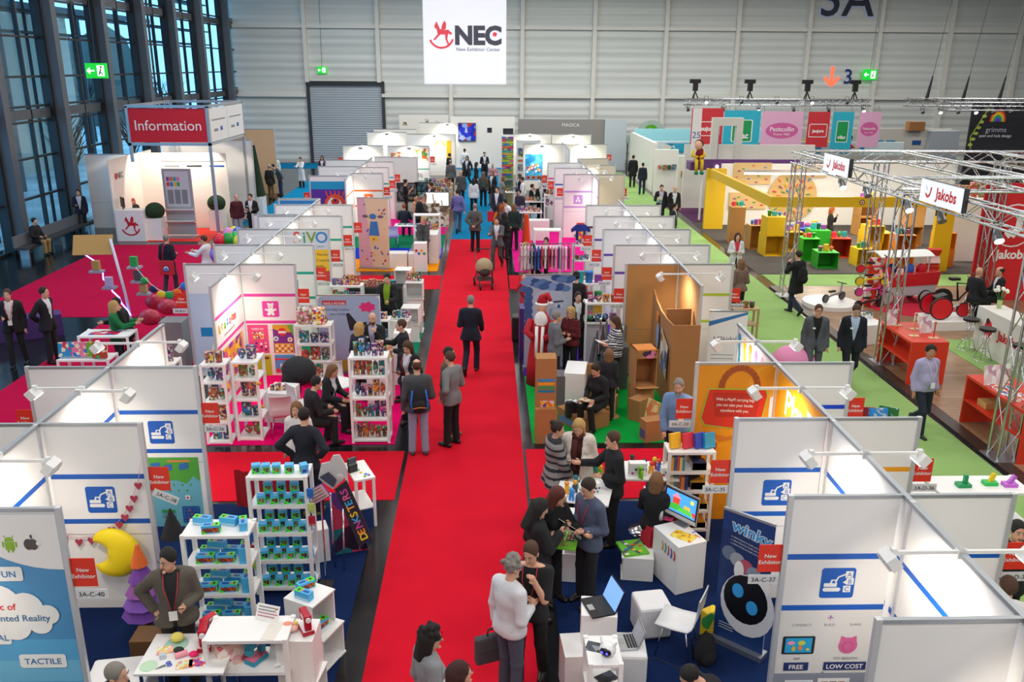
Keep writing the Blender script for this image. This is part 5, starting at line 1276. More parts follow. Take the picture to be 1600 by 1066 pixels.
 # far left
 for a in((408,246,'man in black sweater behind the white counter by the far wall',110,dict(top='sweater',tc=B_,hc='n')),(420,257,'bald man in dark jacket and brown trousers at the far white counter',20,dict(hair='balding',hc='g',tc='#26241f',leg='#6a5030')),
 (436,252,'person in grey jacket bending beside the brown bag',230,dict(top='jacket',tc='#4c5258',leg='#2a3a52',hc='k',lean=30)),(430,243,'blond woman in white before the portrait board',190,dict(fem=True,top='shirt',tc='#e6e2de',hair='bob',hc='y')),
 (469,245,'woman in white tunic pushing a loaded trolley',195,dict(fem=True,top='dress',tc='#dfe2e6',leg=B_,hair='pony',hc='n',arms=('reach','reach'))),(503,243,'woman in dark red coat walking along the blue carpet',185,dict(fem=True,top='coat',tc='#5a1c2a',hair='long',hc='n',pose='walk')),
 (368,303,'man in maroon sweater and pale trousers on the dark floor',150,dict(top='sweater',tc='#4a1820',leg='#98a2b4',hair='balding',hc='s')),(391,302,'man in black jacket looking at leaflets beside the maroon sweater',190,dict(tc=B_,hc='n',arms=('bent','bent'),badge=True)),(389,258,'man in dark blue jacket behind the far planter',100,dict(tc='#20263a',hc='b'))):
  pp(a[0],a[1],a[2],a[3],1.75 if not a[4].get('fem')else 1.68,**a[4])
 p=pp(258,366,'man in navy sweater with a big red shoulder bag on the crimson carpet',15,1.78,top='sweater',tc='#161a2a',leg='#343842',hc='g',arms=('bent','down'),pose='step'); PPL['redbag']=p
 pp(319,367,'man in white shirt hanging coloured paper shapes',280,1.78,top='shirt',tc='#e2e4ea',leg='#2c3444',hc='b',arms=('reach','reach'),badge=True)
 pp(175,469,'woman with long blond hair in green pullover beside the lit pole',80,1.70,fem=True,top='sweater',tc='#0c6a3a',leg='#22282a',hair='long',hc='y',arms=('reach','reach'))
 pp(193,462,'person in black working behind the lit pole',255,1.74,top='sweater',tc='#141417',hc='k',lean=12,arms=('reach','bent'))
 pp(10,450,'smiling man in black suit and white shirt at the picture edge',165,1.80,tc=B_,shirt='#e0dcd8',hc='b',arms=('bent','down'),lan='#c8303a',pose='step')
 pp(65,447,'man in dark suit with hands behind his back',100,1.80,tc='#16181e',hc='n',arms=('back','back'))
 pp(207,309,'red haired woman behind the information counter',150,1.66,fem=True,sit=.55,pose='sit',top='sweater',tc=B_,hair='long',hc='o',arms=('table','table'),head=(0,20))
 person('man in black with tan trousers sitting on the window bench',-15.97,30.75,105,1.74,seat=.42,res=.034,pose='sit',top='sweater',tc='#1a1b20',leg='#a08050',hc='k',arms=('lap','lap'))
 pp(121,295,'man in dark blazer leaning back against the window rail',160,1.78,tc='#1b2030',leg='#23242a',shirt='#c8ccd8',hc='n',arms=('bent','down'),pose='step')
 # right
 pp(990,242,'man in black coat walking away along the green aisle',5,1.80,top='coat',tc=B_,hc='k',pose='step')
 pp(1005,254,'woman in dark navy jacket with shoulder strap on the green aisle',10,1.68,fem=True,top='jacket',tc='#1b2132',leg='#1d2940',hair='bun',hc='k',pose='step')
 pp(1034,288,'man in dark suit carrying white papers toward the gallery',182,1.80,tc=B_,shirt='#b8a8c8',hc='k',arms=('bent','down'),badge=True)
 pp(1055,290,'bald man in black suit beside the man with papers',185,1.78,tc=B_,shirt='#c8ccd0',hair='balding',hc='s',badge=True)
 pp(1054,317,'dark haired person with a side bag behind the pale partitions',110,1.66,top='jacket',tc='#1d2026',hc='k')
 pp(1153,363,'young woman in white coat with long dark hair holding a pad',185,1.68,fem=True,top='coat',tc='#d8d8dc',shirt='#c03a4a',leg=B_,hair='long',hc='n',arms=('bent','bent'))
 pp(1159,404,'woman in brown blazer with dark blond hair seen from behind',350,1.70,fem=True,top='jacket',tc='#7a6258',leg=B_,hair='bob',hc='c',arms=('bent','down'))
 p=pp(1250,391,'man in black coat with black backpack making a phone call',330,1.80,top='coat',tc='#131418',leg='#1f2a3e',hc='n',arms=('down','mouth'),pose='walk'); PPL['pack3']=p
 pp(1280,474,'man in grey suit and black turtleneck walking on the green carpet',190,1.82,tc='#50555c',leg='#50555c',shirt='#151518',hc='b',glasses=True,pose='walk',badge=True)
 pp(1339,473,'man in navy suit and light blue shirt looking down while walking',190,1.86,tc='#131724',leg='#131724',shirt='#a9bcd8',hc='b',pose='walk',badge=True,head=(0,25))
 pp(1455,537,'man in lavender shirt and dark trousers walking by the red table',170,1.76,top='shirt',tc='#a8a2c4',leg='#1c2634',hair='short',hc='k',skin='t',pose='walk',fat=.05,lan='#d8c8d0',head=(25,5),arms=('down','down'))
 pp(1530,417,'bald man in dark suit perched on a stool at the bar counter',70,1.78,z=.03,sit=.74,pose='perch',tc='#1b1d22',leg='#1b1d22',hair='bald',arms=('lap','lap'))
 pp(1566,416,'balding man in dark suit behind the white roses',280,1.76,z=.03,sit=.74,pose='perch',tc='#1a1c20',hair='balding',hc='n',arms=('lap','lap'))
 pp(1300,323,'woman in black dress in the yellow wooden toy stand',110,1.68,fem=True,top='dress',tc='#17171a',hair='bob',hc='o',arms=('down','mouth'),skirt=True)
 pp(1592,811,'person with black hair in black at the green aisle edge',190,1.72,top='sweater',tc=B_,hc='k')
 pp(1581,902,'man with brown hair and white collar below the corner sign',5,1.72,top='shirt',tc='#e0dcdc',hc='b',lan='#c03040')
crowd()
# ---------------------------------------------------------------- stand 3A-C-38 and 3A-C-40: toy boxes, moon pillow, sewing machines
rack('shelf_rack','tall white shelf rack full of green and blue toy boxes on five levels',-2.95,9.70,.70,.34,(.10,.49,.88,1.27,1.66))
rack('shelf_rack','white shelf rack beside the man in the brown grey jacket, holding long toy boxes',-3.40,8.60,.71,.34,(.36,.74,1.12,1.5))
BL,GR_,OW=mat('#4db4ea',.4),mat('#4fdc2c',.4),prt(('#8a3c2a','#a84a1e','#3c2a3a','#c9541e','#6a2a22'),55)
def deco_long(mb,w,d,h):
 s=Sheet(mb,(-w/2,-d/2,0),(1,0,0),(0,0,1),.0006); s.poly([(0,0),(w*.34,0),(0,h*.5)],GR_); s.rect(w*.06,h*.14,w*.94,h*.72,OW); s.poly([(w*.02,h*.05),(w*.3,h*.05),(w*.16,h*.3),(w*.02,h*.42)],GR_); s.rect(w*.04,h*.1,w*.1,h*.2,INK); s.rect(w*.95,0,w,h,GR_)
 s=Sheet(mb,(-w/2,-d/2,h),(1,0,0),(0,1,0),.0006); s.rect(w*.62,0,w,d,GR_); s.rect(w*.74,d*.3,w*.88,d*.75,INK); s.rect(w*.12,d*.3,w*.5,d*.75,mat('#1f4f9c',.5)); s.disc(w*.62,d*.5,d*.18,ORNG)
 s=Sheet(mb,(w/2,-d/2,0),(0,1,0),(0,0,1),.0006); s.rect(0,0,d,h*.45,GR_); s.rect(d*.25,h*.5,d*.75,h*.85,mat('#2a2a8c',.5))
 s=Sheet(mb,(w/2,d/2,0),(-1,0,0),(0,0,1),.0006); s.rect(.01,h*.08,w-.01,h*.3,mat('#bfe0ee',.5))
def deco_sq(c):
 def f(mb,w,d,h):
  s=Sheet(mb,(-w/2,-d/2,0),(1,0,0),(0,0,1),.0006); s.rect(w*.1,h*.08,w*.96,h*.74,GR_); s.poly([(w*.2,h*.66),(w*.86,h*.70),(w*.82,h*.2),(w*.6,h*.16),(w*.2,h*.45)],c); s.poly([(w*.02,h*.02),(w*.62,h*.02),(w*.02,h*.5)],GR_); s.rect(w*.14,h*.1,w*.26,h*.22,INK)
  for k in range(3):s.disc(w*.5,h*(.36+.1*k),w*.03,PW,seg=8)
  s=Sheet(mb,(w/2,-d/2,0),(0,1,0),(0,0,1),.0006); s.rect(d*.1,h*.12,d*.7,h*.5,mat('#2a3aa0',.5))
 return f
WC=[mat('#5a1620',.4),mat('#1a1c48',.4),prt(('#6a5a2a','#8a6a3a','#3c3a2a'),60),prt(('#7a3a3a','#5a5a5a','#8a5a4a'),60)]
dim=(.105,.09,.115)
def sq(i,x,y,z,rz,label):return stock('sq%d'%i,'toy_box',label,'box',x,y,z,dim,BL,rz,'square green and blue toy boxes',deco=deco_sq(WC[i]))
cn=('dark red','navy','olive','brown')
lv=('bottom','second lowest','middle','second highest','top')
rnd=random.Random(3)
for L,z in enumerate((.10,.49,.88,1.27)):
 for k in range(4):
  i=(k+L)%4; sq(i,-2.86+.165*k+.01*L,9.78,z,R(10),'square toy box, %s window, %s in front on the %s tall rack shelf'%(cn[i],ORD[k],lv[L]))
 for k in range(3):
  i=(k*2+L)%4; sq(i,-2.80+.165*k+.01*L,9.90,z+.118,R(8),'square toy box, %s window, %s of the raised row, %s tall rack shelf'%(cn[i],ORD[k],lv[L]))
  sq((i+1)%4,-2.80+.165*k+.01*L,9.905,z,R(8),'square toy box under the %s raised box, %s tall rack shelf'%(ORD[k],lv[L]))
 o=sq(1,-2.28,9.80,z,R(-70),'square toy box turned sideways ending the %s tall rack shelf'%lv[L])
for k,(x,rz,i)in enumerate(((-2.88,12,1),(-2.76,11,2),(-2.63,10,3),(-2.47,6,0),(-2.29,-62,2))):sq(i,x,9.84,1.66,R(rz),'square toy box with %s window, %s on top of the tall rack'%(cn[i],ORD[k]))
ld=(.20,.085,.095)
def lg(x,y,z,rz,label):return stock('lg','toy_box',label,'box',x,y,z,ld,BL,rz,'long green and blue toy boxes',deco=deco_long)
for x,y,rz,l in((-3.25,8.86,168,'turned backwards at the rear'),(-3.1,8.68,8,'with orange window at the front'),(-2.95,8.85,165,'turned backwards at the middle'),(-2.77,8.78,105,'set endwise near the post')):
 lg(x,y,1.5,R(rz),'long toy box on top of the shorter rack, '+l)
for L,z in enumerate((1.12,.74,.36)):
 w_=('upper','middle','lower')[L]
 for k,(x,y,dz,rz,l)in enumerate(((-3.2,8.68,0,6,'first with orange window'),(-2.97,8.68,0,4,'second with orange window'),(-2.77,8.72,0,93,'set endwise below'),(-2.77,8.72,.096,95,'set endwise above'),(-3.1,8.82,.096,172,'reversed and stacked'),(-3.2,8.84,0,178,'at the rear under the reversed one'),(-2.96,8.84,0,176,'at the rear second along'))):
  lg(x,y,z+dz,R(rz),'long toy box, %s shelf of the shorter rack, %s'%(w_,l))
  # bristle blocks hanging on the tall rack
for k,(x,y,z,c,l)in enumerate(((-2.195,9.66,1.42,'#1f6fc0','blue'),(-2.195,9.66,1.22,'#b9d06a','lime'),(-2.195,9.66,1.04,'#b0182e','red'),(-2.98,9.655,1.02,'#b9bac4','grey'),(-2.97,9.655,.82,'#1f5fb0','blue'),(-2.96,9.655,.64,'#a8143a','red'),(-2.95,9.655,.44,'#b5d06a','lime'))):
 mb=MB(); m=mat(c,.5); mb.box((0,0,.05),(.08,.02,.1),m)
 for a in range(5):mb.box((-.032+.016*a,0,-.012),(.008,.018,.04),m)
 tag(mb.build('bristle_block',None,0,(x,y,z)),'%s bristle block on the tall rack, %s down its %s post'%(l,ORD[k if k<3 else k-3],'aisle side' if k<3 else 'inner'),'toy','bristle blocks on the tall rack')
 # moon pillow on the wall
t=thing('moon_pillow','big yellow crescent moon pillow hanging on the white partition','pillow',(-4.62,9.40,.86))
Vm=[]; fs=[]; NP=26; NS=8
for i in range(NP+1):
 a=R(128)-R(258)*i/NP; wd=.205*max(0,math.sin(PI*i/NP))**.8+.004; cx_,cz_=.235*math.cos(a),.225*math.sin(a)
 for k in range(NS):
  b=2*PI*k/NS; q=wd*math.cos(b); Vm.append((cx_+math.cos(a)*(q-.02),-.085+.085*math.sin(b)*max(0,math.sin(PI*i/NP))**.6,cz_+math.sin(a)*(q-.02)))
fs=[(i*NS+k,i*NS+(k+1)%NS,(i+1)*NS+(k+1)%NS,(i+1)*NS+k)for i in range(NP)for k in range(NS)]
MB().add(Vm,fs,mat('#f6d90c',.55,bump=.3,bscale=14),True).build('cover',t)
t=thing('heart_garland','string of dark red hearts hanging across the partition above the moon pillow','garland',(-5.2,9.40,0)); HM=mat('#a8324a',.6)
gp=[(1.12,1.98),(1.05,1.72),(.98,1.55),(.91,1.42),(.84,1.30),(.76,1.20),(.66,1.13),(.52,1.03),(.4,.99),(.25,.97),(.08,1.02),(-.02,1.1)]
MB().tube([(x,-.012,z+.05)for x,z in gp],.004,mat('#d9a0a8',.6),4).build('cord',t)
for k,(x,z)in enumerate(gp[1:-1]):
 s_=.05; mb=MB(); pts=[(0,-1.3),(.9,.1),(.85,.75),(.45,.95),(0,.55),(-.45,.95),(-.85,.75),(-.9,.1)]
 mb.slab([(x+a*s_,-.022,z+b*s_*.9)for a,b in pts],(0,-1,0),.006,HM); mb.build('heart',t)
 # tree decor: purple felt tree
t=thing('felt_tree','purple layered felt tree standing behind the man in the brown grey jacket','decoration',(-4.05,8.9,0))
for k,(z,w,c)in enumerate(((.32,.27,'#6a3f9c'),(.45,.24,'#7a4fae'),(.6,.2,'#8a4f9a'),(.76,.15,'#6f3f96'),(.95,.1,'#d9642a'))):
 MB().cyl((0,0,z),(0,0,z+.26),w,mat(c,.85),.02,9,smooth=False).build('tier',t)
MB().cyl((0,0,0),(0,0,.34),.05,mat('#5a3a22',.8)).build('trunk',t)
block('wooden_crate','brown wooden crate under the purple felt tree','crate',-3.85,8.45,.34,.3,.34,mat('#6a4a28',.7,bump=.2))
t=thing('witch_hat','black pointed witch hat hanging behind the man in the brown grey jacket','hat',(-3.72,9.15,1.18)); MB().cyl((0,0,0),(0,0,.36),.14,mat('#151417',.8),.008,14).build('cone',t)
# white worktop table with craft items
table('white table with craft pieces in front of the man in the brown grey jacket',-3.07,7.56,.88,.64,.75)
def disc(label,x,y,z,r,m,name='craft_disc',h=.006):return tag(MB().cyl((0,0,0),(0,0,h),r,m,seg=20).build(name,None,0,(x,y,z)),label,'craft piece')
disc('pale green paper disc at the near corner of the craft table',-3.4,7.36,.75,.085,mat('#bfe0c0',.6)); disc('green and blue paper disc under the yellow wool on the craft table',-3.24,7.7,.75,.12,mat('#a9d2c4',.6))
tag(MB().ell((0,0,.05),(.07,.06,.05),mat('#ece070',.8,bump=.6,bscale=80)).build('wool_ball',None,0,(-3.24,7.74,.757)),'yellow wool ball lying on the green disc','wool')
t=thing('scissors','small scissors with blue handles on the craft table','scissors',(-3.24,7.36,.752),R(35)); mb=MB()
mb.box((-.04,.006,.003),(.1,.01,.004),STEEL,rz=.1).box((-.04,-.006,.005),(.1,.01,.004),STEEL,rz=-.1); mb.build('blade',t)
for sy in(-1,1):MB().tube([(.04+.022*math.cos(q),sy*.022+.016*math.sin(q),.005)for q in[PI/5*k for k in range(10)]],.005,mat('#2a4fc0',.5),5,True).build('handle',t)
tag(MB().cyl((-.06,0,.03),(.06,0,.03),.03,mat('#f4a0b4',.8)).build('wool_roll',None,0,(-3.12,7.5,.75),R(30)),'pink wool roll on the craft table','wool')
tag(MB().ell((0,0,.03),(.055,.04,.03),mat('#2c2e30',.8)).build('wool_ball',None,0,(-3.17,7.57,.75)),'dark grey wool ball on the craft table','wool')
tag(MB().ell((0,0,.025),(.05,.04,.025),mat('#f0186a',.7)).build('wool_ball',None,0,(-3.0,7.51,.75)),'hot pink wool ball on the craft table','wool')
for k,(x,y,c,l)in enumerate(((-3.32,7.6,('#f4c0b8','#f0d870','#f4f4f0','#f2a0a0'),'pink and yellow yarn packet'),(-3.05,7.37,('#f0c850','#f4e8e0','#e0a0a0','#d8e8d0'),'clear craft packet with yellow pieces'),(-2.93,7.4,('#8a4fae','#f0602a','#d84a9a','#ffffff'),'orange and purple ribbon packet'))):
 flat('craft_packet',l+' on the craft table','packet',x,y,.75,.16,.12,prt(c,30,seed=k),R(15),.012)
tag(MB().bx(-.03,.03,-.025,.025,0,.05,mat('#c8d2dc',.3)).build('pin_box',None,0,(-3.3,7.48,.75),.3),'small pale blue pin box on the craft table','box')
def sewing(label,x,y,z,rz,c,w='#f0f0f0',s=1.0):
 r=thing('toy_sewing_machine',label,'toy',(x,y,z),rz); r.scale=(s,s,s); m=mat(c,.35); n=mat(w,.4)
 MB().bx(-.11,.11,-.07,.07,0,.05,m).build('base',r,.012); MB().bx(-.1,.1,-.06,.06,.05,.062,n).build('bed',r)
 mb=MB(); mb.bx(.05,.11,-.04,.04,.06,.2,m); mb.bx(-.11,.11,-.045,.045,.18,.26,m); mb.build('arm',r,.015); MB().bx(-.12,-.05,-.04,.04,.12,.19,m).build('needle_head',r,.01)
 MB().bx(-.02,.08,-.047,-.045,.2,.24,n).build('panel',r); MB().cyl((.11,0,.21),(.13,0,.21),.03,n).build('hand_wheel',r); return r
sewing('red toy sewing machine at the end of the craft table',-2.93,7.66,.75,R(-80),'#b3122c')
sewing('red and white toy sewing machine upright beside the white counter rack',-2.94,7.84,.78,R(60),'#c8142e',s=.8)
# counter rack
rack('counter_rack','white counter rack with a bare top in front of the toy boxes',-2.84,7.42,.80,.38,(.62,1.0),cat='counter')
block('toy_carton','large pink and cream toy carton on the lower shelf of the counter rack','carton',-2.66,7.60,.30,.2,.26,prt(('#f0d8c8','#e8c0b0','#f4ece4','#e0a0a8','#d05a6a'),16),R(35),.62)
sewing('teal and pink toy sewing machine on the lower shelf of the counter rack',-2.40,7.6,.62,R(60),'#1f93b0','#e06a8a')
r=thing('tablet_stand','white tablet computer on a stand inside the counter rack','tablet',(-2.18,7.66,.62),R(-20)); MB().box((0,0,.09),(.2,.012,.14),PW,rx=R(-25)).build('body',r); MB().box((0,.06,.045),(.04,.08,.09),ALU).build('stand',r)
tag(MB().ell((0,0,.02),(.05,.03,.02),PW).build('computer_mouse',None,0,(-2.16,7.5,.62),.5),'white computer mouse on the counter rack shelf','mouse')
def deco_note(sh,w,d):
 for k in range(4):sh.rect(.02,d*(.8-.18*k),w*(.95-.1*(k%2)),d*(.86-.18*k),mat('#c06a8a' if k>1 else '#7a7a90',.6))
 sh.disc(w*.85,d*.8,.012,mat('#c98a3a',.6))
flat('price_card','white card with red and grey lines leaning on the counter rack top','card',-2.3,7.72,1.0,.26,.17,PW,R(-18),.004,R(62),deco_note)
for k,(x,y,rz,c)in enumerate(((-2.22,7.52,5,''),)):pass
flat('place_mat','thin pale lined mat on the counter rack top','mat',-2.2,7.56,1.0,.14,.3,mat('#e2ddd2',.6),R(-8))
# cubes at the aisle corner
cube('white display cube at the base under the yarn cube',-1.95,7.68,0,.40,R(-8),'+x'); cube('white display cube with pink yarn and red sewing machine on top',-1.97,7.68,.402,.38,R(-2),'+y',h=.52)
cube('low white display cube under the rotated toy box cube',-1.93,8.43,0,.42,R(-24),'+x'); cube('rotated open white display cube with toy boxes on top',-2.0,8.42,.422,.40,R(-28),'+x',h=.44)
cube('small white display cube behind the pumpkin',-1.9,7.18,0,.3,R(20),'+x')
lg(-2.06,8.52,.863,R(40),'long toy box standing at the back of the rotated cube'); lg(-2.04,8.33,.863,R(152),'long toy box with blue back on the rotated cube'); lg(-1.9,8.38,.442,R(60),'long toy box inside the rotated open cube')
sewing('red toy sewing machine on the white cube by the aisle',-1.88,7.66,.925,R(-62),'#b3122c',s=.9)
for k,(dx,dy,c)in enumerate(((0,0,'#f7a08a'),(-.06,.05,'#f6f0ec'),(.03,.07,'#f2dc8a'),(-.05,-.06,'#f4a0aa'),(.05,-.02,'#f7c0b0'))):
 tag(MB().ell((0,0,.03),(.06,.045,.03),mat(c,.9,bump=.6,bscale=70)).build('wool_ball',None,0,(-2.07+dx,7.68+dy,.925+(.0 if k else .03))),'%s wool ball in the heap on the aisle cube'%('coral','white','pale yellow','pink','peach')[k],'wool')
t=thing('pumpkin_pillow','orange pumpkin pillow with green leaf at the edge of the navy carpet','pillow',(-1.93,6.75,0)); pk=mat('#f28a1c',.7)
mb=MB(); V_,F_=[],[]
for i in range(9):
 for k in range(32):a=PI*i/8; q=2*PI*k/32; r_=.27*math.sin(a)*(1+.06*abs(math.cos(4*q))); V_.append((r_*math.cos(q),r_*math.sin(q),.26+.25*math.cos(a)))
F_=[(i*32+k,(i+1)*32+k,(i+1)*32+(k+1)%32,i*32+(k+1)%32)for i in range(8)for k in range(32)]
mb.add(V_,F_,pk,True); mb.build('cushion',t); mb=MB(); mb.cyl((0,0,.49),(0,-.02,.58),.03,mat('#1d6a35',.7),.02)
for k in range(5):mb.ell((.07*math.cos(k*1.26),.07*math.sin(k*1.26),.5),(.06,.035,.012),mat('#1d6a35',.7),8,4,Matrix.Rotation(k*1.26,3,'Z'))
mb.build('stem',t)
# pole banner, counter stand, side table behind the tall rack
t=thing('sign_pole','thin chrome pole stand with a pale pink price sign','sign',(-2.12,9.91,0)); MB().bx(-.09,.09,-.09,.09,0,.015,BLACK).build('foot',t); MB().cyl((0,0,.015),(0,0,1.42),.012,CHROME).build('pole',t)
mb=MB(); rm=Matrix.Rotation(R(-14),3,'Z')@Matrix.Rotation(R(-34),3,'Y'); mb.box((-.03,-.03,1.33),(.30,.012,.2),mat('#3a2f9a',.5),rm=rm); mb.box(Vector((-.03,-.03,1.33))+rm@Vector((0,-.008,0)),(.28,.006,.18),mat('#e8b8b8',.5),rm=rm)
for k in range(4):mb.box(Vector((-.03,-.03,1.33))+rm@Vector((0,-.012,.06-.04*k)),(.2,.003,.008),INK,rm=rm)
mb.build('board',t)
E0=Vector((-1.96,10.6,0)); t=thing('display_easel','dark slanted display stand with colourful vertical lettering and a grey rounded crest','display stand',E0)
def q4(*ps):return[aty(px,py,Y)-E0 for px,py,Y in ps]
dk=mat('#2a1c2c',.5); n_=(0,-1,.15)
c_=q4((523,765,10.35),(541,751,10.35),(581,840,10.1),(562,857,10.1)); MB().slab(c_[::-1],n_,.03,dk).build('slope_panel',t)
v=(c_[1]-c_[2]).normalized(); u=Vector((-v.z,0,v.x)).normalized(); u=v.cross(Vector(n_).normalized()).normalized(); mb=MB(); L_=(c_[1]-c_[2]).length
for k,(ch,col)in enumerate(zip('DENKSTERS',('#e9c11f','#f08a2a','#c93a9a','#3aa0e0','#e9c11f','#f0a03a','#39a8e0','#e05a9a','#c93a9a'))):mb.text(ch,(c_[3]+c_[2])/2-u*-.06+v*(.05+k*L_*.1)+Vector(n_)*.012,v,-u,.14,mat(col,.5),'l',.02)
mb.build('lettering',t)
MB().slab(q4((515,772,10.6),(545,765,10.6),(579,868,10.75),(520,885,10.6)),n_,.02,prt(('#2a1c2c','#2a1c2c','#3a2440','#c93a5a','#2a1c2c','#1f7a80','#6a3a90','#2a1c2c'),4)).build('lower_panel',t)
MB().slab(q4((497,748,10.7),(502,725,10.7),(515,722,10.7),(520,712,10.7),(530,711,10.7),(540,728,10.7),(540,745,10.7),(520,765,10.7)),n_,.03,mat('#d8d6d4',.5)).build('crest',t)
MB().slab(q4((499,746,10.66),(513,738,10.66),(526,750,10.66),(521,762,10.66)),n_,.02,mat('#4a4c5c',.5)).build('tray',t); MB().ell(q4((531,747,10.3))[0],(.05,.01,.06),mat('#cfc8c4',.5),10,6).build('emblem',t)
for A_,B_2 in(((516,770),(524,888)),((536,790),(538,893)),((540,750),(562,858))):MB().tube([aty(*A_,10.55)-E0,at(*B_2)-E0 if B_2[1]>880 else aty(*B_2,10.1)-E0],.012,CHROME,6).build('leg',t)
block('white_pedestal','white pedestal beside the foot of the slanted display stand','pedestal',-2.33,10.55,.26,.26,.5,RACKM,R(20))
r=thing('side_table','narrow white side table with small coloured play pieces at the cross aisle','table',(-1.90,11.64,0),R(23))
for sx in(-1,1):
 for sy in(-1,1):MB().bx(sx*.13-.02,sx*.13+.02,sy*.29-.02,sy*.29+.02,0,.79,RACKM).build('leg',r)
MB().bx(-.155,.155,-.315,.315,.77,.80,RACKM).build('table_top',r); MB().bx(-.13,.13,-.29,.29,.3,.32,RACKM).build('shelf',r)
for k,(dx,dy,c,l)in enumerate(((0,-.1,'#f0c020','yellow'),(.05,-.17,'#2a9ad8','blue'),(-.02,0,'#3aa83a','green'),(.08,-.22,'#9a3ad0','purple'),(-.05,.05,'#d8302a','red'),(.02,-.24,'#5aba3a','light green'))):
 p=rotz(R(23))@Vector((dx,dy,0)); tag(MB().cyl((0,0,0),(0,0,.012),.022,mat(c,.5),seg=10).build('play_piece',None,0,(-1.9+p.x,11.64+p.y,.80)),'small %s play piece on the narrow white side table'%l,'toy')
for k,(dx,dy,c)in enumerate(((-.06,.2,'#3a3f48'),(-.1,-.02,'#1c1d22'))):
 p=rotz(R(23))@Vector((dx,dy,0)); block('product_box',('grey','black')[k]+' product box standing on the narrow white side table','box',-1.9+p.x,11.64+p.y,.14,.05,.12,mat(c,.4),R(40),.80)
t=thing('red_curtain_banner','dark red draped cloth behind the toy box racks','cloth',(-3.3,12.0,0)); V_=[(-.55+1.1*i/16,.03*math.sin(i*2.1),.02+.62*j/3*(1-.25*(i/16)))for j in range(4)for i in range(17)]
MB().add(V_,[(j*17+i,j*17+i+1,(j+1)*17+i+1,(j+1)*17+i)for j in range(3)for i in range(16)],mat('#a8101e',.85),True).build('drape',t)
t=thing('cart_frame','small black play frame with a yellow lever beside the red drape','toy',(-3.2,11.3,0)); mb=MB()
for sx in(-.12,.12):mb.bx(sx-.012,sx+.012,-.1,.1,0,.55,BLACK)
mb.bx(-.13,.13,-.1,.1,.52,.55,BLACK); mb.build('frame',t); MB().cyl((.05,0,.55),(.04,0,.68),.014,YELL).build('lever',t)
pouf('white cushion seat behind the blue poster wall',-3.85,7.62,.62,.44,R(8))
# ---------------------------------------------------------------- right near stands: tablet books, little robots
CBX=fbox((1017,894),(1055,931),(1100,921),(1061,856))
def deco_swirl(mb,w,d,h):
 s=Sheet(mb,(-w/2,-d/2-.001,0),(1,0,0),(0,0,1),.002)
 for k,c in enumerate(('#e8a03a','#3aa8a0','#c93a3a','#3a5ac0','#d8402a')):s.line([(w*.55+k*.07-.1+.02*math.sin(t),h*.86-t*.045)for t in[.5*i for i in range(7)]],.03,mat(c,.5))
o=block('white_counter','white counter cabinet with coloured swirl print under the computer screen','counter',CBX[0],CBX[1],CBX[2],CBX[3],CBX[4],RACKM,CBX[5],deco=deco_swirl); CH=CBX[4]
c=at(1060,822,CH)
r=thing('desktop_computer','flat computer screen showing a cartoon castle on the white counter','computer',(c.x,c.y,CH),R(-52))
MB().box((0,.03,.30),(.56,.02,.40),mat('#c8cbd0',.25,.7),rx=R(-6)).build('screen_housing',r,.004)
mb=MB(); v=Matrix.Rotation(R(-6),3,'X')@Vector((0,0,1)); s=Sheet(mb,Vector((-.27,-.004,.12)),(1,0,0),v,.002)
mb2=mb; s.rect(0,0,.54,.36,INK)
e_=lambda c:mat(c,.5,0,.9)
s.rect(.02,.06,.52,.34,e_('#4aa0e8')); s.disc(.2,.09,.14,e_('#3fae3a'),2,.09,0,PI); s.disc(.36,.09,.13,e_('#58c04a'),2,.07,0,PI); s.rect(.14,.12,.25,.27,e_('#d8402a')); s.poly([(.12,.26),(.195,.33),(.27,.26)],e_('#f08aa0')); s.rect(.33,.1,.43,.2,e_('#e8b03a')); s.disc(.45,.28,.03,e_('#f8e05a')); s.disc(.06,.2,.04,e_('#e03050')); s.disc(.49,.12,.035,e_('#e03050')); s.rect(0,0,.54,.045,mat('#c8cbd0',.3))
mb.build('screen',r); MB().box((0,.08,.06),(.16,.012,.16),ALU,rx=R(20)).build('stand',r); MB().bx(-.1,.1,.0,.18,0,.008,ALU).build('foot',r)
q=at(1068,838,CH); flat('colouring_sheet','yellow colouring sheets spread on the white counter','paper',q.x,q.y,CH,.3,.2,prt(('#f4cf2a','#f4d84a','#e8b81f','#d86a3a','#f4e06a'),22),R(-40))
q=at(1044,811,CH); flat('pink_card','bright pink card on the white counter','card',q.x,q.y,CH,.13,.1,mat('#ee4a8a',.5),R(-20))
q=at(1032,812,CH); t=thing('water_bottle','small clear water bottle on the white counter','bottle',(q.x,q.y,CH)); MB().lathe([(.001,0),(.033,0),(.033,.14),(.014,.18),(.014,.2)],(0,0,0),mat('#dfe8ee',.1)).build('body',t); MB().cyl((0,0,.2),(0,0,.22),.016,INK).build('cap',t)
for k,(px,py,c)in enumerate(((1086,832,'#2a50c8'),(1078,838,'#d8302a'),(1090,838,'#e05a3a'))):q=at(px,py,CH); tag(MB().tube([(-.05,0,.006),(.05,.01,.006)],.005,mat(c,.5),6).build('marker',None,0,(q.x,q.y,CH),R(20+50*k)),('blue','red','orange')[k]+' marker pen lying on the white counter','pen')
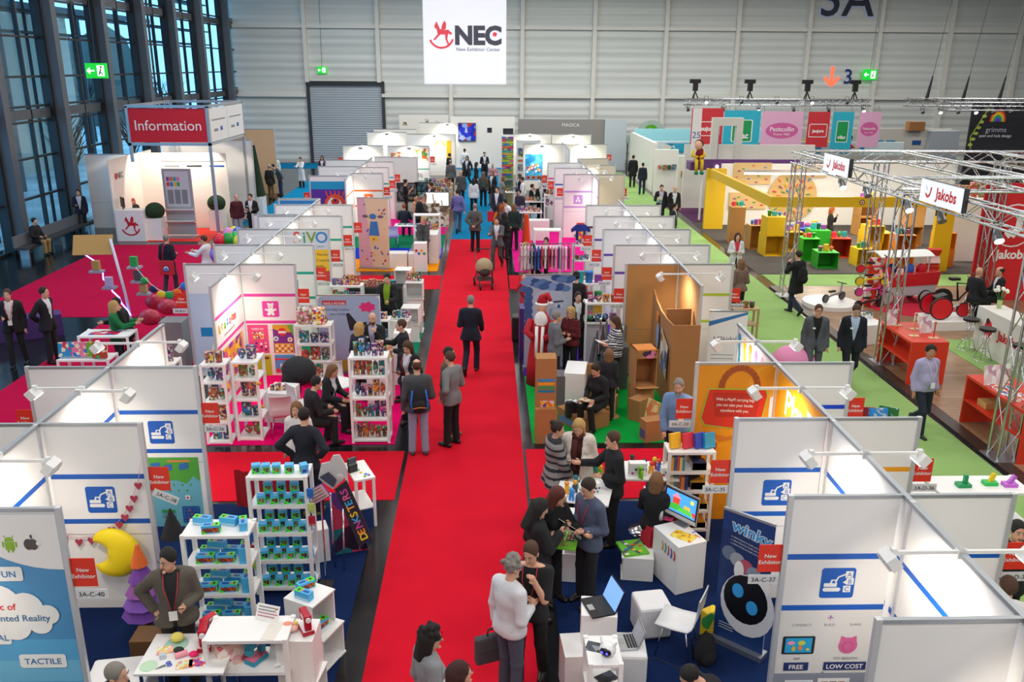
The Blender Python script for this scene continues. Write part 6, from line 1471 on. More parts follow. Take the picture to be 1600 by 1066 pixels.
# seats
q=at(1018,1003,0); pouf('white upholstered cube seat behind the white shell chair',q.x+.02,q.y+.22,.40,.44,R(8))
q=at(978,1006,.46); pouf('white upholstered cube seat with a silver laptop on it',q.x,q.y,.44,.46,R(-4))
laptop('silver laptop open on the white cube seat',q.x,q.y+.02,.46,R(200)+PI/2+R(-15),mat('#c8ccd4',.3),'#b4b6ba',110,.3,.21)
q=at(1052,1012,.1); chair('white shell chair with chrome legs in the robot stand',q.x+.05,q.y+.06,R(62))
# green cloth book cube and neighbours
X=fbox((962,884),(972,912),(1015,909),(970,870)); cube('white display cube with a green cloth book on the navy carpet',X[0]+.05,X[1],0,.42,R(-8),'-x',h=.34,d=.36); QX=X
def deco_map(sh,w,d):
 sh.line([(0,d*.2),(w,d*.9)],.05,mat('#555a60',.6)); sh.line([(w*.2,d),(w*.6,0)],.04,mat('#555a60',.6))
 for k in range(9):sh.rect(w*((k*.37)%.85),d*((k*.23)%.8),w*((k*.37)%.85)+.05,d*((k*.23)%.8)+.04,mat(('#e8c02a','#2a7ac8','#d8402a','#f0f0f0')[k%4],.6))
q=at(988,858,.34); flat('cloth_book','green road map cloth book on the low white cube','book',q.x,q.y+.0,.34,.34,.36,mat('#6ac02e',.7),R(12),.03,deco=deco_map)
q=at(1010,858,.34)
for k,c in enumerate(('#c8203a','#d8304a','#7a1a3a')):upright(('red','light red','dark red')[k]+' cloth book standing on the low white cube',q.x-.0+.04*k,q.y+.12,.34,.22,.26,mat(c,.7),R(-70),lean=8,t=.025)
X=fbox((874,902),(921,915),(938,893),(918,868)); cube('tall white display cube carrying an open green cloth book',X[0],X[1],.42,.40,R(-10),'+x',h=.46); cube('white display cube base under the open cloth book',X[0]-.02,X[1],0,.42,R(-8),'+x')
def deco_cloth(sh,w,d):
 for i in range(2):
  sh.rect(w*(.1+.42*i),d*.45,w*(.42+.42*i),d*.95,mat('#3a2a2a',.7))
  for j in range(5):
   for l in range(2):sh.rect(w*(.13+.42*i+.15*l),d*(.5+.085*j),w*(.22+.42*i+.15*l),d*(.55+.085*j),mat(('#e8a02a','#d8d0c0','#d8402a')[(j+l)%3],.6))
 sh.disc(w*.5,d*.2,.05,mat('#b8a060',.6),ry=.03)
q=at(888,847,.885); flat('cloth_book','open green cloth book with counting squares hanging over the tall white cube','book',q.x-.03,q.y+.02,.885,.3,.42,mat('#7ed02c',.7),R(-14),.02,deco=deco_cloth)
t=thing('fanned_cloth_book','cloth book with orange edges fanned open on the tall white cube','book',(q.x+.24,q.y+.06,.885))
for k in range(9):MB().box((.14*math.sin(R(-44+11*k)),0,.13+.0*k),(.008,.2,.25),mat(('#e8882a','#4a5a5a','#e8a84a','#2a3a4a')[k%4],.7),ry=R(-44+11*k)).build('page',t)
# laptop rack and robots
rack('shelf_rack','narrow white shelf rack with a robot and dark leaflets beside the black laptop',.99,7.05,.30,.42,(.55,.95)); q=at(905,952,.95)
block('white_pedestal','white pedestal column carrying the black laptop','pedestal',1.18,7.92,.38,.36,1.0,RACKM,R(-6)); laptop('black laptop with bright blue screen on the white pedestal',1.16,7.9,1.0,R(-75),mat('#7aa8e8',.4,0,.8),'#1c1d20',112,.36,.26)
def robot(label,x,y,z,rz):
 r=thing('toy_robot',label,'toy',(x,y,z),rz); w=mat('#f0f0f2',.25); MB().cyl((0,0,0),(0,0,.02),.06,w,seg=16).build('foot',r); MB().ell((0,0,.085),(.085,.08,.075),w,16,10).build('head',r)
 MB().ell((0,-.035,.085),(.066,.055,.055),mat('#101018',.2),14,8).build('face',r); mb=MB()
 for sx in(-.025,.025):mb.ell((sx,-.087,.095),(.013,.006,.013),mat('#3a40f0',.4,0,4.0),8,6)
 mb.build('eye',r); mb=MB()
 for sx in(-1,1):mb.cyl((sx*.06,.01,.14),(sx*.09,.015,.19),.018,w,.006,8)
 mb.build('ear',r); return r
robot('white toy robot with blue eyes on the narrow white shelf rack',1.17,7.16,.95,R(-30)); rack('shelf_rack','low white shelf rack at the bottom edge holding a white robot',1.12,6.28,.36,.4,(.3,.66)); robot('white toy robot with blue eyes on the lowest white rack',1.33,6.5,.66,R(-20))
for k,(x,y,z,l)in enumerate(((1.08,7.3,.95,'beside the upper robot'),(1.14,7.2,.55,'on the lower shelf'),(1.2,7.34,.55,'second on the lower shelf'))):flat('leaflet','dark photo leaflet %s of the narrow white rack'%l,'leaflet',x,y,z,.15,.21,prt(('#20242c','#3a4450','#8a9098','#15171c'),14,seed=k),R(70+25*k))
cube('white display cube beside the laptop pedestal',.98,7.75,.1,.4,R(4),'+x',h=.55)
# high tables
def htable(label,px,py,w,d,h,rz):
 q=at(px,py,h); return table(label,q.x,q.y,w,d,h,rz,legs='1')
htable('white high table with toy figures and white boxes in front of the blue grey sweater',912,770,.74,.58,.95,R(-14)); htable('white high table with dinosaur figures beside the black sweater',936,756,.55,.45,.80,R(-14)); htable('white high table with white printed boxes and toy figures',1014,735,.78,.60,.98,R(-3))
def wbox(label,px,py,z,w,d,h,rz=0):q=at(px,py,z); block('white_toy_box',label,'box',q.x,q.y,w,d,h,mat('#eeeeee',.5),rz,z,deco=lambda mb,w,d,h:[Sheet(mb,(-w/2,-d/2,0),(1,0,0),(0,0,1),.001).disc(w*(.2+.2*i),h*(.25+.3*(i%2)),.02,mat(('#c8306a','#4a4a50','#3aa05a','#8a3aa0')[i],.5),seg=8)for i in range(4)])
wbox('large white printed box on the third high table',995,742,.98,.24,.12,.2); wbox('small white printed box at the end of the third high table',1041,743,.98,.16,.12,.14); wbox('white printed box on the first high table',912,780,.95,.1,.1,.18,.3); wbox('white printed box behind the blue grey sweater',930,770,.95,.12,.1,.16,.3); wbox('white printed carton behind the two figures',945,770,.80,.16,.14,.16)
def fig(label,px,py,z,c,c2='#2a8ad8',s=1.0):
 q=at(px,py,z); t=thing('toy_figure',label,'toy',(q.x,q.y,z),random.uniform(-1,1)); t.scale=(s,s,s); m=mat(c,.45); mb=MB()
 for sx in(-.02,.02):mb.cyl((sx,0,0),(sx,0,.05),.016,m,seg=7)
 mb.ell((0,0,.08),(.035,.028,.04),m,9,6); mb.build('body',t); MB().ell((0,-.01,.14),(.03,.03,.03),mat(c2,.45),9,6).build('head',t)
for k,(px,py,z,c,c2,l)in enumerate(((893,782,.95,'#2a8ae0','#3aa0f0','blue figure near the corner of the first high table'),(886,772,.95,'#f0b020','#e89018','yellow figure on the first high table'),(898,770,.95,'#3a3f48','#e8a020','dark and orange figure on the first high table'),(900,762,.95,'#20a0a0','#1a6a7a','teal figure on the first high table'),
(930,741,.80,'#18b89a','#20d0a8','turquoise dinosaur figure on the second high table'),(938,745,.80,'#7ac82a','#e8c020','lime dinosaur figure held near the black sweater'),(1007,736,.98,'#18a8b8','#20303a','teal figure on the third high table'),(1017,740,.98,'#f0a020','#d8402a','orange figure on the third high table'),(1001,748,.98,'#8ad82a','#6ac01a','lime figure at the front of the third high table'),(1022,733,.98,'#d8402a','#f0d020','red figure at the back of the third high table'),(1030,736,.98,'#3a6ad8','#e05a3a','blue figure beside the small white box'),(988,729,.98,'#1a1a1e','#2a2a30','black toy part at the back of the third high table'))):fig(l,px,py,z,c,c2,1.15)
q=at(1000,806,0); chair('white shell chair under the seated blond woman',q.x+.22,q.y-.15,R(-10))
# book shelf at the orange poster
t=rack('book_shelf','white book shelf with children books below the orange bag poster',2.52,10.9,.62,.3,(.2,.5,.8,1.1,1.4),back=False,cat='book shelf')
cols=('#d8a03a','#3a5a9a','#c8503a','#e8c87a','#4a8aa0','#8a5a3a','#d87a4a','#2a3a6a')
for L,z in enumerate((1.1,.8)):
 x=2.56
 for k in range(5):
  w=.035+.012*((k*3+L)%3); tag(MB().bx(0,w,0,.2,0,.2+.015*(k%3),mat(cols[(k+3*L)%8],.5)).build('book',None,0,(x,10.93,z)),'%s upright book on the %s shelf below the bag poster'%(ORD[k],('upper','second')[L]),'book','books on the shelf below the bag poster'); x+=w+.004
 for k in range(3):book('%s flat book of the pile on the %s shelf below the bag poster'%(ORD[k],('upper','second')[L]),2.96,11.03,z+.036*k,.2,.17,.034,mat(cols[(k+5+L)%8],.5))
for L,z in enumerate((.5,.2)):
 for k in range(5):book('%s flat book from below in the %s shelf pile under the bag poster'%(ORD[k],('third','lowest')[L]),2.66+.32*(k%2),11.03,z+.042*(k//2),.26,.2,.04,mat(('#c8a88a','#b89878','#d8b898','#e0a83a','#c84a2a')[k],.6))
for k,(x,c,l)in enumerate(((2.62,'#f0b82a','yellow'),(2.80,'#d8304a','red'),(2.97,'#2a4ab8','blue'),(3.1,'#2a9ac8','light blue'))):
 o=upright('%s carrying case book with a face on top of the white book shelf'%l,x,11.02,1.4,.17,.21,mat(c,.5),R(22),t=.05)
 # winky banner
def art_winky(sh,w,h):
 sh.rect(0,.06,w,h,mat('#123a78',.5)); sh.rect(0,h*.5,w,h*.86,mat('#0f2f66',.5)); sh.text('winky',w*.56,h*.86,.2,PW,2,bold=.06,rot=R(-8)); sh.text('winky',w*.56,h*.86,.2,mat('#38a0e0',.5),3,bold=.02,rot=R(-8))
 for k in range(3):sh.text('a robot friend to build and code',w*.5,h*(.81-.025*k),.03,PW,2,rot=R(-8))
 for k,c in enumerate(('#6a7a90','#a0a8b4','#c05a6a','#8a9ab0','#4a5a78')):sh.disc(w*(.18+.17*k),h*(.70-.03*k),.09,mat(c,.6),2)
 sh.disc(w*.62,h*.36,.33,mat('#e6e8ee',.4),3,.40); sh.disc(w*.58,h*.40,.27,mat('#15161c',.3),4,.31)
 for a,b in((.42,.45),(.72,.36)):sh.disc(w*a,h*b,.07,mat('#3aa8f0',.4),5,.09)
 sh.disc(w*.4,h*.6,.06,PW,3,.12); sh.disc(w*.92,h*.55,.06,PW,3,.12)
 for k in range(3):sh.rect(w*.1,h*(.16-.02*k),w*.4,h*(.165-.02*k),PW,3)
a,b=at(1124,1006,0),at(1176,1024,0); u=b-a
rollup('roll_up_banner','dark blue roll-up banner with a white round robot',(a.x+b.x)/2+.02,(a.y+b.y)/2+.02,.62,1.72,R(-42),art_winky)
def backpack(label,loc,rz,c,c2=None,s=1.0,lean=0,top=.46):
 r=thing('backpack',label,'backpack',loc,rz); r.scale=(s,s,s); m=cloth(c); m2=cloth(c2)if c2 else m
 mb=MB(); mb.ell((0,-.02,.22),(.16,.11,.235),m,14,10); mb.build('bag',r); MB().ell((0,-.09,.14),(.12,.07,.12),m,12,8).build('front_pocket',r)
 if c2:
  for sx in(-1,1):MB().tube([(sx*.10,-.125,.40),(sx*.125,-.135,.2),(sx*.10,-.13,.04)],.012,m2,6).build('stripe',r)
  MB().tube([(-.1,-.15,.12),(0,-.17,.14),(.1,-.15,.12)],.007,mat('#e88a2a',.5),6).build('zip',r)
 for sx in(-1,1):MB().tube([(sx*.08,.06,.40),(sx*.10,.13,.3),(sx*.11,.06,.05)],.014,m,6).build('strap',r)
 return r
q=at(1098,1036,0); backpack('black backpack on the navy carpet beside the crouching person',(q.x,q.y,0),R(30),'#15161a',s=.9)
q=at(1110,1000,0); block('tote_bag','yellow and green shopping bag beside the dark blue robot banner','bag',q.x,q.y+.1,.2,.12,.36,prt(('#e8c81a','#e8c81a','#d8b81a','#3a9a4a','#2a4a9a'),6),R(30),bevel=.02)
q=at(1060,1050,0); tag(MB().tube([(-.5,.2,.01),(-.2,.22,.01),(0,.05,.01),(.25,.12,.01),(.4,-.1,.01)],.006,BLACK,5).build('power_cable',None,0,(q.x,q.y,0)),'black power cable lying on the navy carpet','cable')
block('power_strip','black power strip on the navy carpet beside the shell chair','power strip',q.x-.55,q.y+.22,.2,.05,.04,BLACK,R(-20))
# things people carry here
def bag_lap():
 p=at(783,1003,.95); return p
p=hand([o for o in bpy.data.objects if o.get('label','').startswith('man with curly grey')][0],False)
t=thing('laptop_bag','dark grey laptop bag carried low by the curly haired man','bag',(p.x-.02,p.y-.02,p.z-.42),R(20)); MB().bx(-.22,.22,-.05,.05,0,.33,cloth('#4b4b4f')).build('body',t,.03); MB().bx(-.2,.2,-.06,-.045,.02,.2,cloth('#434347')).build('pocket',t,.01); MB().tube([(-.08,0,.32),(-.07,0,.40),(.07,0,.40),(.08,0,.32)],.012,cloth('#333336'),6).build('handle',t)
def heldflat(start,name,label,cat,m,w=.16,d=.21,right=True,dz=.01,rz=0,rx=0):
 pr_=[o for o in bpy.data.objects if str(o.get('label','')).startswith(start)][0]; p=hand(pr_,right); mb=MB(); mb.box((0,0,0),(w,d,.006),m,rx=R(rx)); return tag(mb.build(name,None,0,(p.x,p.y,p.z+dz),pr_.rotation_euler.z+R(rz)),label,cat)
PHOTO=prt(('#d8d8d8','#4a6a8a','#c8a05a','#7a8a5a','#f0f0f0'),22)
heldflat('blond woman in white fur','brochure','open brochure in the hands of the woman in fur','brochure',PHOTO,.24,.18,rx=35); heldflat('woman in striped','notepad','white papers held by the woman in the striped poncho','paper',PW,.2,.26,True,.02,0,15)
heldflat('woman in black hooded','smartphone','phone held by the woman in the black hooded jacket','phone',BLACK,.075,.15,rx=50); heldflat('dark haired woman in black jacket seated','smartphone','phone held by the woman seated by the book shelf','phone',BLACK,.075,.15,rx=50)
heldflat('man in blue grey','paper','papers held by the man in the blue grey sweater','paper',PW,.2,.28,rx=40); heldflat('man in brown grey','smartphone','small dark phone in the hand of the man in the brown grey jacket','phone',BLACK,.07,.12,False,rx=30)
heldflat('young woman in black seated','booklet','booklet on the lap of the young woman in black','booklet',mat('#d8c8a8',.6),.2,.15); heldflat('woman in black and white checked','leaflet','white leaflet held by the woman in the checked shirt','leaflet',PW,.2,.28,rx=20)
heldflat('woman with wavy','tablet','black tablet held by the woman with wavy brown hair','tablet',BLACK,.18,.25,rx=25); heldflat('man in dark suit carrying white','papers','white and blue papers held by the man in the dark suit','paper',prt(('#f0f0f0','#f4f4f4','#7aa8d0'),12),.22,.3,rx=60); heldflat('young woman in white coat','notepad','pad held by the young woman in the white coat','notepad',PW,.2,.28,rx=20)
heldflat('man in black jacket looking at leaflets','leaflet','leaflet read by the man in the black jacket','leaflet',PW,.15,.2,rx=40)
p=PPL['pack']; q=back(p); backpack('black backpack with blue and orange trim on the man in the grey hoodie',(q.x,q.y-.02,q.z-.36),p.rotation_euler.z,'#1d1f24','#2a6ad0',1.12)
p=PPL['pack2']; q=back(p); backpack('green grey backpack on the woman with black leggings',(q.x,q.y,q.z-.3),p.rotation_euler.z,'#2f4a48',s=.85)
p=PPL['pack3']; q=back(p); backpack('black backpack on the man making a phone call',(q.x,q.y,q.z-.36),p.rotation_euler.z,'#101114',s=1.05)
p=PPL['redbag']; q=back(p); t=thing('shoulder_bag','big red shoulder bag with a round blue and white emblem','bag',(q.x+.05,q.y-.06,q.z-.62),R(-8)); MB().bx(-.22,.22,-.04,.04,0,.42,mat('#c01a2a',.6)).build('body',t,.02); mb=MB(); s=Sheet(mb,(-.22,-.041,0),(1,0,0),(0,0,1),.002); s.disc(.22,.19,.1,mat('#2a1418',.6)); s.disc(.22,.19,.075,mat('#e8e8ea',.6)); s.disc(.22,.17,.055,mat('#2a7ad0',.6)); mb.build('emblem',t); MB().tube([(-.12,0,.42),(-.05,.02,.85),(.02,.1,.9)],.015,mat('#c01a2a',.6),6).build('strap',t)
p=PPL['red2']; q=hand(p); t=thing('shopping_bag','red shopping bag carried in the far aisle','bag',(q.x,q.y-.03,q.z-.5)); MB().bx(-.17,.17,-.06,.06,0,.42,mat('#c8142e',.5)).build('body',t); MB().tube([(-.08,0,.42),(0,0,.52),(.08,0,.42)],.008,PW,5).build('handle',t)
# ---------------------------------------------------------------- middle stands
PAL=('#d8304a','#2a7ac8','#e8b82a','#3aa04a','#8a3a9a','#e86a2a','#20a0a8','#e87aa8')
PAL_SHADED=('#8a2a3a','#2a4a6a','#9a7a3a','#2f5a3a','#4a2a5a','#8a4a2a','#205a60','#8a5a6a')  # darkened palette tones, mixed into the goods to paint in rack shade
CWORD=('red','blue','yellow','green','purple','orange','teal','pink')
SHAPE=('box','pouch','tub')
def goods(x0,x1,y,z,n,where,seed=0,s=.12,shapes=(0,1,0,2),cat='toy',rz=0,o0=None,busy=True,noun='toy'):
 """A row of single products along x on a shelf."""
 rd=random.Random(seed)
 for k in range(n):
  ci=(k*3+seed)%8; sh=shapes[(k+seed)%len(shapes)]; w=(x1-x0)/n*.86; h=s*rd.uniform(.75,1.2); m=prt((PAL[ci],PAL_SHADED[ci],PAL[(ci+3)%8],PAL_SHADED[(ci+5)%8],'#d8cfc4',PAL_SHADED[(ci+2)%8]),30,seed=seed+k)if busy else mat(PAL[ci],.5)
  x=x0+(k+.5)*(x1-x0)/n; px,py=x,y
  if o0 is not None:v=rotz(rz)@Vector((x,y,0)); px,py=o0[0]+v.x,o0[1]+v.y
  mb=MB()
  if sh==0:mb.bx(-w/2,w/2,-.05,.05,0,h,m)
  elif sh==1:mb.ell((0,0,h*.48),(w*.5,.05,h*.48),m,8,6)
  else:mb.lathe([(.001,0),(w*.4,0),(w*.46,h*.8),(w*.48,h*.8),(w*.48,h),(.001,h)],(0,0,0),m,10)
  tag(mb.build('%s_%s'%(noun,SHAPE[sh]),None,0,(px,py,z),rz+rd.uniform(-.12,.12)),'%s printed %s %s, %s on %s'%(CWORD[ci],noun,SHAPE[sh],ORD[k],where),cat,'%s goods on %s'%(noun,where))
def stocked(label,x,y,w,d,levels,where,seed,rz=0,n=4,s=.17,**k):
 rack('shelf_rack',label,x,y,w,d,levels,rz,group=None)
 for i,z in enumerate(levels):goods(.04,w-.04,d*.45,z,n,'shelf %s of %s'%(('one','two','three','four','five','six')[i],where),seed*7+i,s,o0=(x,y),rz=rz,**k)
stocked('white rack of bubble toys at the corner of the pink carpet',-2.42,14.36,.64,.36,(.07,.47,.87,1.27,1.62),'the corner bubble toy rack',1,n=5,s=.26)
stocked('white rack of arts boxes at the inner front edge of the pink carpet',-5.0,14.36,.40,.36,(.05,.42,.8,1.18,1.5),'the inner front rack',2,n=2,s=.24)
stocked('white rack with hanging orange beads at the inner edge of the pink carpet',-4.5,14.5,.42,.5,(.05,.42,.8,1.18,1.5),'the beaded rack',3,n=2,s=.22)
stocked('white rack under the yellow display carton at the back of the pink stand',-3.98,17.2,.72,.36,(.2,.58,.96,1.36),'the back rack of the pink stand',4,n=3,s=.24)
for k,(x,y,z)in enumerate(((-4.06,14.46,1.12),(-4.05,14.5,1.10),(-4.05,14.6,.62))):tag(MB().ell((0,0,0),(.035,.035,.035),mat('#e8a03a',.5),8,6).build('bead',None,0,(x,y,z)),'orange bead hanging on the beaded rack, %s from top'%ORD[k],'toy')
block('white_counter','low white cabinet with leaflets inside the pink stand','cabinet',-3.95,15.6,.5,.6,.6,RACKM,R(-10)); goods(-4.15,-3.8,15.5,.6,3,'the low white cabinet',31,.14)
table('round white table in the pink stand',-2.92,15.5,.72,.72,.74,legs='1',rnd=True);
for k,(x,y,rz)in enumerate(((-3.45,15.25,-50),(-3.05,16.15,190),(-3.75,14.75,10))):chair('white chair at the round table, %s'%('occupied by the black suit','occupied by the long haired woman','occupied by the blond woman')[k],x,y,R(rz))
flat('paper','white sheet on the round table of the pink stand','paper',-2.85,15.55,.74,.21,.29,PW,.3)
def art_pic(sh,w,h):
 sh.rrect(.01,.06,w-.01,h-.01,.1,mat('#9fb2d0',.5)); sh.rect(.1,h-.2,.62,h-.1,mat('#c03a4a',.5)); sh.text('MAKE A PICTURE',.36,h-.185,.06,PW,3,bold=.01)
 for k,t_ in enumerate(('Art that makes','you smile')):sh.text(t_,.42,h-.33-.1*k,.085,mat('#2a3a8a',.5),2)
 pts=[(w-.28+(.2 if i%2 else .15)*math.cos(i*.45),h-.25+(.13 if i%2 else .09)*math.sin(i*.45))for i in range(14)]; sh.poly(pts,mat('#e0307a',.5)); sh.poly([(w-.75,h-.4),(w-.68,h-.38),(w-.5,h-.62),(w-.3,h-.58),(w-.34,h-.75),(w-.68,h-.78)],mat('#20242c',.5))
 sh.disc(w-.5,h-1.05,.2,mat('#c8a06a',.5)); sh.rect(w-.7,.3,w-.3,h-1.2,prt(('#f0f0f0','#3a3a5a','#8a8aa0'),10)); sh.rect(.01,.06,w-.01,.3,mat('#b09a3a',.5))
rollup('poster_board','pale blue poster board about making pictures behind the bald man',-3.0,18.15,1.35,1.75,0,art_pic)
block('display_carton','yellow display carton with purple tray on the back rack of the pink stand','carton',-3.5,17.35,.24,.2,.34,prt(('#f2cf2a','#f2cf2a','#7a3aa0','#d8304a','#f0f0f0'),22),0,1.36)
block('gift_pouch','clear pink printed pouch on the back rack of the pink stand','pouch',-3.83,17.35,.26,.12,.36,prt(('#c86a7a','#e0a8b0','#8a9a6a','#f0e0e0'),20),0,1.36,.05)
stocked('white low shelf of yellow lit tubs behind the poster board',-3.9,18.6,.95,.34,(.7,1.1),'the low shelf behind the poster board',5,n=6,s=.2)
block('white_counter','white counter with green tub and blue baskets at the aisle','counter',-2.15,16.4,.5,.5,.95,RACKM); goods(-2.4,-1.9,16.4,.95,4,'the aisle counter of the pink stand',33,.2)
for k,(x,y,h)in enumerate(((-1.85,17.5,.9),(-1.85,18.0,1.0))):block('white_pedestal','tall white pedestal at the aisle edge, %s behind the counter'%ORD[k],'pedestal',x,y,.36,.36,h,RACKM)
# book stand
stocked('white shelf with picture books beside the bald man',-3.25,19.0,1.0,.34,(.5,.95),'the picture book shelf',6,n=5,s=.2,shapes=(0,),noun='book',cat='book')
for k,(x,y,z,rz)in enumerate(((-2.0,19.3,0,4),(-2.02,19.35,.46,-6),(-1.9,20.5,0,8),(-1.88,20.5,.44,-4),(-1.86,21.3,0,0),(-1.84,21.35,.44,6),(-1.84,21.3,.88,0),(-2.2,22.6,0,0),(-2.2,22.6,.44,5),(-2.25,22.7,.88,-3))):
 cube('open white cube at the book stand aisle edge, %s from the bald man'%ORD[k],x,y,z,.43,R(rz),'+x' if k%3 else '-y')
goods(-2.2,-1.8,19.3,.93,4,'the first aisle cubes of the book stand',35,.16,(0,),noun='book',cat='book'); goods(-2.05,-1.65,21.3,1.33,3,'the tallest aisle cubes',37,.2,(0,),noun='book',cat='book')
block('black_counter','black counter with a white top in front of the young man in the cardigan','counter',-2.95,22.35,1.4,.5,.92,mat('#26262a',.5)); goods(-3.5,-2.4,22.3,.92,6,'the black counter',39,.2,(0,),noun='book',cat='book')
stocked('white shelf with black frames beside the pencil poster',-4.0,21.4,.8,.34,(.75,1.15),'the framed picture shelf',8,n=5,s=.22,shapes=(0,),noun='frame')
# orange carpet
def art_tall(sh,w,h):
 sh.rect(0,.06,w,h,mat('#e8c8a8',.5)); rd=random.Random(4)
 sh.poly([(0,.06),(w*.45,.06),(w*.25,h),(0,h)],mat('#e0a8b8',.5))
 for k in range(34):sh.disc(rd.uniform(.05,w-.05),rd.uniform(.1,h-.05),.035,mat(('#d8305a','#3a70c0','#e8c02a','#8a5aa0')[k%4],.5),2,seg=6)
 b=mat('#3a78c0',.5); sh.poly([(w*.35,h*.48),(w*.7,h*.48),(w*.64,h*.68),(w*.42,h*.68)],b,3); sh.disc(w*.5,h*.75,.12,b,3,.09); sh.disc(w*.25,h*.75,.1,mat('#6a5a6a',.5),3,.05); sh.disc(w*.75,h*.75,.1,mat('#6a5a6a',.5),3,.05); sh.rect(w*.4,h*.4,w*.48,h*.48,YELL,3); sh.rect(w*.55,h*.4,w*.63,h*.48,YELL,3)
rollup('roll_up_banner','tall pink and cream printed banner with a blue dress figure',-3.75,28.35,1.05,2.35,R(-12),art_tall)
X=at(618,408,0); block('white_cube','white seat cube on the orange carpet','cube',-3.0,28.7,.62,.5,.5,RACKM); block('white_cube','second white seat cube beside the first on the blue strip','cube',-2.45,28.75,.42,.5,.48,RACKM)
block('printed_pedestal','white pedestal with coloured print in front of the clasping woman','pedestal',-2.2,28.1,.42,.4,.95,RACKM,deco=lambda mb,w,d,h:[Sheet(mb,(-w/2,-d/2,0),(1,0,0),(0,0,1)).disc(w*(.2+.2*i),h*(.75-.1*(i%2)),.05,mat(PAL[i],.5),seg=8)for i in range(4)]); rack('shelf_rack','white open rack with books beside the clasping woman',-2.6,30.5,.9,.4,(.9,1.45)); block('white_counter','tall white counter at the aisle beside the clasping woman','counter',-1.95,29.6,.5,.9,1.0,RACKM)
goods(-2.55,-1.75,30.7,.9,4,'the open rack beside the clasping woman',41,.22,(0,),noun='book',cat='book')
table('white table of prints before the seated man in dark suit',-3.0,32.6,1.0,.6,.74); chair('cream chair of the man in dark suit',-3.5,31.85,R(5))
goods(-3.4,-2.6,32.6,.74,4,'the table of prints',43,.05,(0,),noun='print')
for k,(px,py,w,h)in enumerate(((637,300,1.0,.85),(662,299,.8,.85))):q=aty(px,py,40.2); t=thing('framed_picture',('dark framed group picture','dark blue framed picture')[k]+' on the stand wall behind the photographer','picture',(q.x,40.2,q.z)); MB().bx(-w/2,w/2,-.02,.02,-h/2,h/2,mat('#26221f',.5)).build('frame',t); MB().bx(-w/2+.06,w/2-.06,-.024,-.02,-h/2+.06,h/2-.06,prt(('#3a4048','#6a6a70','#2a2c34','#8a8078')if not k else('#1a2c3a','#3a6a7a','#16202c','#7a5a4a'),6)).build('canvas',t)
t=wing(40.26,-3.2,-5.2,'pale wall carrying two dark framed pictures',name='booth_partition')
for k,(x,y,h)in enumerate(((-1.9,33.6,1.5),(-2.3,34.6,1.6))):
 t=thing('easel','wooden easel with framed prints by the aisle, %s one'%ORD[k],'easel',(x,y,0))
 for sx in(-.3,.3):MB().cyl((sx,0,0),(sx*.4,.1,h),.025,mat('#b08a5a',.6),seg=6).build('leg',t)
 MB().bx(-.4,.4,-.03,.0,.5,1.25,prt(('#d8d0c0','#a08a6a','#e8e0d0','#6a5a48'),6)).build('print',t)
q=at(702,300,1.0); block('tv_table','white table carrying a bright flat screen by the aisle','table',-2.1,36.5,.9,.6,.8,RACKM); t=thing('flat_screen','bright flat screen showing drawings by the far left aisle','screen',(-2.1,36.4,.80)); MB().bx(-.5,.5,-.03,.03,0,.65,DGREY).build('housing',t); MB().bx(-.47,.47,-.034,-.03,.08,.62,mat('#e0e4ea',.4,0,1.2)).build('display',t)
for k in range(5):goods(-3.2,-1.8,38.0+1.6*k,.78,7,'the %s crafts counter along the far left stands'%ORD[k],50+k,.22,noun='craft'); block('wooden_counter','light wooden counter along the far left stands, %s one'%ORD[k],'counter',-2.5,38.0+1.6*k,1.5,.5,.78,mat('#c8a884',.6))
# ---- right: cardboard toys
KR=mat('#a87444',.85,bump=.1,vary=.06)
t=thing('cardboard_house','tall brown cardboard house with a curved front and printed picture','cardboard house',(3.53,15.7,0))
MB().slab([(0,2.1,1.98),(0,1.7,1.84),(0,1.2,1.76),(0,.6,1.75),(0,0,1.8),(0,0,0),(0,2.1,0)],(-1,0,0),.03,KR).build('side_wall',t); MB().bx(.03,.53,0,.03,0,1.8,KR).build('front_wall',t); MB().bx(.03,.53,.8,.83,0,1.9,KR).build('inner_wall',t)
MB().quad((-.034,.2,1.3),(-.034,.25,.6),(-.034,.9,.75),(-.034,.9,1.5),prt(('#b8c8d8','#8a5a3a','#d8b890','#5a7a9a','#e8e0d0'),5)).build('picture',t); MB().ell((-.036,1.25,1.2),(.004,.14,.28),mat('#8aa0c8',.6),14,8).build('blue_patch',t); MB().ell((-.036,1.35,1.58),(.004,.12,.12),mat('#e08a4a',.6),12,8).build('orange_patch',t)
def kbox(label,A,B,C,top,z=0,m=None,**k):
 x,y,w,d,h,rz=fbox(A,B,C,top,z); return block('cardboard_box',label,'box',x,y,w,d,h,m or KR,rz,z,.003,**k)
def kp(c):return lambda mb,w,d,h:[Sheet(mb,(-w/2,-d/2,0),(1,0,0),(0,0,1)).rect(w*.1,h*.15,w*.9,h*.55,c)]
kbox('tall cardboard column with coloured puzzle packet at the green carpet corner',(835,690),(836,694),(868,692),(836,640)); x=at(852,690,0)
for k,(z,h)in enumerate(((.0,.75),(.76,.42),(1.19,.36))):pass
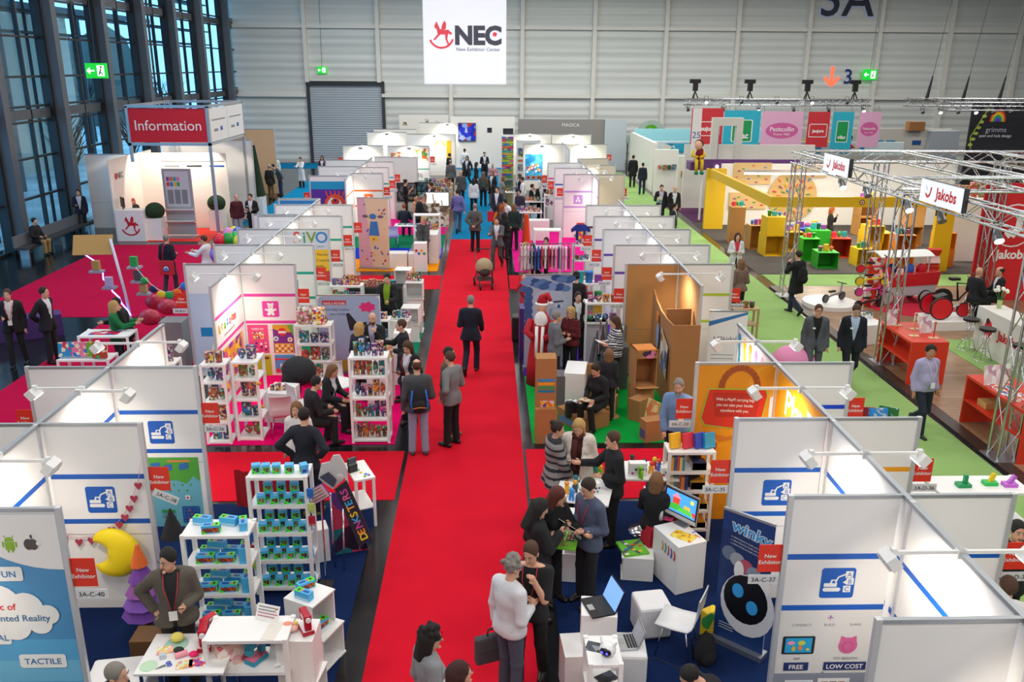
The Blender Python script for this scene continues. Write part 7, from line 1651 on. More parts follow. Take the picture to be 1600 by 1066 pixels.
block('cardboard_column','stack of brown cardboard cartons with colour stripes beside the red aisle','cardboard column',x.x,x.y+.18,.36,.34,1.58,KR,0,0,.003,deco=lambda mb,w,d,h:[Sheet(mb,(-w/2,-d/2,0),(1,0,0),(0,0,1)).rect(w*.08,h*.73-.07*i,w*.92,h*.75-.07*i+.02,mat(('#3a8ac8','#e8a02a','#3a9a5a','#1a7a9a')[i],.6))for i in range(4)]+[Sheet(mb,(-w/2,-d/2,0),(1,0,0),(0,0,1)).rect(w*.2,h*.26,w*.9,h*.5,prt(('#e87a2a','#f0b83a','#6a4a9a','#d8d0e0'),16))])
kbox('open cardboard box with a black and white cat bag inside',(870,657),(908,678),(918,648),(908,655),deco=kp(mat('#6a80b8',.6))); q=at(892,648,.25); block('cat_bag','black and white cat face bag in the open cardboard box','bag',q.x,q.y,.22,.14,.34,prt(('#20242c','#20242c','#e8e8e8'),9),.3,.2,.03)
kbox('cardboard car with wheel drawing behind the seated woman',(910,622),(911,624),(960,622),(911,570),m=KR); kbox('white table block with green crafts in the cardboard stand',(880,640),(912,642),(916,620),(912,585),m=RACKM)
kbox('brown cardboard seat under the young woman in black',(915,655),(950,660),(953,635),(950,638)); kbox('cardboard cube with handle hole beside the arcade cabinet',(980,655),(998,661),(1015,650),(998,628)); kbox('low cardboard game table with coloured discs',(998,685),(1008,693),(1042,690),(1008,660),deco=kp(mat('#5a4a8a',.6)))
X=fbox((983,650),(1005,655),(1027,640),(1005,560)); t=thing('cardboard_arcade','cardboard arcade cabinet with pink wheel prints','cardboard toy',(X[0],X[1]+.2,0),R(8)); mb=MB()
mb.bx(-.22,-.2,-.2,.2,.55,1.3,KR).bx(.2,.22,-.2,.2,.55,1.3,KR).bx(-.22,.22,.18,.2,.0,1.3,KR).bx(-.22,.22,-.2,.2,1.28,1.3,mat('#d8843a',.7)).bx(-.22,.22,-.2,.2,.5,.55,KR).bx(-.2,.2,-.18,.18,0,.5,KR); mb.build('cabinet',t); MB().box((0,-.3,.56),(.4,.22,.015),mat('#d89a5a',.7),rx=R(-14)).build('flap',t); MB().bx(-.2,.2,-.205,-.2,1.12,1.28,prt(('#a8743f','#d87aa0','#3a2a4a','#a8743f'),12)).build('header',t)
for z in(.75,1.05):MB().cyl((.22,0,z),(.23,0,z),.09,mat('#c85a80',.6),seg=14).build('wheel',t)
q=at(958,655,0); t=thing('cardboard_tube','upright cardboard tube on a round foot on the green carpet','cardboard tube',(q.x,q.y+.1,0)); MB().cyl((0,0,.03),(0,0,.75),.05,mat('#c8a070',.8),seg=14).build('tube',t); MB().cyl((0,0,0),(0,0,.03),.13,mat('#b8905a',.8),seg=18).build('foot',t)
q=at(1018,650,.3); tag(MB().box((0,0,.3),(.34,.02,.6),prt(('#d8b06a','#c89a58','#e8c88a','#d87a4a'),9),rx=R(-12),rz=R(-60)).build('printed_card',None,0,(q.x,q.y,0)),'tilted printed cardboard panel behind the game table','panel')
q=at(980,612,0); t=thing('water_dispenser','grey water dispenser with a clear bottle beside the cardboard house','water dispenser',(q.x-.15,q.y+.25,0)); MB().bx(-.16,.16,-.15,.15,0,.95,mat('#5a5c60',.4)).build('cabinet',t,.01); MB().lathe([(.04,.95),(.04,1.0),(.135,1.06),(.13,1.2),(.135,1.22),(.135,1.36),(.05,1.4),(.001,1.4)],(0,0,0),glass_mat('water bottle',(.72,.8,.9),.2),18).build('bottle',t)
q=at(908,640,0); block('grey_counter','dark grey counter below the white craft table','counter',q.x-.3,q.y+.2,.4,.4,.7,mat('#6a6468',.6))
# costumed figures
q=at(838,598,0); t=thing('bearded_figure','big white bearded figure in red robe and red cap','figure',(q.x+.1,q.y,0),R(-15)); t.scale=(1.1,)*3; red=mat('#b01020',.8)
MB().lathe([(.001,0),(.30,0),(.27,.5),(.20,1.0),(.18,1.25),(.09,1.42),(.001,1.44)],(0,0,0),red,18).build('robe',t); MB().ell((0,-.03,1.53),(.10,.10,.12),mat('#d8a080',.6),12,8).build('head',t); MB().ell((0,-.11,1.29),(.13,.08,.19),mat('#f0eeea',.9,bump=.6,bscale=30),12,8).build('beard',t)
mb=MB(); mb.tube([(0,0,1.6),(.02,0,1.72),(.1,0,1.78),(.17,-.02,1.66)],[.115,.09,.06,.03],red,10); mb.build('hat',t); MB().tube([(.11*math.cos(a),.11*math.sin(a),1.6)for a in[PI/6*k for k in range(12)]],.03,PW,6,True).build('hat_brim',t); MB().ell((.17,-.02,1.63),(.04,.04,.04),PW,8,6).build('pompom',t)
for sx in(-1,1):MB().tube([(sx*.2,0,1.27),(sx*.27,-.1,1.05),(sx*.12,-.28,1.0)],[.08,.08,.06],red,8).build('sleeve',t); MB().tube([(sx*.06,-.2,1.2),(sx*.05,-.27,.6)],.035,PW,6).build('trim',t)
q=at(857,588,0); t=thing('costumed_figure','smaller figure in green coat and cap before the red robed one','figure',(q.x-.05,q.y-.2,0)); MB().lathe([(.001,0),(.2,0),(.19,.6),(.12,.95),(.001,1.0)],(0,0,0),mat('#0c5a30',.8),14).build('coat',t); MB().ell((0,0,1.08),(.08,.08,.1),mat('#d8a080',.6),10,8).build('head',t); MB().lathe([(.1,1.1),(.1,1.2),(.05,1.28),(.001,1.3)],(0,0,0),mat('#7a1020',.7),12).build('cap',t)
def art_face(sh,w,h):
 sh.rect(0,.06,w,h,mat('#aeb8cc',.5)); sk=mat('#b4bfd6',.5); sh.disc(w*.52,h*.62,.44,sk,2,.55); dk=mat('#26344f',.5)
 for k in range(22):sh.disc(w*((k*.37)%1.0),h*(.86+.12*((k*.61)%1.0)),.12,mat(('#3f5f9a','#5a7cb4','#2f4c86','#7d9bcc')[k%4],.6),3,.07)
 for k in range(7):sh.disc(w*.08,h*(.84-.07*k),.1,mat('#3a5a96',.6),3)
 for a in(.36,.72):sh.disc(w*a,h*.68,.085,mat('#dde6f0',.5),4,.04); sh.disc(w*a,h*.68,.04,mat('#3f78b4',.5),5); sh.disc(w*a,h*.68,.018,dk,6); sh.line([(w*a-.12,h*.725),(w*a+.1,h*.735)],.03,dk,4)
 sh.line([(w*.56,h*.66),(w*.53,h*.55),(w*.58,h*.54)],.02,mat('#8593b4',.5),4); sh.disc(w*.54,h*.47,.11,mat('#8a6f92',.5),4,.035)
rollup('poster_board','large blue toned portrait board of a face with braided hair',1.33,18.35,1.05,2.15,R(2),art_face)
block('purple_kiosk','dark purple kiosk with small screen beside the portrait board','kiosk',.88,19.3,.3,.5,1.2,mat('#3a1f6a',.5)); q=at(922,520,0); block('grey_block','light grey pedestal block behind the plaid shirt woman','pedestal',2.45,18.9,.5,.5,1.0,mat('#c4c2c6',.5)); t=thing('coat_stand','stand hung with grey folded umbrellas','stand',(2.35,17.2,0)); MB().cyl((0,0,0),(0,0,1.5),.02,CHROME).build('pole',t)
for k in range(6):MB().cyl((.12*math.cos(k),.12*math.sin(k),1.45-.12*k),(.16*math.cos(k),.16*math.sin(k),.85-.1*k),.02,cloth('#6a6a70'),.06,7).build('umbrella',t)
MB().lathe([(.001,0),(.3,0),(.2,.3),(.08,.7)],(0,0,0),mat('#0f4a34',.9),14).build('skirt',t)
# right rear stands: carved wood, clothes
stocked('white shelves with gold and carved wooden toys beside the portrait board',2.1,20.6,.8,.36,(.5,.95,1.4),'the carved wood shelves',12,n=3,s=.26,busy=False,noun='carving'); stocked('white glass shelves behind the person in black',2.2,18.6,.75,.34,(1.0,1.45),'the shelves behind the person in black',13,n=4,s=.16)
block('white_counter','white counter with blue tray and wooden bookends at the aisle','counter',1.25,21.2,.5,.4,.95,RACKM); block('glass_counter','glass topped counter with carved owls before the seated group','counter',1.75,21.6,.9,.4,.8,mat('#a8aaa8',.2)); goods(1.35,2.2,21.6,.8,3,'the glass topped counter',61,.3,(0,2,0),busy=False,noun='carving')
r=thing('clothes_rail','chrome clothes rail hung with small children clothes','clothes rail',(1.75,25.0,0))
for x in(-.8,.8):MB().cyl((x,0,0),(x,0,1.55),.018,CHROME).build('post',r)
MB().cyl((-.8,0,1.53),(.8,0,1.53),.014,CHROME).build('rail',r)
for k in range(15):
 c=('#d8a8b8','#e0c8d0','#c8b0c0','#8a9098','#3a4a8a','#2a5ab0','#c03a5a','#d8d0d8','#b02a4a','#e07aa0','#d89ab0','#5a4a6a','#c88aa8','#e8d8dc','#8a3a5a')[k]; o=thing('hung_garment','%s small garment hanging on the clothes rail, counted from the aisle'%ORD[k],'garment',(1.02+.1*k,25.0,.7),0,'garments on the clothes rail')
 MB().slab([(0,-.16,.72),(0,.16,.72),(0,.2,.5),(0,.13,.48),(0,.15,.05+.02*(k%4)),(0,-.15,.05+.02*(k%4)),(0,-.13,.48),(0,-.2,.5)],(1,0,0),.05,cloth(c)).build('body',o); MB().tube([(.0,-.12,.72),(0,0,.78),(0,.01,.83),(0,.12,.72)],.006,CHROME,4).build('hanger',o)
stocked('white rack of folded clothes beside the clothes rail',2.55,25.1,.5,.36,(.5,1.0,1.45),'the rack of folded clothes',14,n=3,s=.14,shapes=(0,),noun='clothes'); rack('shelf_rack','white open frame rack standing above the clothes rail',1.45,26.2,.8,.4,(1.15,1.7))
t=thing('hung_shirt','dark blue T-shirt with orange print hung on the lilac striped partition side','garment',(2.83,26.0,1.35)); MB().slab([(-.14,0,0),(.14,0,0),(.15,0,.38),(.28,0,.32),(.3,0,.42),(.14,0,.56),(-.14,0,.56),(-.3,0,.42),(-.28,0,.32),(-.15,0,.38)],(0,-1,0),.04,cloth('#1a2a7a')).build('fabric',t); MB().bx(-.07,.07,-.045,-.04,.12,.36,prt(('#e86a2a','#f0b82a','#d8307a'),14)).build('print',t)
t=thing('child_mannequin','small dark red dressed child mannequin at the aisle','mannequin',(1.0,22.9,0)); mm=cloth('#b0122e')
for sx in(-.07,.07):MB().tube([(sx,0,.45),(sx*1.3,-.02,.05)],[.06,.045],mm,7).build('leg',t)
for sx in(-1,1):MB().tube([(sx*.12,0,.85),(sx*.24,-.05,.62)],[.045,.035],mm,6).build('arm',t)
MB().ell((0,0,.68),(.13,.09,.24),mm,12,8).build('torso',t); MB().ell((0,0,1.0),(.08,.08,.1),mat('#d8a070',.6),10,8).build('head',t)
t=thing('display_counter','white counter where orange and black coats hang over a chair','counter',(1.9,33.5,0)); MB().bx(-.5,.5,-.25,.25,0,.78,RACKM).build('body',t); t=thing('orange_coat','orange coat hanging over a chair back','coat',(1.45,32.2,0)); MB().cyl((0,0,0),(0,0,1.2),.17,mat('#d8501c',.9),.09,9).build('cloth',t)
for k,(x,y,w)in enumerate(((1.6,35.6,1.3),(2.1,38.5,1.2),(1.35,41.5,1.0),(2.4,41.2,.8))):table('white table crowded with goods at the far right stands, %s from the coats'%ORD[k],x,y,w,.6,.76); goods(x-w*.45,x+w*.45,y,.76,7,'the %s crowded table'%ORD[k],70+k,.2)
for k in range(3):stocked('white shelf full of goods on the far right side, %s from the coats'%ORD[k],2.4,36.2+2.2*k,.9,.36,(.9,1.35),'the %s far goods shelf'%ORD[k],20+k,n=5,s=.24)
t=thing('stroller','beige baby stroller on the red carpet','stroller',(-.1,25.9,0),R(8)); bg=cloth('#a89878')
for x,y,r_ in((-.28,.25,.13),(.28,.25,.13),(-.18,-.38,.1),(.18,-.38,.1)):MB().cyl((x-.025,y,r_),(x+.025,y,r_),r_,mat('#222226',.6),seg=14).build('wheel',t)
mb=MB()
for sx in(-1,1):mb.tube([(sx*.18,-.38,.1),(sx*.22,0,.5),(sx*.24,.5,1.08)],.015,DGREY,6); mb.tube([(sx*.28,.25,.13),(sx*.24,-.1,.55)],.015,DGREY,6)
mb.tube([(-.24,.5,1.08),(.24,.5,1.08)],.02,BLACK,6); mb.build('frame',t); MB().ell((0,.0,.5),(.2,.3,.17),cloth('#3a3430'),14,8).build('seat',t); mb=MB(); mb.lathe([(.27*math.sin(R(a)),.27*math.cos(R(a)))for a in range(1,112,15)],(0,.05,.62),bg,18,Matrix.Rotation(R(12),3,'X')); mb.build('hood',t); MB().bx(-.2,.2,0,.3,.18,.3,cloth('#5a5248')).build('basket',t)
# ---------------------------------------------------------------- vehicle stand with trusses
FLR=.03
for a,b,l in(((8.85,24.7),3.88,'far corner'),((9.1,18.6),3.88,'middle'),((8.95,13.55),3.88,'near'),((11.45,25.2),3.88,'inner far')):
 truss('truss_tower','upright aluminium truss tower at the %s of the vehicle stand'%l,((a[0],a[1],.03),(a[0],a[1],b)),.3)
 MB().bx(-.25,.25,-.25,.25,0,.02,ALU).build('base_plate',bpy.data.objects['truss_tower' if l=='far corner' else 'truss_tower.%03d'%('middle','near','inner far').index(l).__add__(1)])
for p,q,l in(((8.85,25.0,4.05),(8.85,9.0,4.05),'front truss beam above the green aisle'),((9.1,25.2,4.05),(19,25.2,4.05),'rear truss beam above the vehicle stand'),((12.0,25.2,4.05),(12.0,9.5,4.05),'inner truss beam above the vehicle stand'),((9.1,19.0,4.05),(19,19.0,4.05),'cross truss beam above the bar counter'),((14.6,25,4.05),(14.6,12,4.05),'outer truss beam beside the red banner'),((14.2,23.8,.03),(14.2,23.8,4.0),'upright truss tower before the red banner')):truss('truss_beam',l,(p,q),.3)
def art_j(sh,w,h):
 sh.rect(0,0,w,h,mat('#f4f6fa',.4,0,.45)); r=mat('#c8102a',.5,0,.12); sh.text('Jakobs',w*.62,h*.3,h*.66,r,2,bold=.03); sh.line([(w*.27,h*.72),(w*.25,h*.4),(w*.2,h*.25),(w*.14,h*.4)],h*.11,r,2); sh.line([(w*.13,h*.75),(w*.17,h*.55)],h*.03,mat('#3a8ac8',.5),2)
for k,(y0,y1)in enumerate(((22.3,20.7),(17.1,15.5))):
 t=thing('illuminated_sign','lit white sign with red lettering on the front truss, %s one'%('farther','nearer')[k],'sign',(8.62,y0,3.98),0); mb=MB(); mb.bx(0,.1,y1-y0,0,0,.44,DGREY); s=Sheet(mb,(-.002,0,0),(0,-1,0),(0,0,1)); art_j(s,y0-y1,.44); mb.build('panel',t)
def can(label,x,y,z,on=False,rz=0):
 r=thing('stage_light',label,'lamp',(x,y,z),rz,'stage lights'); MB().cyl((0,-.1,-.32),(0,.08,-.14),.09,mat('#8a8d92',.3,.8),.06,10).build('can',r); MB().tube([(-.1,0,-.22),(-.1,0,0),(.1,0,0),(.1,0,-.22)],.012,BLACK,5).build('bracket',r)
 if on:MB().cyl((0,-.103,-.323),(0,-.106,-.326),.08,mat('#fff4e0',.4,0,12),seg=10).build('lens',r)
for k,y in enumerate((21.9,20.4,18.3,16.9,14.9)):can('grey spotlight below the front truss, %s from the far end'%ORD[k],9.0,y,3.92,k%2==0)
def art_jr(sh,w,h):
 sh.rect(0,0,w,h,mat('#d8242c',.5)); sh.disc(1.0,h-1.2,.62,PW,2); sh.disc(1.0,h-1.2,.58,mat('#d8242c',.5),3); sh.line([(1.15,h-.75),(1.12,h-1.3),(.95,h-1.5),(.8,h-1.35)],.2,PW,4); sh.text('Jakobs',1.05,h-2.15,.36,PW,2,bold=.03)
t=thing('fabric_banner','huge red fabric wall with white emblem and lettering behind the bar counter','banner',(13.95,24.0,.05)); mb=MB(); mb.bx(0,5,0,.05,0,3.4,mat('#d8242c',.5)); art_jr(Sheet(mb,(0,-.002,0),(1,0,0),(0,0,1)),5,3.4); mb.build('fabric',t)
t=thing('bar_counter','long white bar counter with red lettering at the vehicle stand','counter',(11.75,19.7,.04),R(-90)); MB().bx(0,6,0,.62,0,1.05,mat('#e6e4dc',.4)).build('body',t); mb=MB(); s=Sheet(mb,(0,-.002,0),(1,0,0),(0,0,1)); s.text('Jakobs',1.35,.5,.3,mat('#d8142a',.5),bold=.03); s.disc(.55,.62,.16,mat('#d8142a',.5),ry=.22); s.disc(.5,.8,.07,INK); mb.build('lettering',t)
for k,(x,y)in enumerate(((11.55,19.55),(11.5,18.75),(11.55,17.5))):stool('black bar stool with chrome legs at the white bar, %s from the far end'%ORD[k],x,y)
stool('black bar stool under the bald man at the bar',*hp(1530,417,1.66,.03)); stool('black bar stool behind the white roses',*hp(1566,416,1.6,.03))
t=thing('rose_vase','glass vase of white roses on the white bar','vase',(12.1,19.45,1.09)); MB().lathe([(.001,0),(.05,0),(.06,.2)],(0,0,0),mat('#b8d08a',.2),12).build('vase',t)
for k in range(7):a=k*.9; v=Vector((.13*math.cos(a),.12*math.sin(a),.42+.03*(k%3))); MB().tube([(0,0,.1),v],.006,mat('#4a8a3a',.6),4).build('stem',t); MB().ell(v,.045,mat('#f0ece0',.6),8,6).build('bloom',t)
RT=mat('#d9381e',.45)
for k,(x,y,w,d)in enumerate(((9.35,17.9,.8,1.5),(9.45,14.2,.8,1.9))):
 t=thing('red_table','red lacquered display table with a shelf, %s one along the wood floor'%('farther','nearer')[k],'table',(x,y,FLR))
 MB().bx(-w/2,w/2,-d/2,d/2,.9,.95,RT).build('table_top',t); MB().bx(-w/2,w/2,-d/2+.04,d/2-.04,.45,.48,RT).build('shelf',t)
 for sy in(-1,1):MB().bx(-w/2,w/2,sy*(d/2-.02)-.02,sy*(d/2-.02)+.02,0,.9,RT).build('side_panel',t)
for k,(x,y,c)in enumerate(((9.2,18.4,'#d9381e'),(9.45,18.1,'#b8865a'),(9.2,17.6,'#d8a878'),(9.55,17.45,'#d9381e'))):t=thing('juggling_post','wooden toy post on the farther red table, %s from the far end'%ORD[k],'toy',(x,y,.98)); MB().bx(-.1,.1,-.06,.06,0,.015,mat('#e0c8a0',.5)).build('foot',t); MB().cyl((0,0,.015),(0,0,.32),.014,mat(c,.5)).build('post',t); MB().ell((0,0,.34),.03,mat('#b86a3a',.5),8,6).build('ball',t)
for k,(x,y,z)in enumerate(((9.1,18.4,.98),(9.55,17.8,.98),(9.2,14.6,.98),(9.45,14.65,.98))):upright('white printed card standing on the red tables, %s from the far end'%ORD[k],x,y,z,.3,.36,prt(('#f0f0f0','#e8d0d0','#f4f4f4','#c8a0b8'),12),.2,'card','display_card',.01)
q=at(1238,578,0.3); tag(MB().ell((0,0,.43),(.5,.4,.43),mat('#e08ab8',.6),18,12).build('pink_pouf',None,0,(q.x,q.y,0)),'big pink rounded seat behind the partition with blue stripe','seat')
q=at(1162,535,0); rack('wooden_shelf','small wooden shelf with toys at the lime striped partition',q.x-.3,q.y,.6,.35,(.45,.85),0,mat('#b89a70',.6)); goods(q.x-.25,q.x+.25,q.y+.15,.85,3,'the small wooden shelf',77,.2)
rollup('roll_up_banner','white roll-up banner with blue wave and grey lettering at the lime striped partition',4.75,16.3,.75,1.9,R(-4),lambda s,w,h:[s.rect(0,.06,w,h,PW),s.poly([(0,h-.3),(w,h-.05),(w,h),(0,h-.2)],mat('#3a7ab8',.5)),s.text('LOkidoki',w/2,h-.6,.14,mat('#5a5a60',.5)),s.text('kids',w*.7,h-.6,.01,RT)]+[s.rect(.08,h-.9-.08*k,w*.7,h-.885-.08*k,mat('#9a9aa0',.5))for k in range(4)])
q=at(800,530,0); block('black_suitcase','black suitcase standing at the edge of the red aisle','suitcase',q.x+.1,q.y,.22,.4,.62,mat('#17171a',.5),0,0,.03)
t=thing('coat_pile','dark coats piled over a chair behind the black suit person','coat',(-3.75,16.3,0)); MB().ell((0,0,.7),(.35,.25,.3),cloth('#2c2c30'),14,9).ell((-.15,-.1,.4),(.2,.2,.4),cloth('#202024'),10,7).build('cloth',t)
for k in range(8):flat('toy_tray','colourful small tray on the nearer red table, %s along'%ORD[k],'tray',9.2+.2*(k%2),14.5-.22*(k//2),.98,.17,.18,prt(('#f0c0b0','#d9381e','#f4f0e8','#3a8ac8'),20,seed=k),0,.02)
block('wooden_tray','open wooden crate on the shelf of the nearer red table','crate',9.35,14.7,.4,.3,.12,mat('#c8a060',.6),0,.51); block('white_tray_table','white display block before the farther red table','block',9.25,20.2,.9,.6,.5,RACKM,.2,FLR); block('red_cube','red cube with a white emblem beside the walking suits','cube',9.75,20.6,.4,.4,.4,RT,.3,FLR); upright('photo poster leaning beside the red cube',9.3,20.4,FLR,.5,.7,PHOTO,-.3,'poster','photo_poster')
def wheel(t,c,r,m,axis=(1,0,0),w=.04,rim=None):c=Vector(c); a=Vector(axis)*w/2; o=MB().cyl(c-a,c+a,r,BLACK,seg=18).build('wheel',t); a=a*1.15; MB().cyl(c-a,c+a,r*.9,rim or m,seg=14).build('rim',o)
t=thing('round_podium','low round white podium with a small scooter','podium',(9.75,23.6,FLR)); MB().cyl((0,0,0),(0,0,.12),.75,RACKM,seg=32).build('disc',t)
t=thing('red_rug','round red rug under the cargo wagon','rug',(12.0,23.6,FLR)); MB().cyl((0,0,0),(0,0,.012),1.25,mat('#c8143a',.8),seg=36).build('rug',t)
t=thing('cargo_wagon','red and silver children cargo wagon with a white canopy','wagon',(11.9,24.0,FLR+.012),R(8)); gr=mat('#b8babc',.4)
for sx in(-.6,.6):
 for sy in(-.36,.36):wheel(t,(sx,sy,.2),.2,gr,(0,1,0),.08)
MB().slab([(-.85,-.35,.25),(.85,-.35,.25),(.95,-.35,.55),(-.85,-.35,.5)],(0,-1,0),.7,gr).build('chassis',t); MB().slab([(-.85,-.36,.5),(.95,-.36,.55),(1.0,-.36,.92),(-.85,-.36,.84)],(0,-1,0),.72,mat('#c8202a',.4)).build('tub',t)
for sx in(-.8,.6):MB().cyl((sx,-.32,.8),(sx,-.32,1.4),.02,gr).build('pole',t)
mb=MB()
for i in range(6):mb.slab([(-.95,-.4+.13*i,1.4+.1*math.sin(PI*i/6)),(.7,-.4+.13*i,1.4+.1*math.sin(PI*i/6)),(.7,-.27+.13*i,1.4+.1*math.sin(PI*(i+1)/6)),(-.95,-.27+.13*i,1.4+.1*math.sin(PI*(i+1)/6))],(0,0,1),.02,PW)
mb.build('canopy',t)
for k,(dx,c)in enumerate(((-.3,'#1a2a7a'),(.2,'#3a6ad8'),(.55,'#d8142a'))):tag(MB().ell((0,0,0),(.15,.12,.16),mat(c,.7),10,7).build('doll',None,0,(11.9+dx,24.0,1.0)),'%s doll seated in the cargo wagon'%('navy','blue','red')[k],'toy')
block('white_podium','flat white podium carrying the red wheeled trike','podium',12.2,21.5,1.6,.9,.25,RACKM,.05,FLR)
t=thing('red_trike','red wheeled racing tricycle with silver handlebar','tricycle',(11.9,21.5,.28),R(0)); rd_=mat('#e0142a',.4)
for sy in(-.28,.28):wheel(t,(-.2,sy,.3),.3,rd_,(0,1,0),.05)
wheel(t,(.55,0,.2),.2,rd_,(0,1,0),.05); mb=MB(); mb.tube([(-.2,0,.3),(.2,0,.25),(.5,0,.35),(.75,0,.95),(.62,0,1.05)],.025,CHROME,7).tube([(.62,-.2,1.05),(.62,.2,1.05)],.018,CHROME,6).tube([(-.2,-.28,.3),(-.2,.28,.3)],.02,CHROME,6); mb.build('frame',t); MB().box((-.1,0,.45),(.3,.26,.3),BLACK,ry=-.3).build('seat',t)
def scoot(label,x,y,z,rz,c,wc='#2a2a2e',s=1.0):
 t=thing('scooter',label,'scooter',(x,y,z),rz); t.scale=(s,)*3
 for sx in(-.35,.35):wheel(t,(sx,0,.12),.12,mat(wc,.4),(0,1,0),.05)
 MB().tube([(-.35,0,.12),(-.1,0,.18),(.25,0,.22),(.3,0,.5)],.03,mat(c,.4),7).build('frame',t); MB().tube([(.28,-.16,.5),(.28,.16,.5)],.016,BLACK,6).build('handlebar',t); MB().box((-.1,0,.3),(.22,.08,.05),BLACK).build('saddle',t)
for k,(z,c,w_)in enumerate(((.9,'#d8202a','#d8202a'),(.55,'#e8c81a','#e8c81a'),(.25,'#e04aa0','#d83a8a'),(-.05,'#1c1c1f','#2a2a2e'))):scoot('%s small bike on the display rack of stacked bikes'%('red','yellow','pink','black')[k],10.75,23.3,z+.3+FLR-.2 if k<3 else FLR,R(-10+8*k),c,w_)
t=thing('bike_rack','slim red and white rack holding the stacked small bikes','rack',(10.85,23.5,FLR)); MB().bx(-.15,.15,-.03,.03,0,1.4,prt(('#d8402a','#f0e0e0','#c83a2a'),5)).build('panel',t)
scoot('grey scooter on the round white podium',9.85,23.6,.15,R(30),'#8a8d92','#5a5a5e'); t=thing('cargo_bicycle','black cargo bicycle before the red fabric wall','bicycle',(13.2,23.0,FLR),.1)
for sx in(-.6,.6):wheel(t,(sx,0,.33),.33,BLACK,(0,1,0),.05)
MB().tube([(-.6,0,.33),(-.1,0,.3),(.3,0,.75),(-.2,0,.8),(-.1,0,.3)],.03,BLACK,6).tube([(.6,0,.33),(.4,0,1.0)],.025,BLACK,6).tube([(.35,-.3,1.0),(.4,.3,1.0)],.02,BLACK,6).build('frame',t); MB().box((-.3,0,.92),(.26,.16,.07),BLACK).build('saddle',t)
t=thing('leaflet_tower','wavy red and white leaflet tower beside the red fabric wall','leaflet stand',(12.9,24.3,FLR)); mb=MB()
for i in range(6):mb.box((0,0,.2+.24*i),(.4,.1,.22),mat('#d8402a' if i%2 else '#e8c8c0',.5),rx=.5 if i%2 else-.5)
mb.build('pockets',t)
# toy shelves on the green aisle side
rack('shelf_rack','white two level shelf rack of toy bricks by the green aisle',6.15,10.4,1.25,.5,(.55,1.0)); rack('shelf_rack','white shelf rack half hidden behind the corner sign of stand 3A-D-36',5.35,10.4,.7,.5,(.55,1.0))
for k,(x,y,z,c,l)in enumerate(((6.55,10.6,1.0,'#1a9a5a','green'),(6.95,10.65,1.0,'#2ac05a','light green'),(7.2,10.6,1.0,'#c86ad8','lilac'),(6.45,10.6,.55,'#e04ab0','pink'),(6.75,10.65,.55,'#f0a81a','orange'),(7.05,10.6,.55,'#3a5ad8','blue'))):
 t=thing('brick_model','%s toy brick model on the two level rack by the green aisle'%l,'toy',(x,y,z)); MB().bx(-.09,.09,-.06,.06,0,.05,mat(c,.4)).build('base',t); MB().box((.02,0,.1),(.05,.05,.14),mat('#f0d020' if k%2 else c,.4),ry=.3*(k%3)).build('upper',t)
rack('shelf_rack','white shelf with board game boxes by the green aisle',5.4,12.6,1.1,.4,(.5,.95))
for k,(x,c,l)in enumerate(((5.5,'#8a1a24','dark red'),(5.62,'#1a3a8a','blue'),(5.85,'#141418','black'),(6.05,'#8a1420','red'),(6.25,'#2a8ad8','bright blue'),(6.42,'#0f6a2a','green'))):upright('%s board game box standing on the white shelf by the green aisle'%l,x+.05,12.75+.06*(k%2),.95,.3 if k>1 else .24,.3,prt((c,c,c,c,'#b8c0c8',c),20,seed=k),R((-8,20,6,-15,4,-30)[k]),'board game','board_game_box',.06)
# ---------------------------------------------------------------- yellow stand and purple stand
YE=mat('#e0b416',.5)
t=thing('yellow_fascia','bright yellow fascia and corner column of the wooden toy stand','fascia',(9.15,27.8,0)); MB().bx(0,.12,0,8.2,2.17,2.5,YE).build('side_beam',t); MB().bx(.12,6.2,0,.12,2.17,2.5,YE).build('front_beam',t); MB().bx(-.1,.7,8.0,8.2,0,2.5,YE).build('column',t); MB().bx(5.6,6.2,.12,.3,0,2.17,YE).build('far_column',t)
mb=MB(); s=Sheet(mb,(2.9,-.002,2.2),(1,0,0),(0,0,1)); s.disc(.1,.13,.09,mat('#2a2418',.5)); s.disc(.1,.13,.06,PW,2); s.disc(.1,.13,.04,RT,3); mb.build('emblem',t)
tag(MB().bx(9.9,20,36.8,36.9,0,2.6,P2).build('stand_wall'),'white back wall of the yellow wooden toy stand','wall',kind='thing'); WD=mat('#b88444',.6)
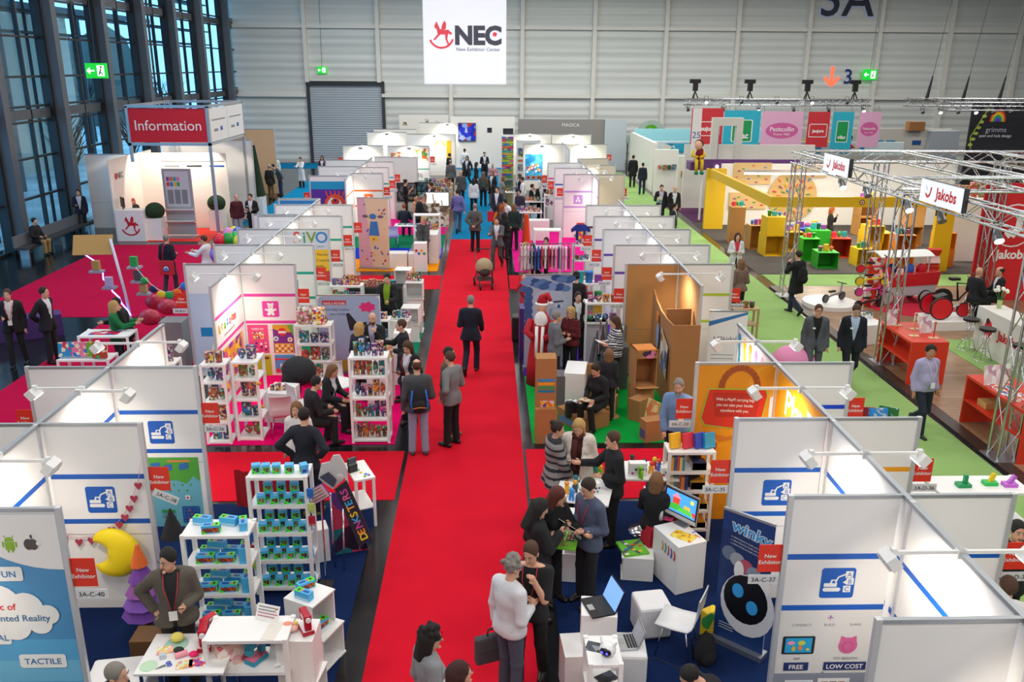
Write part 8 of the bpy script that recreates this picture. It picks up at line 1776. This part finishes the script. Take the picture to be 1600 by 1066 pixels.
for k,(x,y,s_,h,c,z)in enumerate(((9.6,33.0,.55,1.4,WD,0),(10.0,31.8,.55,.9,WD,0),(10.3,30.7,.75,.75,YE,0),(10.3,30.7,.7,.65,YE,.76),(11.2,31.4,.7,.75,YE,0),(11.3,29.8,.6,.8,mat('#3ac02a',.5),0),(11.9,30.6,.7,.95,mat('#2aa82a',.5),0),(11.5,28.7,.7,.55,mat('#2aa82a',.5),0),(12.6,30.4,.7,.7,mat('#b8381a',.5),0),(13.6,30.0,.6,.6,YE,0),(13.6,30.0,.6,.6,YE,.61),(12.9,29.0,.6,.6,YE,0),(12.2,32.5,1.0,.7,mat('#1a3a9a',.5),0),(14.2,31.0,.9,.8,YE,0),(14.2,28.9,.65,1.1,mat('#d87a1a',.5),0),(15.6,28.9,.62,.58,mat('#d87a1a',.5),0),(15.6,28.9,.6,.58,mat('#d87a1a',.5),.59),(16.2,32.5,.7,.75,WD,0),(16.2,32.5,.7,.75,WD,.76),(15.3,34.6,.7,.75,WD,0),(15.3,34.6,.7,.75,WD,.76))):
 cube('%s display box of the yellow stand, %s counted from the column'%({id(WD):'wood',id(YE):'yellow'}.get(id(c),'coloured'),ORD[k%16]if k<16 else 'late '+ORD[k-16]),x,y,z,s_,R((k*17)%9-4),'-y' if k%3 else '+y',c,h=h)
 if k not in(2,9,15,17,19):goods(x-s_*.4,x+s_*.4,y,z+h,3,'yellow stand box '+(ORD[k]if k<16 else 'late '+ORD[k-16]),80+k,.2,busy=False,noun='wooden toy'.replace(' ','_'))
t=thing('wheel_board','big round board of colourful wooden parts on the white back wall','board',(13.0,36.7,1.25)); MB().cyl((0,.05,0),(0,0,0),1.05,mat('#d8b070',.6),seg=30).build('disc',t)
for k in range(40):a=k*2.4; r_=.3+.7*k/40; MB().box((r_*math.cos(a),-.03,r_*math.sin(a)),(.16,.04,.05),mat(PAL[k%6],.5),ry=-a).build('part',t)
for k,(x,z,w,h)in enumerate(((11.2,1.75,1.6,.9),(11.1,.7,1.6,.7),(13.6,2.05,1.5,.5))):
 mb=MB(); mb.bx(-w/2,w/2,-.02,.02,0,h,mat('#e0bc80',.6)); s=Sheet(mb,(-w/2,-.022,0),(1,0,0),(0,0,1),.008)
 for j in range(14):s.rect(w*((j*.37)%.9),h*((j*.23)%.85),w*((j*.37)%.9)+.12,h*((j*.23)%.85)+.05,mat(PAL[j%6],.5))
 tag(mb.build('peg_board',None,0,(x,36.75,z)),'pale wood peg board with coloured parts on the white back wall, %s one'%ORD[k],'board')
for k,(y,x0,x1)in enumerate(((35.5,10.5,14.5),(31,15,17))):t=thing('tube_light','glowing tube light inside the yellow stand, %s one'%ORD[k],'lamp',(x0,y,2.35)); MB().cyl((0,0,0),(x1-x0,0,0),.04,mat('#fffaf0',.5,0,10)).build('tube',t); MB().bx(0,x1-x0,-.05,.05,.03,.15,ALU).build('rail',t)
for k,(x,y)in enumerate(((10.5,33),(13,33),(15.5,33.5),(12,29.5),(15,30))):
 d=bpy.data.lights.new('stand_light','AREA'); d.energy=90; d.size=.8; d.color=(1,.9,.72); o=bpy.data.objects.new('stand_light',d); o.location=(x,y,2.9); COL.objects.link(o)
t=thing('purple_counter','purple roof edge with lights behind the yellow stand','fascia',(9.0,38.0,0)); MB().bx(0,6.5,0,.15,2.2,2.65,mat('#5c2a70',.5)).build('front',t); MB().bx(-.3,.0,-.6,.2,2.25,2.6,mat('#5c2a70',.5)).build('prow',t); MB().bx(.3,6.5,3.4,3.5,0,3.0,P2).build('back_wall',t)
for x in(.4,6.3):MB().cyl((x,.07,0),(x,.07,2.2),.05,RACKM).build('post',t)
for k in range(8):MB().ell((1.0+.7*k,-.03,2.35),.07,mat('#fff6e6',.4,0,8),8,6).build('bulb',t)
t=thing('seated_doll','big doll in yellow and maroon clothes sitting on the purple edge','doll',(9.0,37.5,2.6)); ye=cloth('#d8b01a'); mo=cloth('#7a1420'); MB().ell((.1,0,.3),(.2,.16,.3),mo,12,8).build('torso',t); MB().ell((0,-.05,.7),(.17,.17,.2),mat('#e0a890',.6),12,8).build('head',t); MB().ell((.05,.03,.76),(.2,.19,.19),cloth('#5a2f1a'),12,8).build('hair',t)
for sx in(-1,1):MB().tube([(sx*.09,-.1,.08),(sx*.12,-.38,.1),(sx*.12,-.4,-.35)],.075,ye,7).build('leg',t); MB().ell((sx*.12,-.47,-.42),(.09,.17,.08),cloth('#0f7a5a'),9,6).build('shoe',t); MB().tube([(sx*.2,0,.48),(sx*.26,-.15,.28),(sx*.05,-.28,.22)],.065,ye,7).build('arm',t)
t=thing('gate_frame','tall pale gate frame standing beside the seated doll','gate',(10.2,40.0,0)); g=mat('#dcd8ce',.5); MB().bx(0,.3,0,.3,0,3.95,g).bx(1.1,1.4,0,.3,0,3.95,g).bx(0,1.4,-.002,.302,3.951,4.3,g).build('frame',t); MB().bx(.301,.34,.05,.25,0,3.94,mat('#5c2a70',.5)).build('lining',t); MB().bx(-.9,-.5,.1,.16,2.6,4.7,PW).build('side_banner',t); mb=MB(); Sheet(mb,(-.9,.098,0),(1,0,0),(0,0,1)).text('25',.2,3.4,.4,mat('#4a3a9a',.5)); mb.build('number',t)
for x,y,l in((9.3,42.2,'wall of product boards behind the men in dark suits'),(8.8,45.5,'white cabinet wall at the green aisle')):block('product_display','white '+l,'wall panel',x+.5,y,1.2,.3,2.4,P2,R(-6)); goods(x,x+1,y-.25,1.4,4,l,int(y),.3)
t=thing('aqua_stand','aqua and white exhibition stand with fish posters at the far right','stand',(8.9,50,0)); MB().bx(0,.2,-3,5,0,2.6,P2).build('side_wall',t); MB().bx(.2,14,4.8,5,0,2.8,mat('#9fe0ea',.5)).build('back_wall',t); MB().bx(.2,14,-2,-1.8,1.9,2.6,mat('#dff4f6',.5)).build('fascia',t)
for k in range(5):MB().bx(.8+2.4*k,2.2+2.4*k,-2.04,-2,2.0,2.5,prt(('#2ac0e0','#2ac0e0','#d8304a','#f0f0e0','#1a9ac8'),2,seed=k)).build('poster',t)
def logo(t,w,h,kind):
 mb=MB(); mb.bx(0,w,0,.02,0,h,mat({'jr':'#d0303a','v':'#2ab4cc','p':'#eab2d0'}[kind[0]if kind[0]!='j' else 'jr'],.6)); s=Sheet(mb,(0,-.003,0),(1,0,0),(0,0,1),.004); tx={'j':'Jeujura','v':'vilac','p':'Petitcollin'}[kind[0]]
 if kind[0]=='j':s.rrect(w*.08,h*.28,w*.92,h*.66,.08,PW); s.rrect(w*.11,h*.3,w*.89,h*.64,.06,mat('#d0303a',.6)); s.text(tx,w/2,h*.42,w*.19,PW,2,bold=.03)
 elif kind[0]=='v':s.rrect(w*.22,h*.18,w*.8,h*.76,.08,PW); s.rrect(w*.25,h*.2,w*.77,h*.74,.06,mat('#109a50',.6)); s.text(tx,w*.5,h*.28,w*.22,PW,2,bold=.04)
 else:s.disc(w/2,h*.52,w*.4,mat('#d860a0',.6),1,h*.2); s.text(tx,w/2,h*.5,w*.15,PW,2,bold=.01); s.text('France 1860',w/2,h*.4,w*.08,PW,2)
 mb.build('fabric',t)
for k,(x,w,z0,z1,kd,l)in enumerate(((10.6,1.65,2.5,4.45,'j','wide red banner at the end'),(12.3,1.9,2.4,4.35,'v','turquoise banner behind the gate frame'),(14.3,2.15,2.3,4.3,'p','large pink banner with an oval emblem'),(16.7,1.15,2.5,4.3,'j','narrow red banner in the middle'),(18.0,1.1,2.4,4.3,'v','narrow turquoise banner'),(19.4,1.15,2.5,4.3,'p','narrow pink banner at the right end'))):logo(thing('hanging_banner',l+' of the hung row','banner',(x,46,z0)),w,z1-z0,kd); [MB().cyl((cx,.01,z1-z0),(cx,.3,4.62-z0),.01,DGREY,seg=4).build('cord',bpy.data.objects['hanging_banner'+('.%03d'%k if k else '')])for cx in(.1,w-.1)]
truss('truss_beam','hung truss with coloured stage lights above the banner row',((10.2,46.3,4.75),(20,46.3,4.75)),.3,r=.03)
for k in range(11):can('stage light on the hung banner truss, %s along'%ORD[k],10.4+.92*k,46.15,5.05 if k%2 else 4.65,k%3==1)
for k,x in enumerate((10.75,13.6,16.6,19.1)):
 t=thing('camera_tripod','dark camera dummy on a small tripod above the banner truss, %s along'%ORD[k],'camera',(x,46.3,4.9))
 for a in(0,2.1,4.2):MB().cyl((.18*math.cos(a),.18*math.sin(a),0),(0,0,.4),.03,BLACK,seg=6).build('leg',t)
 MB().bx(-.12,.12,-.1,.1,.4,.85,BLACK).build('body',t); MB().bx(-.3,.25,-.08,.08,.78,.98,BLACK).build('camera',t)
for k,y in enumerate((42.0,40.0)):truss('truss_beam','long hung lighting truss at the far right, %s one'%('rear','front')[k],((19.8+k,y,4.95-.1*k),(31,y,4.95-.1*k)),.34,r=.03)
for k in range(10):can('silver spotlight below the far right lighting truss, %s along'%ORD[k],20.6+.85*k,41.83,4.8,k in(1,3,6,8))
for k in range(4):MB_o=tag(MB().cyl((0,0,0),(.15,0,1.1),.09,BLACK,.03,7).cyl((.15,0,1.1),(.9,0,8),.012,DGREY).build('chain_hoist',None,0,(20.8+1.75*k,42,5.05)),'black chain hoist holding the far right lighting truss, %s along'%ORD[k],'hoist')
t=thing('rainbow_wall','black stand wall with a rainbow and leafy branch','stand wall',(24.2,44,0)); mb=MB(); mb.bx(0,6,0,.1,0,4.9,mat('#24252b',.6)); s=Sheet(mb,(0,-.01,0),(1,0,0),(0,0,1),.006)
for k,c in enumerate(('#d8302a','#f08a2a','#f4d02a','#3ab04a','#2a8ad8','#7a3ab0')):s.disc(1.35,3.95,.42-.06*k,mat(c,.5),a0=0,a1=PI,ry=.62-.09*k)
s.text('grimms',1.35,3.45,.36,mat('#c8c4e0',.5)); s.text('spiel und holz design',1.35,3.2,.2,PW); s.line([(.9,4.8),(.5,4.0),(.1,3.2),(.2,2.6)],.06,mat('#9ab03a',.5))
for k in range(7):s.disc(.75-.1*k,4.5-.28*k,.12,mat('#b8c85a',.5),ry=.08)
mb.build('panel',t); t=thing('photo_stand','white stand with a portrait photo and blue labels at the far right','stand',(17.5,50,0)); MB().bx(0,9,0,.2,0,3.2,mat('#d8d4ca',.5)).build('wall',t); MB().bx(7.6,9.3,-.4,0,0,3.1,mat('#b8c0c8',.5)).build('cabinet',t); mb=MB(); mb.ell((2.9,-.06,2.35),(.38,.03,.45),mat('#c89878',.6)).ell((2.9,-.08,2.7),(.4,.03,.25),INK); mb.build('portrait',t)
for k,x in enumerate((.4,1.6,4.6,5.3,6.8)):MB().bx(x,x+.5,-.03,0,2.3,2.55,mat(('#f0c81a','#f0c81a','#2a9ac8','#2a9ac8','#2a5a9a')[k],.5)).build('label_plate',t)
block('carton','brown cardboard carton on top of the grey cabinet','carton',24.3,49.9,.9,.5,.5,KR,0,3.1)
for k in range(3):block('stand_unit','grey and white stand unit crowded with lamps and toys under the trusses, %s along'%ORD[k],'stand',17.5+3.4*k,30+2*k,2.6,1.0,2.2,(P2,mat('#c8b8a8',.5),mat('#d87a6a',.5))[k]); goods(16.4+3.4*k,18.6+3.4*k,29.9+2*k,2.2,6,'stand unit '+ORD[k],90+k,.5)
# ---------------------------------------------------------------- information booth and the left side
CR=mat('#c8182e',.6)
t=thing('information_booth','white information booth with a high red lettered fascia and open roof frame','booth',(-14.2,33.0,0))
MB().bx(.05,.1,.1,4.4,0,3.05,P2).build('side_wall',t); MB().bx(.1,3.6,3.0,3.06,0,3.05,P2).build('back_wall',t); mb=MB()
for x in(1.05,3.95):
 for y in(0,4.6):mb.bx(x-.05,x+.05,y-.05,y+.05,0 if y or x>2 else 3.0,5.0,ALU)
for z in(3.65,5.0):mb.bx(1.0,4.0,-.05,.05,z-.05,z+.05,ALU).bx(1.0,4.0,4.55,4.65,z-.05,z+.05,ALU).bx(1.0,1.1,0,4.6,z-.05,z+.05,ALU).bx(3.9,4.0,0,4.6,z-.05,z+.05,ALU)
mb.build('frame',t); mb=MB(); mb.bx(1.1,3.9,-.03,0,3.72,4.93,CR); Sheet(mb,(2.5,-.035,4.15),(1,0,0),(0,0,1)).text('Information',0,0,.52,PW); mb.build('fascia',t)
for k in range(2):mb=MB(); mb.bx(3.96,4.0,.1+2.25*k,2.3+2.25*k,3.72,4.93,PW); s=Sheet(mb,(4.0,.1+2.25*k,3.72),(0,1,0),(0,0,1)); s.rect(.2,.75,1.9,.8,GY_:=mat('#8a8d92',.5)); s.rect(.4,.35,.9,.45,GY_); s.rect(1.2,.35,1.5,.5,BLUE); mb.build('side_fascia',t)
mb=MB(); s=Sheet(mb,(.6,2.99,2.2),(1,0,0),(0,0,1)); s.rect(.4,.5,2.9,.54,GY_)
for k in range(3):s.rect(.5+.9*k,.3,1.1+.9*k,.36,(GY_,INK,BLUE)[k])
s=Sheet(mb,(.11,2.0,2.3),(0,1,0),(0,0,1)); s.text('NEC',-1.0,0,.3,mat('#5a5d62',.5),bold=.02); s.disc(-1.4,.1,.12,CR); mb.build('graphic',t)
for x,y in((1.2,1.8),(2.6,2.2)):
 d=bpy.data.lights.new('booth_spot','SPOT'); d.energy=170; d.spot_size=R(110); d.color=(1,.88,.72); d.shadow_soft_size=.1; o=bpy.data.objects.new('booth_spot',d); o.parent=t; o.location=(x,y,3.5); o.rotation_euler=Vector((-.2,.55,-.8)).to_track_quat('-Z','Y').to_euler(); COL.objects.link(o)
def horse(s,x,y,k,m):
 q=lambda p:s.poly([(x+a*k,y+b*k)for a,b in p],m)
 s.line([(x+k*.52*math.cos(R(a)),y+k*.35+k*.5*math.sin(R(a)))for a in range(200,345,12)],k*.09,m)
 q([(-.3,.75),(-.2,.95),(-.14,.82),(-.05,.62),(.2,.58),(.32,.62),(.3,.4),(-.15,.4),(-.2,.62),(-.27,.66)]); q([(-.15,.42),(-.02,.42),(-.28,.16),(-.36,.18)]); q([(.16,.42),(.3,.45),(.26,.2),(.36,-.02),(.28,-.04),(.18,.2)]); q([(.0,.6),(.2,.6),(.22,.86),(.14,.98),(.04,.8)]); q([(.3,.6),(.48,.45),(.42,.38),(.3,.45)])
def d_h(mb,w,d,h):horse(Sheet(mb,(0,-d/2,.35),(1,0,0),(0,0,1)),0,0,.65,CR)
block('reception_counter','white reception counter with a red rocking horse emblem','counter',-13.55,33.3,1.05,.55,1.2,RACKM,deco=d_h)
t=thing('flat_monitor','dark flat monitor on the reception counter','monitor',(-13.85,33.3,1.2),-.9); MB().bx(-.2,.2,-.02,.02,.08,.45,BLACK).bx(-.03,.03,-.02,.02,0,.1,BLACK).build('body',t)
tag(MB().bx(-14.1,-10.7,33.02,35.9,0,.012,mat('#d8301e',.9)).build('booth_carpet'),'bright orange red carpet of the information booth','carpet')
t=thing('leaflet_stand','tall grey notice board with leaflet shelves before the information booth','notice board',(-11.95,33.9,0)); MB().bx(-.55,.55,.05,.12,.1,2.65,mat('#a8a8ae',.5)).build('board',t)
for k in range(2):MB().box((0,-.08,.62+.45*k),(1.15,.26,.03),RACKM,rx=-.4).build('shelf',t)
mb=MB(); s=Sheet(mb,(-.5,.048,0),(1,0,0),(0,0,1)); s.rect(.05,1.2,.95,2.55,mat('#d0d0d6',.5))
for k in range(8):s.rect(.1+.13*(k%4),1.98+.2*(k//4),.21+.13*(k%4),2.14+.2*(k//4),mat(PAL[k],.5))
for k in range(3):s.rect(.1+.27*k,1.3,.32+.27*k,1.85,GY_)
mb.build('notice',t); MB().bx(-.6,.6,-.3,.3,0,.06,ALU).build('foot',t)
for k,(x,y)in enumerate(((-12.75,33.5),(-11.0,35.5))):
 t=thing('box_planter','clipped round shrub in a square white planter, %s the notice board'%('between the counter and','beyond'),'plant',(x,y,0))if False else thing('box_planter','clipped round shrub in a white planter '+('beside the reception counter','beyond the notice board')[k],'plant',(x,y,0))
 MB().bx(-.28,.28,-.28,.28,0,.85,RACKM).build('planter',t); MB().ell((0,0,1.1),(.36,.36,.33),mat('#1e3a1c',.9,bump=1,bscale=30,vary=.3),18,12).build('foliage',t)
t=thing('conifer','tall dark green conifer in a pale planter behind the information booth','plant',(-10.3,39.0,0)); MB().bx(-.35,.35,-.35,.35,0,.9,RACKM).build('planter',t); MB().cyl((0,0,.9),(0,0,3.1),.42,mat('#16301a',.9,bump=1,bscale=25,vary=.3),.12,14).build('foliage',t)
wing(38.2,-10.1,-14.0,'pale end wall behind the information booth',h=3.4); wing(36.0,-14.2,-16.3,'pale bluish wall between the window and the information booth',h=3.0); wing(46.2,-11.0,-15.5,'lit timber coloured stand wall beyond the conifer',h=3.3,pm=mat('#d8b088',.5))
for k in range(2):chair('dark chair behind the information booth, %s one'%ORD[k],-10.6+.5*k,36.6+.5*k,2.5,BLACK,key='k')
t=thing('window_bench','long low bench below the glass facade','bench',(-16.25,29.7,0)); MB().bx(0,.4,0,5.4,.34,.42,DGREY).build('seat',t); MB().bx(.0,.05,0,5.4,.42,.8,mat('#6a7076',.5)).build('backrest',t)
for y in(.3,2.7,5.1):MB().bx(.05,.35,y-.04,y+.04,0,.34,ALU).build('leg',t)
block('white_counter','white counter with stacked drawers by the far wall','counter',-12.1,44.8,.9,.9,1.1,RACKM); upright('white portrait board on a stand by the far wall',-13.4,53.0,0,1.2,2.3,prt(('#e6e6e8','#e6e6e8','#8a8078','#d8d4d0'),1.6),0,'board','portrait_board',.04,2); t=thing('trolley','loaded transport trolley pushed by the woman in the white tunic','trolley',(-12.4,47.5,0)); MB().bx(-.35,.35,-.5,.5,.25,.9,mat('#b8bcc0',.6)).build('load',t); MB().bx(-.4,.4,-.5,.5,.9,1.1,mat('#8a6a4a',.7)).build('crate',t); MB().bx(-.4,.4,-.55,.55,.1,.25,DGREY).build('base',t)
# lit pole, strings, balloons, game table
q=at(213,535); t=thing('lit_pole','violet lit pole with toy houses and a cardboard roof sign','display pole',(q.x,q.y,0)); VI=mat('#8a7aff',.5,0,6)
MB().tube([(0,0,0),(-.15,.1,1.2),(-.42,.3,2.5)],.035,mat('#c8c4d8',.4),7).build('pole',t); MB().tube([(-.02-.1*k+.06*math.sin(k*3),.04*k-.06,.7+.14*k)for k in range(12)],.018,VI,5).build('light_rope',t); MB().box((-.85,.3,2.35),(.9,.03,.5),mat('#b08a50',.8),rx=-.5,rz=.1).build('roof',t)
for k,(x,z)in enumerate(((-.75,1.75),(.15,1.85),(.2,1.5),(-.5,1.35),(.3,1.2))):MB().box((x,.1,z),(.3,.22,.05),mat('#9a98a8',.5)).box((x,.1,z+.15),(.16,.12,.22),mat(('#b08a50','#2a9a4a','#4a4a52','#b8a8d0','#b08a60')[k],.6)).build('toy_house',t)
t=thing('shape_garland','string with coloured paper shapes across the crimson carpet','garland',(0,0,0)); A,B=at(212,418,1.9),at(300,428,2.2); MB().tube([A.lerp(B,k/8)-Vector((0,0,.5*math.sin(PI*k/8)))for k in range(9)],.006,PW,4).build('cord',t)
for k in range(6):p=A.lerp(B,(k+1)/7)-Vector((0,0,.08+.5*math.sin(PI*(k+1)/7))); MB().ell(p,(.1,.03,.09),mat(('#2aa04a','#1a2a5a','#f0d02a','#2aa04a','#f07a1a','#2a7ad8')[k],.6),8,6).build('shape',t)
for k,(px,py,c)in enumerate(((343,375,'#d8203a'),(357,374,'#1a9a3a'),(369,372,'#1fb04a'),(366,364,'#e8d02a'),(357,366,'#d88ac0'),(374,377,'#d8d82a'),(338,398,'#8a6ad8'),(372,365,'#3a6ad8'))):p=at(px,py,1.7); t=thing('balloon','%s balloon of the bunch behind the pale partitions'%('red','dark green','bright green','yellow','pink','lemon','violet','blue')[k],'balloon',p,0,'balloons'); MB().ell((0,0,0),(.17,.17,.2),mat(c,.2),12,9).build('skin',t); MB().cyl((0,0,-.2),(0,0,-1.6),.004,PW,seg=4).build('string',t)
rack('game_table','white two level table with boxed games on the crimson carpet',-8.72,16.85,1.0,.45,(.75,),cat='table'); rack('game_table','raised white shelf with a red printed sheet behind the boxed games',-8.55,17.5,1.0,.5,(1.05,),cat='table')
for k,(x,c)in enumerate(((-8.6,'#2a8ac8'),(-8.33,'#e87a9a'),(-8.1,'#6ab03a'),(-7.9,'#b8401a'))):upright('%s boxed game standing on the white two level table'%('blue','pink','green','orange red')[k],x,17.0-.08*(k==3),.75,.3,.3,prt((c,c,'#f0e0c0',c,PAL[k]),14,seed=k),.1-.1*k,'board game','board_game_box',.07)
flat('printed_sheet','red printed sheet on the raised white shelf','sheet',-8.1,17.75,1.05,.6,.3,prt(('#c8203a','#c8203a','#f0f0f0','#2a4aa0'),8)); block('grey_case','grey display case with a blue box beside the pale partition','case',-6.95,18.6,.5,.5,1.1,mat('#8a8c90',.3)); stocked('white rack of boxed games against the pale partition of stand 3A-B-31',-6.4,14.7,.8,.36,(.5,.95,1.4),'the rack of stand 3A-B-31',25,n=3,s=.26,shapes=(0,))
for k,(px,py)in enumerate(((243,472),(234,496),(262,480))):p=at(px,py,.9); tag(MB().ell((0,0,0),(.26,.14,.2),mat('#b8304a',.25,0,0,1.0,14),9,6).build('clear_pack',None,0,p),'shiny red clear toy pack hung near the lit pole, %s one'%ORD[k],'toy pack')
block('purple_bench','purple draped bench with coloured toys behind the two men in suits','bench',-11.4,20.8,1.6,.5,.55,mat('#4a2a6a',.7),.5)
# ---------------------------------------------------------------- hall signs
t=thing('hanging_cube','big white glowing hanging cube with a red rocking horse and grey letters','hanging sign',(-.92,38.0,5.72)); mb=MB(); mb.bx(-1.72,1.72,0,3.4,0,3.52,mat('#e9eef6',.5,0,.5)); mb.build('body',t,.05); mb=MB(); s=Sheet(mb,(-1.72,-.004,0),(1,0,0),(0,0,1)); RH=mat('#e84a58',.5,0,.3); GN=mat('#545a66',.5); horse(s,.75,1.6,.95,RH); s.text('NEC',2.28,1.62,.98,GN,bold=.05); s.disc(2.96,2.0,.09,RH); s.text('New Exhibitor Center',2.28,1.34,.2,GN); mb.build('lettering',t)
for x in(-1.2,.2,1.2):MB().cyl((x,.2,3.5),(x,.2,7.28),.012,DGREY,seg=5).build('cable',t)
t=thing('hall_letters','dark blue hall number 3A high on the far wall','sign',(24.2,61.496,9.82)); mb=MB(); s=Sheet(mb,(0,0,0),(1,0,0),(0,0,1),.02)
s.text('3A',0,0,3.2,mat('#c8d4f0',.5),bold=.04); s.text('3A',0,0,3.2,mat('#0a1230',.5),3,bold=.01); mb.build('characters',t); t=thing('hall_number','dark blue number 3 on the far wall','sign',(24.75,61.496,5.45)); mb=MB(); s=Sheet(mb,(0,0,0),(1,0,0),(0,0,1),.02); s.text('3',0,0,1.35,mat('#d8e4ff',.5),bold=.04); s.text('3',0,0,1.35,mat('#142a6a',.5),3,bold=.01); mb.build('character',t)
t=thing('arrow_sign','glowing red orange arrow pointing down on the far wall','sign',(23.65,61.496,5.25)); mb=MB(); s=Sheet(mb,(0,0,0),(1,0,0),(0,0,1),.02); AR=mat('#ff5a3a',.5,0,1.6); s.line([(0,1.3),(0,.1)],.22,AR); s.line([(-.5,.6),(0,.05),(.5,.6)],.2,AR); mb.build('arrow',t)
def exit_sign(label,p,w,rz=0):
 t=thing('exit_sign',label,'sign',p,rz,'green exit signs'); h=w*.72; mb=MB(); mb.bx(-w/2,w/2,0,.12,0,h,mat('#10b830',.5,0,1.0)); s=Sheet(mb,(-w/2,-.004,0),(1,0,0),(0,0,1),.006); wh=mat('#f0fff0',.5,0,1.2); s.line([(w*.42,h/2),(w*.1,h/2)],h*.1,wh); s.line([(w*.22,h*.68),(w*.09,h/2),(w*.22,h*.32)],h*.09,wh); s.rect(w*.55,h*.15,w*.88,h*.85,wh)
 g=mat('#0a7a20',.5); s.disc(w*.74,h*.74,h*.07,g); s.line([(w*.72,h*.64),(w*.68,h*.42),(w*.62,h*.25)],h*.09,g); s.line([(w*.68,h*.42),(w*.78,h*.3),(w*.78,h*.2)],h*.07,g); mb.build('panel',t); MB().cyl((0,.06,h),(.1,.06,13-p[2]),.012,DGREY,seg=5).build('cable',t)
exit_sign('large green exit sign hanging before the glass facade',(-13.2,31.0,6.0),.68,R(8)); exit_sign('green exit sign above the roller door',(-11.1,61.3,5.9),.62); exit_sign('green double exit sign beside the number 3 on the far wall',(26.1,61.05,5.7),.95)
t=thing('stand_tower','white far stand wall with a lit screen and dark door plate','stand wall',(-1.9,58.3,0)); MB().bx(-.5,3.7,0,.1,0,3.3,P2).build('wall',t); MB().bx(0,1.15,-.1,0,1.75,2.9,BLACK).build('screen',t); MB().bx(.03,1.12,-.11,-.101,1.78,2.87,prt(('#2a3ad8','#1a2ab0','#8ab0f0','#2a3ad8','#d8302a','#c0d0f8'),3.5)).build('picture',t); MB().bx(1.9,2.2,-.03,0,2.3,2.6,INK).build('plate',t)
t=thing('grey_stand','grey panelled stand wall with lettering at the far end of the right row','stand wall',(4.6,57.5,0)); mb=MB(); mb.bx(-2.6,3.0,0,.1,0,3.2,mat('#8a8684',.6)).bx(3.0,4.4,-.2,.1,0,3.2,mat('#b8c0c8',.5)); Sheet(mb,(.8,-.005,2.75),(1,0,0),(0,0,1),.01).text('MAGICA',0,0,.3,PW); mb.build('panel',t); t=thing('leaf_arch','grey green arch with bird emblem at the green aisle end','arch',(10.9,58.6,0)); g=mat('#a9b8ae',.6)
mb=MB(); mb.slab([(-2.1,0,1.6),(2.6,0,1.6),(2.6,0,2.15)]+[(1.0*math.cos(R(a)),0,2.15+.95*math.sin(R(a)))for a in range(0,181,15)]+[(-2.1,0,2.15)],(0,-1,0),.15,g); s=Sheet(mb,(0,-.005,0),(1,0,0),(0,0,1),.01); s.text('tender leaf toys',0,1.75,.34,mat('#4a5a58',.5)); s.disc(-.05,2.55,.4,mat('#5aa81a',.5),ry=.28); s.disc(-.12,2.5,.12,g); s.disc(.42,2.35,.1,mat('#1a8a6a',.5),ry=.2); mb.build('fascia',t)
for k in range(9):MB().bx(-1.6+.2*k,-1.5+.2*k,.1,.2,0,1.6,mat('#b89a80' if k%2 else '#6a7a70',.5)).build('slat',t)
t=thing('toy_tower','tall narrow tower stacked with coloured toy packs by the far aisle','display tower',(1.2,52.5,0)); MB().bx(-.35,.35,-.3,.3,0,2.6,RACKM).build('core',t)
for k in range(18):MB().bx(-.34,.34,-.36,-.3,.1+.135*k,.2+.135*k,prt((PAL[k%8],PAL[(k+3)%8],'#b8d02a'),4,seed=k)).build('pack_row',t)
for k in range(2):block('dark_sign','small dark sign box on top of the toy pack tower, %s one'%ORD[k],'sign',1.08+.3*k,52.5,.3,.2,.35,INK,0,2.6)
rollup('poster_board','white photo poster board beside the toy pack tower',2.35,50.5,1.4,2.4,0,lambda s,w,h:[s.rect(.1,h-.9,w-.4,h-.4,prt(('#5a6a9a','#3a4a3a','#c8b82a'),5)),s.rect(.1,h-1.2,w-.1,h-1.05,mat('#c8805a',.5)),s.rect(.1,h-1.7,.75,h-1.3,prt(('#4a4a50','#9a9a9a'),6)),s.rect(.85,h-1.7,1.3,h-1.3,prt(('#4a4a50','#8a7a6a'),6))])
